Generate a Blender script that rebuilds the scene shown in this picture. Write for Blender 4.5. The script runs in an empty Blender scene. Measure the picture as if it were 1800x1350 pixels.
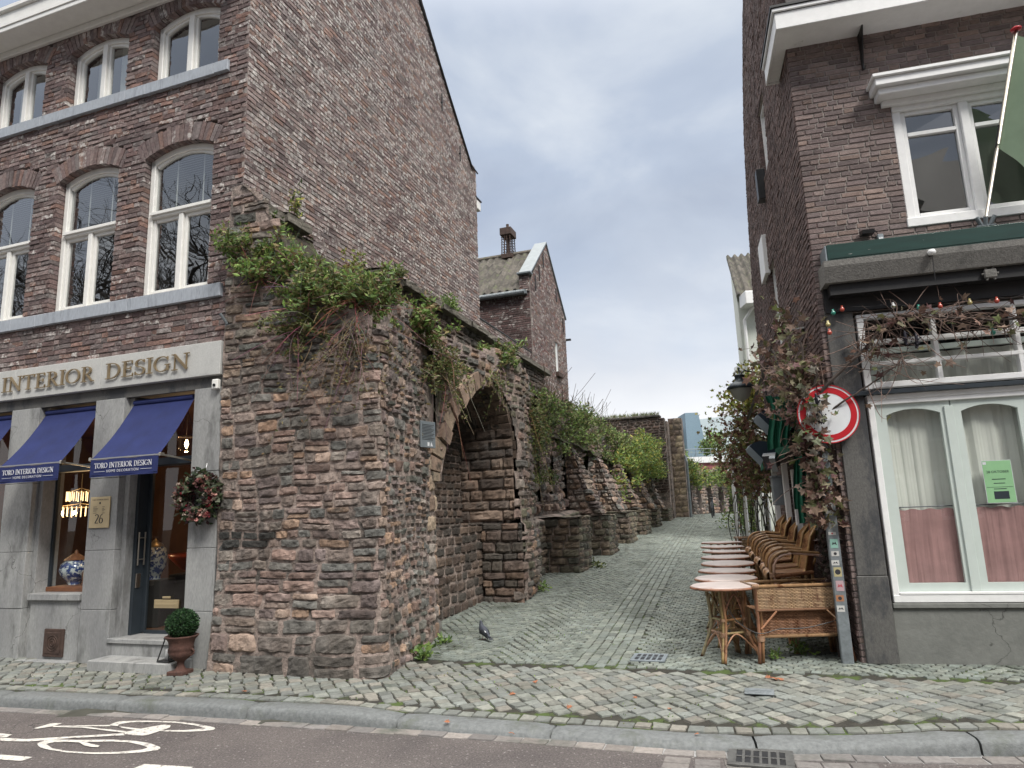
import bpy, math, random
import numpy as np
from mathutils import Vector, Matrix
R_ = math.radians
sc = bpy.context.scene
# ---------------------------------------------------------------- camera
cd = bpy.data.cameras.new('camera'); cam = bpy.data.objects.new('camera', cd)
sc.collection.objects.link(cam); sc.camera = cam
cd.sensor_width = 36; cd.lens = 24.0; cd.clip_end = 600; cd.clip_start = .05
_p, _r = R_(10.6), R_(2.12)
_F = Vector((0, math.cos(_p), math.sin(_p))); _r0 = Vector((1, 0, 0)); _u0 = Vector((0, -math.sin(_p), math.cos(_p)))
_X = _r0 * math.cos(_r) - _u0 * math.sin(_r); _Y = _u0 * math.cos(_r) + _r0 * math.sin(_r)
cam.matrix_world = Matrix(((_X.x, _Y.x, -_F.x, 0), (_X.y, _Y.y, -_F.y, 0), (_X.z, _Y.z, -_F.z, 1.6), (0, 0, 0, 1)))
# ---------------------------------------------------------------- world: overcast Nishita sky seen through broken cloud
w = bpy.data.worlds.new('World'); sc.world = w; w.use_nodes = True
nt = w.node_tree; nt.nodes.clear(); L = nt.links.new
out = nt.nodes.new('ShaderNodeOutputWorld'); bg = nt.nodes.new('ShaderNodeBackground')
sky = nt.nodes.new('ShaderNodeTexSky'); sky.sky_type = 'NISHITA'; sky.sun_disc = False
SUN_EL, SUN_AZ = 46.0, 150.0      # azimuth clockwise from +Y: behind the camera, to the right
sky.sun_elevation = R_(SUN_EL); sky.sun_rotation = R_(SUN_AZ); sky.air_density = 1.0; sky.dust_density = 1.5
tc = nt.nodes.new('ShaderNodeTexCoord'); mp = nt.nodes.new('ShaderNodeMapping')
mp.inputs['Scale'].default_value = (1.0, 1.0, 1.9); mp.inputs['Location'].default_value = (3.1, .4, .7)
L(tc.outputs['Generated'], mp.inputs['Vector'])
def wnoise(scale, detail, dist, vec):
    n = nt.nodes.new('ShaderNodeTexNoise'); n.inputs['Scale'].default_value = scale; n.inputs['Detail'].default_value = detail
    n.inputs['Roughness'].default_value = .5; n.inputs['Distortion'].default_value = dist; L(vec, n.inputs['Vector']); return n
n1 = wnoise(1.5, 7, .5, mp.outputs[0]); n2 = wnoise(2.6, 6, .3, mp.outputs[0])
cl = nt.nodes.new('ShaderNodeValToRGB'); e = cl.color_ramp.elements
e[0].position = .36; e[0].color = (2.35, 2.68, 3.3, 1); e[1].position = .68; e[1].color = (4.1, 4.35, 4.65, 1)
e2 = cl.color_ramp.elements.new(.50); e2.color = (2.8, 3.15, 3.75, 1)
L(n2.outputs['Fac'], cl.inputs[0])
cover = nt.nodes.new('ShaderNodeValToRGB'); cover.color_ramp.elements[0].position = .28; cover.color_ramp.elements[1].position = .5
cover.color_ramp.elements[0].color = (.75, .75, .75, 1)
L(n1.outputs['Fac'], cover.inputs[0])
# cloud deck is thinner and whiter towards the horizon
sx = nt.nodes.new('ShaderNodeSeparateXYZ'); L(tc.outputs['Generated'], sx.inputs[0])
hz = nt.nodes.new('ShaderNodeMapRange'); hz.inputs[1].default_value = .0; hz.inputs[2].default_value = .40; hz.inputs[3].default_value = 1; hz.inputs[4].default_value = 0
hz.interpolation_type = 'SMOOTHSTEP'; L(sx.outputs['Z'], hz.inputs[0])
hm = nt.nodes.new('ShaderNodeMath'); hm.operation = 'MULTIPLY'; L(hz.outputs[0], hm.inputs[0]); L(n1.outputs['Fac'], hm.inputs[1])
hm2 = nt.nodes.new('ShaderNodeMath'); hm2.operation = 'MULTIPLY'; hm2.inputs[1].default_value = 2.0; L(hm.outputs[0], hm2.inputs[0]); hm2.use_clamp = True
mxh = nt.nodes.new('ShaderNodeMix'); mxh.data_type = 'RGBA'; L(hm2.outputs[0], mxh.inputs['Factor']); L(cl.outputs[0], mxh.inputs['A']); mxh.inputs['B'].default_value = (5.2, 5.25, 5.35, 1)
mx = nt.nodes.new('ShaderNodeMix'); mx.data_type = 'RGBA'; L(cover.outputs[0], mx.inputs['Factor']); L(sky.outputs[0], mx.inputs['A']); L(mxh.outputs['Result'], mx.inputs['B'])
zg = nt.nodes.new('ShaderNodeMapRange'); zg.interpolation_type = 'SMOOTHSTEP'; zg.inputs[1].default_value = .60; zg.inputs[2].default_value = .92; zg.inputs[3].default_value = 0; zg.inputs[4].default_value = 1; L(sx.outputs['Z'], zg.inputs[0])   # overcast sky is brightest overhead; boosted above the view to light the scene
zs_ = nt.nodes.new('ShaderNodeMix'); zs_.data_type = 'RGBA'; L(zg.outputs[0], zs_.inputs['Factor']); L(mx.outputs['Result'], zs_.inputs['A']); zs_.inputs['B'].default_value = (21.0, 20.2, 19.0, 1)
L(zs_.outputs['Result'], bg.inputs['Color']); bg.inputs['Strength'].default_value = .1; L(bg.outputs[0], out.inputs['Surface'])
# ---------------------------------------------------------------- sun (veiled)
sl = bpy.data.lights.new('sun', 'SUN'); so = bpy.data.objects.new('sun', sl); sc.collection.objects.link(so)
sl.energy = 1.5; sl.angle = R_(14); sl.color = (1, .96, .9)
_sd = Vector((math.sin(R_(SUN_AZ)) * math.cos(R_(SUN_EL)), math.cos(R_(SUN_AZ)) * math.cos(R_(SUN_EL)), math.sin(R_(SUN_EL))))
so.rotation_euler = (-_sd).to_track_quat('-Z', 'Y').to_euler()
sc.view_settings.view_transform = 'Standard'; sc.view_settings.look = 'None'; sc.view_settings.gamma = 1; sc.view_settings.exposure = 1.0
sc.cycles.max_bounces = 6; sc.cycles.diffuse_bounces = 3; sc.cycles.transparent_max_bounces = 12
rng = np.random.default_rng(7); rnd = random.Random(5)
# ---------------------------------------------------------------- helpers
def h3(i, j, k, s=0):
    x = (i * 374761393 + j * 668265263 + k * 2147483647 + s * 1274126177) & 0xffffffff
    x = ((x ^ (x >> 13)) * 1274126177) & 0xffffffff
    return ((x ^ (x >> 16)) & 0xffff) / 65535.0
def vn(x, y, z=None, s=0):
    x = np.asarray(x, float); y = np.asarray(y, float); z = np.zeros_like(x) if z is None else np.asarray(z, float)
    i, j, k = np.floor(x).astype(np.int64), np.floor(y).astype(np.int64), np.floor(z).astype(np.int64)
    f, g_, h = x - i, y - j, z - k
    f, g_, h = f*f*(3-2*f), g_*g_*(3-2*g_), h*h*(3-2*h)
    r = 0
    for a in (0, 1):
        for b in (0, 1):
            for c in (0, 1):
                r = r + h3(i+a, j+b, k+c, s) * (f if a else 1-f) * (g_ if b else 1-g_) * (h if c else 1-h)
    return r * 2 - 1
def fbm(x, y, z=None, s=0, o=3):
    z = np.zeros_like(np.asarray(x, float)) if z is None else z
    return sum(vn(x*2**q, y*2**q, z*2**q, s+q) / 2**q for q in range(o)) / 1.6
class MB:
    def __init__(s): s.V = []; s.F = []; s.C = []; s.n = 0
    def add(s, v, f, col=(1, 1, 1, 1), m=0):
        v = np.asarray(v, float).reshape(-1, 3); s.V.append(v)
        col = np.asarray(col, float)
        if col.ndim == 1: col = np.tile(col if len(col) == 4 else [*col, 1], (len(v), 1))
        s.C.append(col)
        if isinstance(f, np.ndarray): s.F.append((f + s.n, m))
        else:
            d = {}
            for q in f: d.setdefault(len(q), []).append(q)
            for q in d.values(): s.F.append((np.array(q) + s.n, m))
        s.n += len(v)
    def box(s, x0, x1, y0, y1, z0, z1, m=0, col=(1, 1, 1, 1), bev=0):
        if bev <= 0:
            v = [(x, y, z) for z in (z0, z1) for y in (y0, y1) for x in (x0, x1)]
            s.add(v, [(0, 2, 3, 1), (4, 5, 7, 6), (0, 1, 5, 4), (2, 6, 7, 3), (0, 4, 6, 2), (1, 3, 7, 5)], col, m); return
        lo = np.array([x0, y0, z0], float); hi = np.array([x1, y1, z1], float); c = (lo+hi)/2; h = (hi-lo)/2; b = min(bev, h.min()*.9)
        v = []; idx = {}
        for sg in [(x, y, z) for z in (-1, 1) for y in (-1, 1) for x in (-1, 1)]:
            for ax in range(3):
                q = [c[k] + sg[k]*(h[k] if k == ax else h[k]-b) for k in range(3)]; idx[(sg, ax)] = len(v); v.append(q)
        F = []
        for ax in range(3):
            o1, o2 = [k for k in range(3) if k != ax]
            for sx_ in (-1, 1):
                q = []
                for a_, b_ in ((-1, -1), (1, -1), (1, 1), (-1, 1)):
                    t = [0, 0, 0]; t[ax] = sx_; t[o1] = a_; t[o2] = b_; q.append(idx[(tuple(t), ax)])
                F.append(q)
            for a_ in (-1, 1):
                for b_ in (-1, 1):
                    t0 = [0, 0, 0]; t0[ax] = -1; t0[o1] = a_; t0[o2] = b_; t1 = list(t0); t1[ax] = 1
                    F.append([idx[(tuple(t0), o1)], idx[(tuple(t1), o1)], idx[(tuple(t1), o2)], idx[(tuple(t0), o2)]])
        for sg in {k[0] for k in idx}: F.append([idx[(sg, 0)], idx[(sg, 1)], idx[(sg, 2)]])
        s.add(v, F, col, m)
    def quad(s, a, b, c, d, m=0, col=(1, 1, 1, 1)): s.add([a, b, c, d], [(0, 1, 2, 3)], col, m)
    def prism(s, poly, ax, d0, d1, m=0, col=(1, 1, 1, 1)):
        """poly 2D in the two axes other than ax, extruded d0..d1 along ax (0,1,2)"""
        n = len(poly); v = []
        for d in (d0, d1):
            for p in poly: q = list(p); q.insert(ax, d); v.append(q)
        s.add(v, [tuple(range(n)), tuple(range(n, 2*n))] + [(i, (i+1) % n, n+(i+1) % n, n+i) for i in range(n)], col, m)
    def tube(s, pts, r, n=8, m=0, col=(1, 1, 1, 1), cap=True):
        pts = np.asarray(pts, float); k = len(pts); r = np.broadcast_to(np.asarray(r, float), (k,))
        t = np.gradient(pts, axis=0); t /= np.linalg.norm(t, axis=1)[:, None] + 1e-9
        ref = np.array([0, 0, 1.]) if abs(t[0][2]) < .9 else np.array([1., 0, 0]); V = []
        for i in range(k):
            a = np.cross(t[i], ref); a /= np.linalg.norm(a) + 1e-9; b = np.cross(t[i], a); ref = -np.cross(t[i], a) if False else ref
            for j in range(n):
                q = 2*math.pi*j/n; V.append(pts[i] + r[i]*(a*math.cos(q) + b*math.sin(q)))
        F = [(i*n+j, i*n+(j+1) % n, (i+1)*n+(j+1) % n, (i+1)*n+j) for i in range(k-1) for j in range(n)]
        if cap: F += [tuple(range(n)), tuple(range((k-1)*n, k*n))]
        s.add(V, F, col, m)
    def lathe(s, prof, c=(0, 0, 0), n=24, m=0, col=(1, 1, 1, 1), sq=None):
        V = []
        for r, z in prof:
            for j in range(n):
                q = 2*math.pi*j/n; V.append((c[0]+r*math.cos(q), c[1]+r*math.sin(q), c[2]+z))
        k = len(prof)
        s.add(V, [(i*n+j, i*n+(j+1) % n, (i+1)*n+(j+1) % n, (i+1)*n+j) for i in range(k-1) for j in range(n)] + [tuple(range(n)), tuple(range((k-1)*n, k*n))], col, m)
    def grid(s, fn, U, W, m=0, col=(1, 1, 1, 1), mask=None):
        """fn(u,w arrays)->(...,3)"""
        uu, ww = np.meshgrid(U, W); P = fn(uu, ww).reshape(-1, 3); nu, nw = len(U), len(W)
        i, j = np.meshgrid(np.arange(nu-1), np.arange(nw-1)); a = (j*nu+i).ravel()
        F = np.stack([a, a+1, a+nu+1, a+nu], 1)
        if mask is not None:
            cu, cw = np.meshgrid((U[:-1]+U[1:])/2, (W[:-1]+W[1:])/2); F = F[mask(cu, cw).ravel()]
        s.add(P, F, col, m)
    def build(s, name, mats, parent=None, smooth=False, loc=None, rotz=0, xf=None):
        me = bpy.data.meshes.new(name); V = np.concatenate(s.V); me.vertices.add(len(V))
        me.vertices.foreach_set('co', V.ravel())
        ls = []; cnt = []; mi = []
        for f, m in s.F: ls.append(f.ravel()); cnt.append(np.full(len(f), f.shape[1])); mi.append(np.full(len(f), m))
        ls = np.concatenate(ls); cnt = np.concatenate(cnt); mi = np.concatenate(mi)
        me.loops.add(len(ls)); me.polygons.add(len(cnt))
        me.loops.foreach_set('vertex_index', ls.astype(np.int32))
        me.polygons.foreach_set('loop_start', (np.cumsum(cnt)-cnt).astype(np.int32)); me.polygons.foreach_set('loop_total', cnt.astype(np.int32))
        if not isinstance(mats, (list, tuple)): mats = [mats]
        for q in mats: me.materials.append(q)
        me.polygons.foreach_set('material_index', mi.astype(np.int32))
        me.update(calc_edges=True); me.validate()
        at = me.color_attributes.new('Col', 'FLOAT_COLOR', 'POINT'); C = np.concatenate(s.C)
        if len(at.data) == len(C): at.data.foreach_set('color', C.ravel())
        me.polygons.foreach_set('use_smooth', np.full(len(me.polygons), bool(smooth)))
        o = bpy.data.objects.new(name, me); sc.collection.objects.link(o)
        if parent is not None: o.parent = parent
        if loc is not None: o.location = loc; o.rotation_euler = (0, 0, rotz)
        return o
def thing(name, label, cat, loc=(0, 0, 0), rotz=0, group=None):
    o = bpy.data.objects.new(name, None); sc.collection.objects.link(o); o.location = loc; o.rotation_euler = (0, 0, rotz)
    o.empty_display_size = .2; o['label'] = label; o['category'] = cat
    if group: o['group'] = group
    return o
def tag(o, label, cat, group=None):
    o['label'] = label; o['category'] = cat
    if group: o['group'] = group
    return o
def kind(o, k, label=None, cat=None):
    o['kind'] = k
    if label: o['label'] = label; o['category'] = cat
    return o
def dup(root, loc=None, rotz=None, label=None):
    r = root.copy(); sc.collection.objects.link(r)
    if loc is not None: r.location = loc
    if rotz is not None: r.rotation_euler = (0, 0, rotz)
    if label: r['label'] = label
    for ch in list(root.children):
        c = ch.copy(); sc.collection.objects.link(c); c.parent = r
        for g_ in list(ch.children):
            d = g_.copy(); sc.collection.objects.link(d); d.parent = c
    return r
def text(name, s, size, mat, parent, loc, rot, ext=.002, align='CENTER', font_shear=0, sx_=1.0, space=1.0):
    cu = bpy.data.curves.new(name, 'FONT'); cu.body = s; cu.size = size; cu.extrude = ext; cu.align_x = align; cu.shear = font_shear; cu.space_character = space
    cu.materials.append(mat); cu.resolution_u = 3
    o = bpy.data.objects.new(name, cu); sc.collection.objects.link(o); me = bpy.data.meshes.new_from_object(o.evaluated_get(bpy.context.evaluated_depsgraph_get())); bpy.data.objects.remove(o)
    o = bpy.data.objects.new(name, me); sc.collection.objects.link(o); o.parent = parent; o.location = loc; o.rotation_euler = rot; o.scale = (sx_, 1, 1)
    return o
# ---------------------------------------------------------------- materials
def mat(name, base=(.5, .5, .5), rough=.8, vc=False, var=.25, scale=6., bump=0., bscale=40., metal=0., spots=None, sscale=3., slo=.55, shi=.7, spec=.5,
        trans=0., patch=None, emit=None, coat=0., detail=8, stretch=(1, 1, 1), tint=None, tscale=1.2):
    m = bpy.data.materials.new(name); m.use_nodes = True; t = m.node_tree; N = t.nodes; K = t.links.new
    b = N['Principled BSDF']; b.inputs['Roughness'].default_value = rough; b.inputs['Metallic'].default_value = metal
    b.inputs['Specular IOR Level'].default_value = spec; b.inputs['Coat Weight'].default_value = coat
    co = N.new('ShaderNodeTexCoord'); mp_ = N.new('ShaderNodeMapping'); mp_.inputs['Scale'].default_value = stretch; K(co.outputs['Object'], mp_.inputs[0])
    def noi(sc_, det=detail, ro=.6):
        n = N.new('ShaderNodeTexNoise'); n.inputs['Scale'].default_value = sc_; n.inputs['Detail'].default_value = det; n.inputs['Roughness'].default_value = ro; K(mp_.outputs[0], n.inputs['Vector']); return n
    if vc:
        a = N.new('ShaderNodeAttribute'); a.attribute_name = 'Col'; cin = a.outputs['Color']; ain = a.outputs['Alpha']
        mm = N.new('ShaderNodeMix'); mm.data_type = 'RGBA'; mm.blend_type = 'MULTIPLY'; mm.inputs['Factor'].default_value = 1; K(cin, mm.inputs['A']); mm.inputs['B'].default_value = (*base, 1); cin = mm.outputs['Result']
    else:
        c = N.new('ShaderNodeRGB'); c.outputs[0].default_value = (*base, 1); cin = c.outputs[0]; ain = None
    if var > 0:
        n = noi(scale); r = N.new('ShaderNodeMapRange'); r.inputs[1].default_value = .3; r.inputs[2].default_value = .7; r.inputs[3].default_value = 1-var; r.inputs[4].default_value = 1+var; K(n.outputs['Fac'], r.inputs[0])
        x = N.new('ShaderNodeVectorMath'); x.operation = 'SCALE'; K(cin, x.inputs[0]); K(r.outputs[0], x.inputs['Scale']); cin = x.outputs[0]
    if tint:
        n = noi(tscale, 4); r = N.new('ShaderNodeMapRange'); r.inputs[1].default_value = .42; r.inputs[2].default_value = .62; K(n.outputs['Fac'], r.inputs[0])
        x = N.new('ShaderNodeMix'); x.data_type = 'RGBA'; x.blend_type = 'MULTIPLY'; K(r.outputs[0], x.inputs['Factor']); K(cin, x.inputs['A']); x.inputs['B'].default_value = (*tint, 1); cin = x.outputs['Result']
    if spots:
        n = noi(sscale, 6, .7); r = N.new('ShaderNodeMapRange'); r.inputs[1].default_value = slo; r.inputs[2].default_value = shi; r.interpolation_type = 'SMOOTHSTEP'; K(n.outputs['Fac'], r.inputs[0]); f = r.outputs[0]
        if patch:
            q = N.new('ShaderNodeMath'); q.operation = 'MULTIPLY'; K(f, q.inputs[0]); K(ain, q.inputs[1]); f = q.outputs[0]
        x = N.new('ShaderNodeMix'); x.data_type = 'RGBA'; K(f, x.inputs['Factor']); K(cin, x.inputs['A']); x.inputs['B'].default_value = (*spots, 1); cin = x.outputs['Result']
    K(cin, b.inputs['Base Color'])
    if bump > 0:
        n = noi(bscale, 8, .65); bp = N.new('ShaderNodeBump'); bp.inputs['Strength'].default_value = min(1, bump); bp.inputs['Distance'].default_value = .02*max(1, bump); K(n.outputs['Fac'], bp.inputs['Height']); K(bp.outputs[0], b.inputs['Normal'])
    if trans > 0:
        tr = N.new('ShaderNodeBsdfTranslucent'); K(cin, tr.inputs['Color']); ms = N.new('ShaderNodeMixShader'); ms.inputs[0].default_value = trans
        K(b.outputs[0], ms.inputs[1]); K(tr.outputs[0], ms.inputs[2]); K(ms.outputs[0], N['Material Output'].inputs[0])
    if emit: b.inputs['Emission Color'].default_value = (*emit[0], 1); b.inputs['Emission Strength'].default_value = emit[1]
    return m
def glass(name, tint=(.9, .95, .95), ior=1.5, rip=.0, refl=1.0):
    m = bpy.data.materials.new(name); m.use_nodes = True; t = m.node_tree; N = t.nodes; K = t.links.new; N.clear()
    o = N.new('ShaderNodeOutputMaterial'); tr = N.new('ShaderNodeBsdfTransparent'); tr.inputs[0].default_value = (*tint, 1)
    g_ = N.new('ShaderNodeBsdfGlossy'); g_.inputs['Roughness'].default_value = .01; g_.inputs['Color'].default_value = (1, 1, 1, 1)
    fr = N.new('ShaderNodeFresnel'); ge = N.new('ShaderNodeNewGeometry'); io = N.new('ShaderNodeMapRange'); io.inputs[3].default_value = ior; io.inputs[4].default_value = 1/ior; K(ge.outputs['Backfacing'], io.inputs[0]); K(io.outputs[0], fr.inputs[0]);   # thin pane: same reflectance from both sides
    mul = N.new('ShaderNodeMath'); mul.operation = 'MULTIPLY'; mul.inputs[1].default_value = refl; mul.use_clamp = True
    K(fr.outputs[0], mul.inputs[0]); ms = N.new('ShaderNodeMixShader'); K(mul.outputs[0], ms.inputs[0]); K(tr.outputs[0], ms.inputs[1]); K(g_.outputs[0], ms.inputs[2]); K(ms.outputs[0], o.inputs[0])
    if rip:
        co = N.new('ShaderNodeTexCoord'); n = N.new('ShaderNodeTexNoise'); n.inputs['Scale'].default_value = 1.6; n.inputs['Detail'].default_value = 1; K(co.outputs['Object'], n.inputs[0])
        bp = N.new('ShaderNodeBump'); bp.inputs['Strength'].default_value = rip; bp.inputs['Distance'].default_value = .05; K(n.outputs['Fac'], bp.inputs['Height']); K(bp.outputs[0], g_.inputs['Normal']); K(bp.outputs[0], fr.inputs['Normal'])
    return m
M = {}
M['brick_old'] = mat('old_brick', (1, 1, 1), .92, vc=True, var=.32, scale=22, bump=.9, bscale=55, spots=(.55, .52, .49), sscale=13, slo=.46, shi=.60, patch=True, tint=(.78, .74, .76), tscale=.9)
M['brick_new'] = mat('plain_brick', (1, 1, 1), .9, vc=True, var=.22, scale=26, bump=.5, bscale=70, tint=(.82, .78, .78), tscale=.8)
M['mortar'] = mat('lime_mortar', (.19, .17, .16), .95, var=.4, scale=9, bump=.8, bscale=60)
M['mortar_pale'] = mat('pale_mortar', (.28, .25, .23), .95, var=.3, scale=9, bump=.6, bscale=60)
M['rubble'] = mat('weathered_sandstone', (1, 1, 1), .93, vc=True, var=.5, scale=7, bump=1., bscale=24, spots=(.07, .064, .058), sscale=1.6, slo=.54, shi=.74, tint=(.74, .69, .66), tscale=1.0)
M['rubble_mortar'] = mat('crumbling_pink_mortar', (.30, .24, .21), .97, var=.45, scale=14, bump=1.5, bscale=22, spots=(.10, .088, .078), sscale=2.6, slo=.46, shi=.62)
M['moss_stone'] = mat('mossy_stone', (1, 1, 1), .95, vc=True, var=.45, scale=9, bump=1., bscale=26, spots=(.035, .045, .018), sscale=1.9, slo=.46, shi=.62)
M['earth'] = mat('dark_earth', (.045, .036, .026), 1., var=.5, scale=9, bump=1.5, bscale=20, spots=(.05, .065, .02), sscale=4, slo=.5, shi=.6)
M['tan_stone'] = mat('tan_marl_stone', (1, 1, 1), .92, vc=True, var=.3, scale=9, bump=1., bscale=30, spots=(.05, .045, .035), sscale=3.5, slo=.52, shi=.68)
M['bluestone'] = mat('grey_limestone', (.31, .315, .31), .75, var=.16, scale=60, bump=.15, bscale=90, spots=(.12, .122, .12), sscale=2.2, slo=.50, shi=.70, tint=(.72, .72, .74), tscale=1.3, stretch=(1, 1, .35))
M['bluestone_pale'] = mat('pale_limestone', (.46, .465, .45), .75, var=.10, scale=70, bump=.12, bscale=90, spots=(.33, .33, .32), sscale=1.8, slo=.5, shi=.75)
M['bluestone_dark'] = mat('dark_limestone', (.095, .093, .088), .7, var=.25, scale=70, bump=.2, bscale=90, spots=(.04, .042, .046), sscale=1.9, slo=.47, shi=.60, stretch=(1, 1, .5))
M['sill_stone'] = mat('blue_sill_stone', (.33, .36, .40), .7, var=.15, scale=20, bump=.15, spots=(.22, .24, .27), sscale=4, slo=.5, shi=.7, stretch=(3, 1, .6))
M['kerb'] = mat('kerb_stone', (.14, .15, .152), .75, var=.25, scale=30, bump=.4, bscale=50, spots=(.09, .10, .085), sscale=3, slo=.5, shi=.7)
M['white'] = mat('white_paint', (.74, .745, .74), .4, var=.05, scale=12, bump=.05, spots=(.5, .5, .47), sscale=7, slo=.62, shi=.8)
M['cream'] = mat('cream_paint', (.74, .735, .70), .4, var=.05, scale=9, bump=.05)
M['pale_green'] = mat('pale_green_paint', (.50, .56, .53), .4, var=.04, scale=8)
M['glass'] = glass('window_glass', (.85, .88, .88), 1.6, .12, 3.0)
M['glass_shop'] = glass('shop_glass', (.93, .96, .95), 1.45, .05, 1.3)
M['glass_cafe'] = glass('cafe_glass', (.99, 1., .99), 1.45, .04, 1.2)
M['glass_clear'] = glass('clear_glass', (.93, .95, .95), 1.45, .0, 1.2)
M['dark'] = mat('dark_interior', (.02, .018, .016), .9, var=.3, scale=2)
M['warm'] = mat('brown_interior', (.10, .045, .02), .8, var=.4, scale=2)
M['curtain'] = mat('net_curtain', (.52, .54, .50), .9, var=.06, scale=3)
M['blind'] = mat('slatted_blind', (.46, .47, .44), .6, var=.05)
M['pink'] = mat('pink_cloth', (.30, .175, .17), .9, var=.15, scale=5)
M['navy'] = mat('navy_canvas', (.016, .026, .115), .85, var=.18, scale=5, bump=.15, bscale=300, trans=.15)
M['gold'] = mat('aged_gold', (.33, .25, .15), .4, var=.15, metal=.75)
M['letter_white'] = mat('off_white_print', (.55, .56, .6), .8, var=.05)
M['black'] = mat('black_metal', (.012, .012, .013), .45, var=.2)
M['steel_dark'] = mat('dark_steel', (.035, .045, .055), .4, var=.15, metal=.3)
M['chrome'] = mat('brushed_steel', (.55, .52, .46), .3, var=.05, metal=1.)
M['galv'] = mat('galvanised_steel', (.20, .225, .24), .55, var=.3, scale=14, metal=.35, spots=(.12, .14, .15), sscale=9)
M['brass'] = mat('brass_plate', (.50, .40, .24), .42, var=.08, metal=.35)
M['iron'] = mat('rusty_iron', (.055, .032, .024), .75, var=.4, scale=15, bump=.3)
M['wood'] = mat('brown_wood', (.16, .065, .03), .55, var=.3, scale=10, stretch=(1, 6, 6))
M['green_paint'] = mat('chipped_green_paint', (.008, .036, .030), .35, var=.2, scale=10, spots=(.42, .42, .4), sscale=16, slo=.70, shi=.72, stretch=(.35, 1, 2.2))
M['green_cloth'] = mat('green_canvas', (.008, .095, .055), .7, var=.3, scale=4, trans=.1)
M['sage'] = mat('sage_flag_cloth', (.34, .46, .32), .8, var=.12, scale=3, trans=.45)
M['sage_dark'] = mat('dark_sage_print', (.26, .37, .27), .8, var=.08, trans=.4)
M['concrete'] = mat('rough_concrete', (.155, .15, .14), .9, var=.28, scale=40, bump=.5, bscale=60, spots=(.07, .07, .066), sscale=2.5)
M['render_grey'] = mat('grey_render', (.165, .17, .158), .85, var=.12, scale=12, bump=.35, bscale=14, spots=(.14, .145, .135), sscale=2.2, slo=.48, shi=.68)
M['terra'] = mat('rusty_terracotta', (.085, .040, .03), .85, var=.4, scale=12, bump=.4, spots=(.05, .03, .025), sscale=6)
M['leafv'] = mat('leaf', (1, 1, 1), .55, vc=True, var=.15, scale=20, trans=.28, spec=.35)
M['twig'] = mat('bare_twig', (1, 1, 1), .9, vc=True, var=.3, scale=20)
M['bark'] = mat('dark_bark', (.055, .042, .036), .95, var=.4, scale=14, bump=.8, bscale=30)
M['cane'] = mat('varnished_cane', (1, 1, 1), .42, vc=True, var=.3, scale=16, spots=(.11, .04, .015), sscale=9, slo=.52, shi=.66)
M['tabletop'] = mat('rosy_woven_tabletop', (.48, .41, .38), .36, var=.14, scale=7, spots=(.28, .14, .09), sscale=2.6, slo=.55, shi=.75)
M['red'] = mat('sign_red', (.42, .012, .02), .35, var=.05)
M['signwhite'] = mat('sign_white', (.62, .64, .66), .4, var=.06)
M['zinc'] = mat('zinc_flashing', (.20, .23, .25), .5, var=.12, metal=.3)
M['tile'] = mat('weathered_roof_tile', (1, 1, 1), .85, vc=True, var=.35, scale=9, spots=(.10, .11, .06), sscale=5, slo=.5, shi=.7)
M['stucco'] = mat('white_stucco', (.56, .585, .53), .9, var=.06, scale=3, bump=.2, bscale=20, spots=(.42, .44, .38), sscale=1., slo=.5, shi=.8)
def em(name, c, s): return mat(name, c, .5, var=0, emit=(c, s))
M['bulb'] = em('lit_bulb', (1, .78, .42), 16.)
M['crystal'] = em('lit_crystal', (1, .72, .38), 1.2)
# ---------------------------------------------------------------- frames of reference (metres)
AL = R_(19.2); PG = np.array((-3.274, 7.944, 0.)); UL = np.array((math.cos(AL), -math.sin(AL), 0)); NL = np.array((math.sin(AL), math.cos(AL), 0))
AR = R_(14.0); PRr = np.array((3.35, 7.16, 0.)); UR = np.array((math.cos(AR), -math.sin(AR), 0)); NR = np.array((math.sin(AR), math.cos(AR), 0))
def Lw(s, t, z=0.): return PG + UL*s + NL*t + np.array((0, 0, z))
def Rw(s, t, z=0.): return PRr + UR*s + NR*t + np.array((0, 0, z))
def gh(y):
    y = np.asarray(y, float)
    a = .045*np.clip(y-8.7, 0, 25.3); return a - .008*np.clip(y-34, 0, 100)
def gL(s, t): return gh(PG[1] - math.sin(AL)*np.asarray(s) + math.cos(AL)*np.asarray(t))
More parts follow.
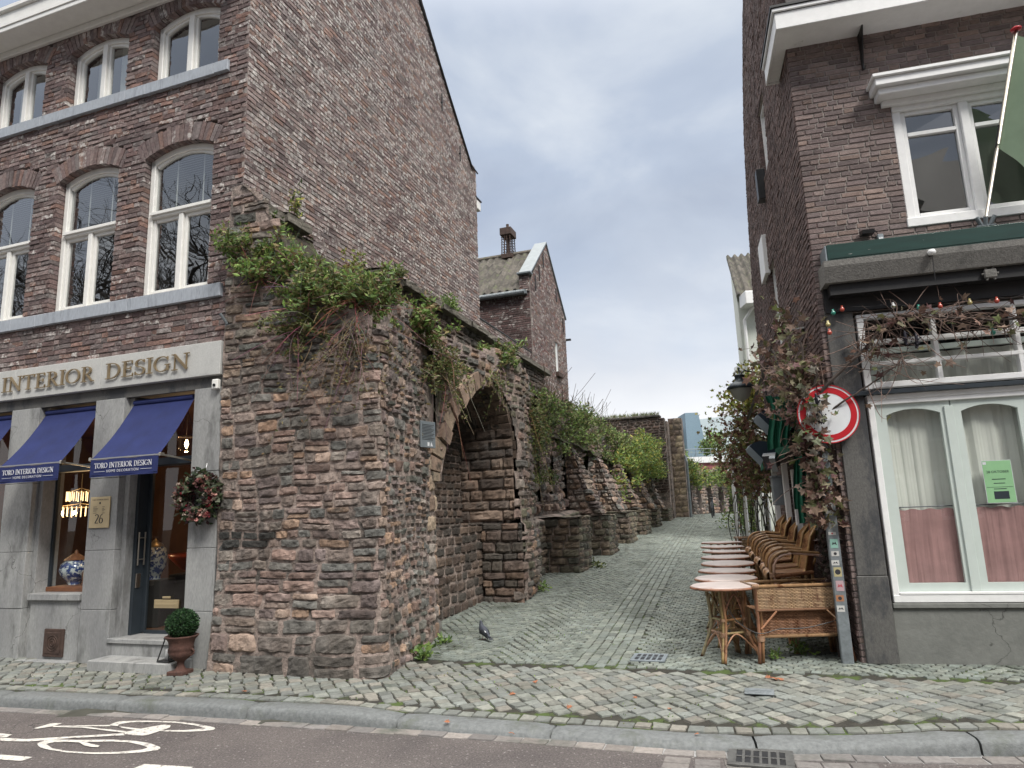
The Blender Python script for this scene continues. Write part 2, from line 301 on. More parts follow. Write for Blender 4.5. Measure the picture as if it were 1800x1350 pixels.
# bricks: rows of boxes laid in the plane (a along, b up, d outward)
def bricks(mb, P, b0, b1, iv, bl=.225, bh=.066, j=.011, pal=None, jit=.004, dep=.03, edge=.0, ph=0., m=0, mm=1, rough=.0, white=.12, s=1):
    g_ = np.random.default_rng(s); R = []; b = b0; k = 0; MO = []
    while b < b1 - .5*bh:
        bt = min(b+bh, b1)
        for (a0, a1) in iv((b+bt)/2):
            if a1-a0 < .03: continue
            MO.append((a0+(.014 if edge else 0), a1-(.014 if edge else 0), b, bt)); a = a0; L_ = [bl, bl/2-j/2][k % 2] if k % 3 else bl*.75
            first = True
            while a < a1-.02:
                l_ = min(L_*(g_.uniform(.93, 1.07) if rough else 1), a1-a)
                if a1-(a+l_) < .05: l_ = a1-a
                R.append((a, a+l_, b, bt, 1 if first and edge else (2 if a+l_ >= a1-1e-6 and edge else 0))); first = False; a += l_
                L_ = bl if (g_.random() < .62) else bl/2
        b += bh; k += 1
    R = np.array(R); n = len(R); hj = j/2
    a0 = R[:, 0]+hj; a1 = R[:, 1]-hj; q0 = R[:, 2]+hj; q1 = R[:, 3]-hj; df = g_.uniform(0, jit, n); db = np.where(R[:, 4] > 0, -edge, -dep)
    c = .004
    A = np.stack([a0, a1, a1, a0, a0+c, a1-c, a1-c, a0+c], 1); B = np.stack([q0, q0, q1, q1, q0+c, q0+c, q1-c, q1-c], 1)
    D = np.stack([df-.008]*4+[df]*4, 1)
    A2 = np.concatenate([A[:, :4], A], 1); B2 = np.concatenate([B[:, :4], B], 1); D2 = np.concatenate([np.repeat(db[:, None], 4, 1), D], 1)
    if rough: A2[:, 4:] += g_.normal(0, rough*.6, (n, 8)); B2[:, 4:] += g_.normal(0, rough, (n, 8)); D2[:, 8:] += g_.normal(0, rough*1.6, (n, 4))
    V = P(A2.ravel(), B2.ravel(), D2.ravel())
    F0 = []
    for o in (0, 4):
        for i in range(4): F0.append((o+i, o+(i+1) % 4, o+4+(i+1) % 4, o+4+i))
    F0.append((8, 9, 10, 11)); F0 = np.array(F0)
    F = (F0[None] + (np.arange(n)*12)[:, None, None]).reshape(-1, 4)
    pal = np.array(pal); ci = g_.integers(0, len(pal), n); C = pal[ci]*g_.uniform(.75, 1.25, (n, 1)); wf = np.where(g_.random(n) < white, 1., np.where(g_.random(n) < .3, .35, 0.))
    big = fbm(R[:, 0]*.9, R[:, 2]*.9, s=s)*.5+.5; wf *= .4+1.1*big
    CC = np.concatenate([C, np.clip(wf, 0, 1)[:, None]], 1)
    mb.add(V, F, np.repeat(CC, 12, 0), m)
    MO = np.array(MO); n = len(MO)   # mortar bed behind, set back from the brick faces
    A = MO[:, [0, 1, 1, 0, 0, 1, 1, 0]]; B = MO[:, [2, 2, 3, 3, 2, 2, 3, 3]]; D = np.tile([-max(dep, edge)-.01]*4+[-.008]*4, (n, 1))
    V = P(A.ravel(), B.ravel(), D.ravel()); F0 = np.array([(4, 5, 6, 7), (0, 4, 7, 3), (1, 5, 6, 2), (3, 7, 6, 2), (0, 4, 5, 1)])
    mb.add(V, (F0[None]+(np.arange(n)*8)[:, None, None]).reshape(-1, 4), m=mm)
# rubble stones
def stones(mb, P, A0, A1, B0, B1, mask, pal, rowh=(.09, .2), wid=(.16, .42), j=.02, bulge=.035, warp=.05, nx=8, ny=6, m=0, s=1, rough=.012, big=0, flat=0., cf=None):
    g_ = np.random.default_rng(s); R = []; b = B0
    while b < B1:
        f = 1+big*max(0, 1-(b-B0)/1.2); h = g_.uniform(*rowh)*f; a = A0 - g_.uniform(0, wid[1])
        while a < A1:
            w_ = g_.uniform(*wid)*f*(1.25 if h < rowh[0]*1.3 else 1)
            if h > .7*rowh[1] and g_.random() < .3 and not flat:
                hh = h*g_.uniform(.35, .65); R += [(a, a+w_, b, b+hh), (a, a+w_, b+hh, b+h)]
            else: R.append((a, a+w_, b, b+h))
            a += w_
        b += h
    R = np.array(R); R[:, 0] = np.maximum(R[:, 0], A0); R[:, 1] = np.minimum(R[:, 1], A1); R[:, 3] = np.minimum(R[:, 3], B1); R = R[(R[:, 1]-R[:, 0] > .06) & (R[:, 3]-R[:, 2] > .04)]; cx, cy = (R[:, 0]+R[:, 1])/2, (R[:, 2]+R[:, 3])/2
    k = mask(cx, cy); R = R[k]; cx = cx[k]; cy = cy[k]; n = len(R)
    if n == 0: return
    u = np.linspace(-1, 1, nx); v = np.linspace(-1, 1, ny); uu, vv = np.meshgrid(u, v); uu = uu.ravel()[None]; vv = vv.ravel()[None]
    hw = ((R[:, 1]-R[:, 0])/2 - j/2)[:, None]; hh = ((R[:, 3]-R[:, 2])/2 - j/2)[:, None]
    r1 = g_.uniform(.0, .12, (n, 1))*(1-flat); r2 = g_.uniform(.0, .14, (n, 1))*(1-flat)
    x = uu*(1-r1*vv**4); y = vv*(1-r2*uu**4)
    sd = g_.uniform(0, 99, (n, 1)); amp = .13*(1-flat)
    x = x*hw + amp*hh*vn(vv*1.6+sd, uu*1.2+sd, s=3); y = y*hh + amp*hh*vn(uu*1.9+sd*2, vv*.8+sd, s=5)
    a = cx[:, None]+x; b = cy[:, None]+y
    e = np.maximum(np.abs(uu)**5, np.abs(vv)**5)
    d = (g_.uniform(.2, 1.2, (n, 1))*bulge)*(1-np.abs(uu)**5)*(1-np.abs(vv)**5)*.6 + g_.uniform(-.2, .8, (n, 1))*bulge*.6 + rough*fbm(a*14, b*14, s=s)+rough*vn(a*34, b*34, s=s+9)*.7
    d = np.where(e > .99, -.03, d)
    a2 = a + warp*fbm(a*1.1, b*1.1, s=s+2); b2 = b + warp*fbm(a*.9+9, b*1.3, s=s+4)*(1 if warp else 0)
    V = P(a2.ravel(), b2.ravel(), d.ravel()); i, jx = np.meshgrid(np.arange(nx-1), np.arange(ny-1)); q = (jx*nx+i).ravel()
    F0 = np.stack([q, q+1, q+nx+1, q+nx], 1); F = (F0[None]+(np.arange(n)*nx*ny)[:, None, None]).reshape(-1, 4)
    pal = np.array(pal); C = pal[g_.integers(0, len(pal), n)]*g_.uniform(.7, 1.3, (n, 1)); C = cf(cx, cy, C, g_) if cf else C; C = np.concatenate([C, np.ones((n, 1))], 1)
    mb.add(V, F, np.repeat(C, nx*ny, 0), m)
def leaves(mb, cen, size, pal, s=1, up=.3, asp=.38, m=0, droop=0.):
    """one folded leaf per centre"""
    g_ = np.random.default_rng(s); cen = np.asarray(cen); n = len(cen)
    d = g_.normal(0, 1, (n, 3)); d[:, 2] = d[:, 2]*.6+up-droop; d /= np.linalg.norm(d, axis=1)[:, None]
    r = g_.normal(0, 1, (n, 3)); sd = np.cross(d, r); sd /= np.linalg.norm(sd, axis=1)[:, None]; nn = np.cross(d, sd)
    sz = size*g_.uniform(.6, 1.3, (n, 1)); w_ = sz*asp
    v0 = cen; v1 = cen+d*sz*.5+sd*w_+nn*w_*.35; v2 = cen+d*sz; v3 = cen+d*sz*.5-sd*w_+nn*w_*.35
    V = np.stack([v0, v1, v2, v3], 1).reshape(-1, 3); F = np.arange(n*4).reshape(-1, 4); F = np.concatenate([F[:, [0, 1, 2]], F[:, [0, 2, 3]]])
    pal = np.array(pal); C = pal[g_.integers(0, len(pal), n)]*g_.uniform(.65, 1.35, (n, 1)); C = np.concatenate([C, np.ones((n, 1))], 1)
    mb.add(V, F, np.repeat(C, 4, 0), m)
PAL_OLD = [(0.185, 0.128, 0.118), (0.165, 0.121, 0.116), (0.205, 0.152, 0.14), (0.142, 0.107, 0.103), (0.225, 0.176, 0.164), (0.19, 0.16, 0.152), (0.225, 0.142, 0.116)]
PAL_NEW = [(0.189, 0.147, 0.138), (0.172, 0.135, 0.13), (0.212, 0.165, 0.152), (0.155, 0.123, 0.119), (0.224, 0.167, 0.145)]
PAL_RUB = [(0.263, 0.192, 0.164), (0.223, 0.171, 0.154), (0.197, 0.168, 0.149), (0.308, 0.235, 0.19), (0.164, 0.16, 0.147), (0.25, 0.201, 0.175), (0.144, 0.144, 0.134), (0.308, 0.214, 0.154), (0.218, 0.192, 0.168), (0.185, 0.151, 0.144)]
PAL_MOSS = [(0.163, 0.146, 0.108), (0.138, 0.134, 0.096), (0.2, 0.159, 0.12), (0.112, 0.11, 0.09)]
PAL_TAN = [(.34, .26, .19), (.28, .20, .15), (.38, .30, .22), (.24, .17, .13)]
PAL_GREEN = [(0.145, 0.242, 0.055), (0.214, 0.317, 0.084), (0.106, 0.186, 0.055), (0.271, 0.354, 0.112), (0.174, 0.26, 0.112)]
PAL_OLIVE = [(0.086, 0.125, 0.042), (0.129, 0.168, 0.058), (0.172, 0.194, 0.066), (0.069, 0.101, 0.042), (0.207, 0.218, 0.083)]
PAL_YEL = [(0.24, 0.285, 0.06), (0.33, 0.345, 0.075), (0.18, 0.24, 0.053), (0.39, 0.33, 0.09)]
# ================================================================ GROUND
KX = np.array([-14, -5.15, -3.0, -1.8, -.38, 1.27, 2.48, 3.25, 6., 12.]); KY = np.array([9.6, 7.15, 6.58, 6.2, 5.78, 5.2, 4.98, 4.88, 4.5, 3.9])
def kerb_y(x): return np.interp(x, KX, KY)
def drop(x): return -.05*np.clip(1-np.abs((np.asarray(x)-.7)/2.2)**4, 0, 1)
def pz(x, y): return gh(y) + drop(x)*np.clip(1-(np.asarray(y)-kerb_y(x)-.25)/1.3, 0, 1)
def al_y(x): return 7.68-.33*np.asarray(x)            # where the lane's setts meet the pavement
def setts(mb, cen, e1, e2, z, pal, s, h=.010, inset=.008, jit=.004, mossy=0.):
    """cen (n,2); e1,e2 half-edge vectors (n,2)"""
    g_ = np.random.default_rng(s); n = len(cen); q = []
    l1 = np.linalg.norm(e1, axis=1, keepdims=True); l2 = np.linalg.norm(e2, axis=1, keepdims=True)
    for lev, ins in ((0, .3), (1, 1.), (2, 1.9)):
        f1 = 1-inset*ins/l1; f2 = 1-inset*ins/l2
        for a, b in ((-1, -1), (1, -1), (1, 1), (-1, 1)): q.append(cen+e1*a*f1+e2*b*f2)
    Q = np.stack(q, 1); J = g_.normal(0, jit, (n, 4, 2)); Q += np.concatenate([J, J, J], 1)
    zz = z(Q[..., 0], Q[..., 1]); dz = g_.normal(0, .0025, (n, 1)) + h; tilt = g_.normal(0, .0018, (n, 4))
    zz[:, 0:4] -= .02; zz[:, 4:8] += dz-.004+tilt; zz[:, 8:12] += dz+tilt
    V = np.concatenate([Q, zz[..., None]], 2).reshape(-1, 3)
    F0 = [(o+i, o+(i+1) % 4, o+4+(i+1) % 4, o+4+i) for o in (0, 4) for i in range(4)] + [(8, 9, 10, 11)]
    F = (np.array(F0)[None]+(np.arange(n)*12)[:, None, None]).reshape(-1, 4); pal = np.array(pal)
    C = pal[g_.integers(0, len(pal), n)]*g_.uniform(.78, 1.22, (n, 1)); mb.add(V, F, np.repeat(np.concatenate([C, np.ones((n, 1))], 1), 12, 0))
M['sett'] = mat('granite_sett', (1, 1, 1), .72, vc=True, var=.22, scale=28, bump=.35, bscale=60, spots=(.075, .085, .07), sscale=1.4, slo=.5, shi=.72, spec=.35)
M['joint'] = mat('mossy_joint_sand', (.030, .028, .022), 1., var=.4, scale=12, bump=.6, spots=(.055, .085, .018), sscale=2.6, slo=.50, shi=.60)
M['asphalt'] = mat('reddish_asphalt', (.138, .120, .115), .88, var=.55, scale=70, bump=1., bscale=110, spots=(.34, .32, .31), sscale=30, slo=.58, shi=.66, tint=(.72, .72, .74), tscale=.9)
def cracks(m, sc_, thr, colr, dens=.5):
    t = m.node_tree; N = t.nodes; K = t.links.new; b = N['Principled BSDF']; src = b.inputs['Base Color'].links[0].from_socket; co = N.new('ShaderNodeTexCoord')
    nz = N.new('ShaderNodeTexNoise'); nz.inputs['Scale'].default_value = 3; nz.inputs['Detail'].default_value = 6; K(co.outputs['Object'], nz.inputs[0]); ad = N.new('ShaderNodeMix'); ad.data_type = 'RGBA'; ad.blend_type = 'ADD'; ad.inputs['Factor'].default_value = .45; K(co.outputs['Object'], ad.inputs['A']); K(nz.outputs['Color'], ad.inputs['B'])
    v = N.new('ShaderNodeTexVoronoi'); v.feature = 'DISTANCE_TO_EDGE'; v.inputs['Scale'].default_value = sc_; K(ad.outputs['Result'], v.inputs['Vector']); r = N.new('ShaderNodeMapRange'); r.inputs[1].default_value = 0; r.inputs[2].default_value = thr; r.inputs[3].default_value = 1; r.inputs[4].default_value = 0; K(v.outputs['Distance'], r.inputs[0])
    n2_ = N.new('ShaderNodeTexNoise'); n2_.inputs['Scale'].default_value = .8; K(co.outputs['Object'], n2_.inputs[0]); r2 = N.new('ShaderNodeMapRange'); r2.inputs[1].default_value = dens; r2.inputs[2].default_value = dens+.08; K(n2_.outputs['Fac'], r2.inputs[0]); mu = N.new('ShaderNodeMath'); mu.operation = 'MULTIPLY'; K(r.outputs[0], mu.inputs[0]); K(r2.outputs[0], mu.inputs[1])
    x = N.new('ShaderNodeMix'); x.data_type = 'RGBA'; K(mu.outputs[0], x.inputs['Factor']); K(src, x.inputs['A']); x.inputs['B'].default_value = (*colr, 1); K(x.outputs['Result'], b.inputs['Base Color'])
cracks(M['asphalt'], 1.6, .012, (.035, .03, .03), .48); cracks(M['render_grey'], 1.1, .006, (.06, .06, .055), .46); cracks(M['bluestone'], .9, .004, (.07, .07, .07), .5)
M['roadpaint'] = mat('worn_road_paint', (.56, .54, .50), .75, var=.16, scale=40, bump=.3, bscale=120, spots=(.20, .18, .17), sscale=22, slo=.53, shi=.62)
M['soil'] = mat('ground_soil', (.05, .05, .04), 1.)
PAL_SETT = [(.185, .195, .175), (.165, .175, .16), (.21, .215, .19), (.175, .188, .175), (.195, .198, .175), (.15, .158, .148), (.205, .195, .17)]
PAL_SETT2 = [(0.174, 0.196, 0.172), (0.157, 0.177, 0.159), (0.195, 0.213, 0.186), (0.179, 0.204, 0.186)]
# base sheet that reaches the horizon, under everything
b = MB(); xs = np.concatenate([[-400, -60, -20], np.linspace(-14, 14, 57), [25, 60, 400]]); ys = np.concatenate([[-400, -60, -20, -5, 0], np.linspace(3, 60, 115), [120, 400]])
b.grid(lambda x, y: np.stack([x, y, np.where(y < kerb_y(x)+.1, -.125, pz(x, y)-.06)], -1), xs, ys)
kind(b.build('ground', M['soil']), 'structure')
# road
b = MB(); xs = np.linspace(-40, 40, 161); ws = np.linspace(0, 1, 30)
b.grid(lambda x, v: np.stack([x, kerb_y(x)-.155 - v**2*12, -.10+0*v], -1), xs, ws); kind(b.build('road', M['asphalt']), 'structure')
# gutter row of flat setts along the kerb foot
def along(x0, x1, step, off):
    xs = np.arange(x0, x1, step); ys = kerb_y(xs); d = np.stack([np.full_like(xs, step), kerb_y(xs+step)-ys], 1)/2; nn = np.stack([-d[:, 1], d[:, 0]], 1); nn /= np.linalg.norm(nn, axis=1)[:, None]
    c = np.stack([xs, ys], 1)+d+nn*off; return c, d, nn
b = MB(); c, d, nn = along(-9, 7, .20, -.085); setts(b, c, d, nn*.062, lambda x, y: x*0-.104, [(.20, .185, .175), (.17, .16, .155), (.22, .20, .185)], 3, h=.010, inset=.004, jit=.002)
c, d, nn = along(1.05, 1.40, .17, -.24)
for off in (-.24, -.36, -.48): 
    c, d, nn = along(1.02, 1.36, .17, off); setts(b, c, d, nn*.055, lambda x, y: x*0-.104, [(.19, .175, .165), (.15, .14, .135)], 31, h=.012, inset=.004, jit=.002)
    c, d, nn = along(1.80, 2.14, .17, off); setts(b, c, d, nn*.055, lambda x, y: x*0-.104, [(.19, .175, .165), (.15, .14, .135)], 32, h=.012, inset=.004, jit=.002)
b.grid(lambda x, v: np.stack([x, kerb_y(x)-.16+v*.2, x*0-.1035], -1), np.linspace(-14, 12, 80), np.array([0, 1.]), col=(.3, .3, .3, 1))
kind(b.build('gutter_paving', M['sett']), 'structure')
# kerb stones: rounded-nose bars about 1.2 m long
b = MB(); x = -9.3; g_ = np.random.default_rng(4)
while x < 7:
    l_ = g_.uniform(1.15, 1.5)*.95; xs = np.linspace(x+.008, x+l_-.008, 9); dx = np.gradient(xs); dy = np.gradient(kerb_y(xs)); t = np.stack([dx, dy], 1); t /= np.linalg.norm(t, axis=1)[:, None]; nn = np.stack([-t[:, 1], t[:, 0]], 1)
    prof = [(-.012, -.13), (-.004, -.075), (.004, -.03), (.022, -.008), (.05, 0), (.12, .001), (.205, 0), (.215, -.006), (.215, -.13)]
    V = []; col = g_.uniform(.9, 1.1)
    for i in range(9):
        e_ = .012 if i in (0, 8) else 0
        for (o, z) in prof: V.append((xs[i]+nn[i, 0]*(o+(e_ if o < .1 else -e_)), kerb_y(xs[i])+nn[i, 1]*(o+(e_ if o < .1 else -e_)), (z*(.6 if z < -.1 else 1)+drop(xs[i])*(0 if z < -.05 else 1)-(e_*.6 if z > -.02 else 0)) if z > -.1 else -.12))
    k = len(prof); b.add(V, [(i*k+j, i*k+j+1, (i+1)*k+j+1, (i+1)*k+j) for i in range(8) for j in range(k-1)] + [tuple(range(k)), tuple(range(8*k, 9*k))]); x += l_
kind(b.build('kerb', M['kerb'], smooth=True), 'structure')
# pavement: diagonal setts, a border row next to the kerb
b = MB(); b.grid(lambda x, v: np.stack([x, kerb_y(x)+.19+v*(np.where(x < -1.2, al_y(x)+1.2, al_y(x)+.25)-kerb_y(x)-.2), 0*x], -1)+np.stack([0*x, 0*x, pz(x, kerb_y(x)+.19+v*(np.where(x < -1.2, al_y(x)+1.2, al_y(x)+.25)-kerb_y(x)-.2))-.005], -1), np.linspace(-9, 9, 90), np.linspace(0, 1, 12), m=1)
c, d, nn = along(-9, 8, .125, .285); setts(b, c, d, nn*.062, pz, PAL_SETT, 5)
a0 = .118; I, J = np.meshgrid(np.arange(-110, 110), np.arange(-110, 110)); I = I.ravel(); J = J.ravel()
th = R_(-19.2)+R_(44); ca, sa = math.cos(th), math.sin(th)
gx = I*a0*1.12 + .012*np.sin(J*2.1); gy = J*a0
cx = gx*ca-gy*sa; cy = 6.8+gx*sa+gy*ca
wx = .06*fbm(cx*.7, cy*.7, s=4); wy = .06*fbm(cx*.7, cy*.7, s=8); cx = cx+wx; cy = cy+wy
ky = kerb_y(cx)+.43+.02; top = np.where(cx < -1.45, al_y(cx)+.9, np.minimum(al_y(cx)-.09, 99)); k = (cy > ky) & (cy < top) & (cx > -8) & (cx < 8)
cx, cy = cx[k], cy[k]; n = len(cx); rot = .12*fbm(cx*.5, cy*.5, s=2)+th
e1 = np.stack([np.cos(rot), np.sin(rot)], 1)*a0*1.12/2; e2 = np.stack([-np.sin(rot), np.cos(rot)], 1)*a0/2
setts(b, np.stack([cx, cy], 1), e1, e2, pz, PAL_SETT, 6, inset=.009, jit=.006)
kind(b.build('pavement', [M['sett'], M['joint']]), 'structure')
# lane: segmental-arc setts with a straight gutter strip of longer setts
b = MB(); b.grid(lambda s_, t_: (lambda P: np.stack([P[0], P[1], gh(P[1])-.004], -1))((PG[0]+UL[0]*s_+NL[0]*t_, PG[1]+UL[1]*s_+NL[1]*t_)), np.linspace(.4, 9.5, 12), np.concatenate([np.linspace(.75, 3, 5), np.linspace(3.2, 60, 110)]), m=1)
def lane_c(t): return 3.95-.055*(t-.8)+.0008*t*t*.5     # centre line of the straight strip, in s
def lay(t0, t1, a, seed, h):
    tt = np.arange(t0-.6, t1, a); W = np.arange(1.0, 9.0, a*1.08); Wg, T = np.meshgrid(W, tt); Wg = (Wg + (np.arange(len(tt))[:, None] % 2)*a*.54).ravel(); T = T.ravel()
    per = 1.25; ph = ((Wg-lane_c(T))/per) % 1; ph = np.where(Wg > lane_c(T), ph, 1-ph); sag = .26*(1-(2*ph-1)**2); sl = .26*-4*(2*ph-1)/per*np.where(Wg > lane_c(T), 1, -1)
    tt2 = T+sag; k = (tt2 > t0) & (tt2 < t1) & (np.abs(Wg-lane_c(T)) > .33)
    s_, t_, sl = Wg[k], tt2[k], sl[k]
    cen = PG[None, :2]+UL[None, :2]*s_[:, None]+NL[None, :2]*t_[:, None]; k2 = (cen[:, 1] > al_y(cen[:, 0])+.05); cen = cen[k2]; sl = sl[k2]
    al = np.arctan(sl)*.8; d1 = UL[None, :2]*np.cos(al)[:, None]+NL[None, :2]*np.sin(al)[:, None]; d2 = -UL[None, :2]*np.sin(al)[:, None]+NL[None, :2]*np.cos(al)[:, None]
    setts(b, cen, d1*a*.53, d2*a*.5, lambda x, y: gh(y), PAL_SETT2, seed, h=h, inset=a*.06, jit=a*.035)
lay(-1.2, 10., .092, 11, .008); lay(10., 20., .105, 12, .008); lay(20., 34, .15, 13, .008)
for q in range(6):
    T = np.arange(.0, 34, .17) + (q % 2)*.08; s_ = lane_c(T)+(q-2.5)*.11; cen = PG[None, :2]+UL[None, :2]*s_[:, None]+NL[None, :2]*T[:, None]; k = cen[:, 1] > al_y(cen[:, 0])+.06
    cen = cen[k]; n = len(cen); setts(b, cen, np.tile(UL[:2]*.054, (n, 1)), np.tile(NL[:2]*.085, (n, 1)), lambda x, y: gh(y), PAL_SETT2, 20+q, h=.006, inset=.006, jit=.003)
kind(b.build('lane', [M['sett'], M['joint']]), 'structure')
# painted bicycle symbol and lane dashes
BK = {'w1o': [(-3.614, 6.362), (-3.612, 6.429), (-3.58, 6.471), (-3.381, 6.465), (-3.071, 6.404), (-2.849, 6.314), (-2.668, 6.213), (-2.596, 6.162), (-2.596, 6.111), (-2.652, 6.089), (-2.809, 6.086), (-3.009, 6.118)],
'w1i': [(-3.013, 6.152), (-2.858, 6.134), (-2.72, 6.151), (-2.715, 6.185), (-2.806, 6.252), (-3.001, 6.346), (-3.238, 6.407), (-3.429, 6.425), (-3.533, 6.388), (-3.533, 6.352), (-3.47, 6.278), (-3.302, 6.194)],
'w2o': [(-3.924, 5.904), (-3.947, 6.003), (-3.877, 6.015), (-3.627, 5.967), (-3.359, 5.949), (-3.135, 5.893), (-2.969, 5.817), (-2.818, 5.698), (-2.817, 5.645), (-2.916, 5.603), (-3.076, 5.589), (-3.277, 5.603), (-3.518, 5.66), (-3.74, 5.755), (-3.848, 5.821)],
'w2i': [(-3.848, 5.896), (-3.813, 5.937), (-3.565, 5.91), (-3.33, 5.899), (-3.153, 5.857), (-3.008, 5.773), (-2.926, 5.713), (-2.952, 5.67), (-3.101, 5.633), (-3.299, 5.64), (-3.527, 5.692), (-3.718, 5.778)]}
polys = [[(-3.356, 6.137), (-3.287, 6.192), (-3.193, 6.267), (-3.108, 6.314), (-3.039, 6.284), (-3.016, 6.224), (-3.048, 6.143), (-3.087, 6.065), (-3.115, 6.02), (-3.23, 6.041), (-3.317, 6.079)],
[(-4.377, 6.111), (-4.117, 6.042), (-3.346, 6.107), (-3.3, 6.049), (-3.765, 6.022), (-4.03, 5.973), (-4.306, 6.016)],
[(-3.614, 6.362), (-4.118, 6.395), (-4.107, 6.359), (-3.577, 6.322)], [(-4.107, 6.359), (-3.813, 6.306), (-3.351, 6.116), (-3.348, 6.157), (-3.766, 6.318)],
[(-4.257, 6.337), (-4.193, 6.486), (-4.091, 6.464), (-4.112, 6.386), (-4.209, 6.327)], [(-3.816, 5.98), (-3.66, 5.959), (-3.586, 5.943), (-3.467, 5.854), (-3.357, 5.797), (-3.347, 5.759), (-3.418, 5.774), (-3.496, 5.819), (-3.582, 5.897), (-3.73, 5.928)],
[(-4.75, 6.33), (-4.327, 6.179), (-4.319, 6.105), (-4.78, 6.21)]]
b = MB(); z0 = -.0955
def ring(o, i, z):
    from itertools import product
    o = np.array(o); i = np.array(i); c = o.mean(0)
    def samp(P):
        a = np.unwrap(np.arctan2(P[:, 1]-c[1], P[:, 0]-c[0])); P2 = np.vstack([P, P[:1]]); L_ = np.r_[0, np.cumsum(np.linalg.norm(np.diff(P2, axis=0), axis=1))]; T = np.linspace(0, L_[-1], 61)[:-1]
        return np.stack([np.interp(T, L_, P2[:, 0]), np.interp(T, L_, P2[:, 1])], 1)
    A, B = samp(o), samp(i)
    if (np.cross(A[5]-A[0], A[30]-A[0]) > 0) != (np.cross(B[5]-B[0], B[30]-B[0]) > 0): B = B[::-1]
    k = np.argmin(np.linalg.norm(B-A[0], axis=1)); B = np.roll(B, -k, 0)
    V = np.concatenate([np.c_[A, np.full(60, z)], np.c_[B, np.full(60, z)]]); b.add(V, [(q, (q+1) % 60, 60+(q+1) % 60, 60+q) for q in range(60)])
ring(BK['w1o'], BK['w1i'], z0); ring(BK['w2o'], BK['w2i'], z0+.0005)
for q, P in enumerate(polys): b.add([(x, y, z0+.001+.0004*q) for x, y in P], [tuple(range(len(P)))])
tag(b.build('bicycle_marking', M['roadpaint']), 'white bicycle symbol painted on the reddish cycle lane by the kerb', 'road marking')
b = MB(); b.add([(x, y, z0) for x, y in [(-4.5, 5.80), (-3.74, 5.59), (-3.77, 5.51), (-4.5, 5.70)]], [(0, 1, 2, 3)]); tag(b.build('lane_dash', M['roadpaint']), 'short white dash below the painted bicycle, at the left edge', 'road marking', 'white lane dashes')
b = MB(); b.add([(x, y, z0) for x, y in [(-2.76, 5.345), (-2.36, 5.245), (-2.38, 5.15), (-2.8, 5.25)]], [(0, 1, 2, 3)]); tag(b.build('lane_dash', M['roadpaint']), 'white dash right of the painted bicycle, at the bottom of the photo', 'road marking', 'white lane dashes')
# drain grates
def grate(name, lab, loc, rz, w_, d_, m, cols, rows_, frame=.03, z=0.):
    t = thing(name, lab, 'drain grate', loc, rz); f = MB(); s_ = MB(); h = .02
    f.box(-w_/2, w_/2, -d_/2, -d_/2+frame, 0, h, bev=.004); f.box(-w_/2, w_/2, d_/2-frame, d_/2, 0, h, bev=.004); f.box(-w_/2, -w_/2+frame, -d_/2+frame, d_/2-frame, 0, h); f.box(w_/2-frame, w_/2, -d_/2+frame, d_/2-frame, 0, h)
    f.build('frame', m, t); W_, D_ = w_-2*frame, d_-2*frame; cw = W_/cols; bw = cw*.32
    for i in range(cols+1): s_.box(-W_/2+i*cw-bw/2, -W_/2+i*cw+bw/2, -D_/2, D_/2, .0145, h-.001)
    for j_ in range(1, rows_): s_.box(-W_/2, W_/2, -D_/2+j_*D_/rows_-bw/2, -D_/2+j_*D_/rows_+bw/2, .0142, h-.0022)
    s_.build('bars', m, t); p_ = MB(); p_.box(-W_/2, W_/2, -D_/2, D_/2, -.012, .0135); p_.build('pit', M['black'], t); return t
M['iron_grey'] = mat('dull_cast_iron', (.085, .085, .082), .6, var=.3, scale=20, metal=.2)
grate('drain_grate', 'pale steel drain grate in the setts at the mouth of the lane', (1.36, 7.72, .006), R_(-19), .36, .36, M['zinc'], 5, 2)
grate('drain_grate', 'dark iron gully grate in the gutter against the kerb', (1.58, 4.99, -.10), R_(-19), .42, .34, M['iron_grey'], 6, 2, frame=.045)
b = MB(); b.box(-.12, .12, -.09, .09, 0, .012, bev=.003); b.box(-.10, .10, -.004, .004, .0125, .014); b.box(-.004, .004, -.07, .07, .0125, .0145)
tag(b.build('cover_plate', M['galv'], loc=(2.02, 6.25, .004), rotz=R_(-19)), 'small dark iron cover plate let into the pavement setts', 'access cover')
# fallen leaves
LF = [(-.1, 6.55, 1.), (.38, 6.12, .9), (1.18, 5.95, .6), (2.28, 6.62, 1.3), (2.33, 6.6, 1.2), (2.26, 6.7, 1.), (-.62, 5.86, .8), (-2.65, 6.9, .8), (.12, 6.9, .9), (.96, 6.28, .7), (-.1, 5.52, .8), (1.25, 5.36, .6)]
b = MB(); shp = [(0, -1), (.25, -.45), (.8, -.55), (.55, -.1), (1., .3), (.45, .35), (.3, .9), (0, .55), (-.3, .9), (-.45, .35), (-1., .3), (-.55, -.1), (-.8, -.55), (-.25, -.45)]
for x, y, s_ in LF[:1]:
    r = .035; b.add([(0, 0, .02)]+[(px*r, py*r, .006+.012*abs(px)) for px, py in shp], [(0, i+1, (i+1) % 14+1) for i in range(14)])
M['deadleaf'] = mat('fallen_leaf', (.30, .12, .06), .8, var=.3, scale=30)
lf = b.build('fallen_leaf', M['deadleaf'])
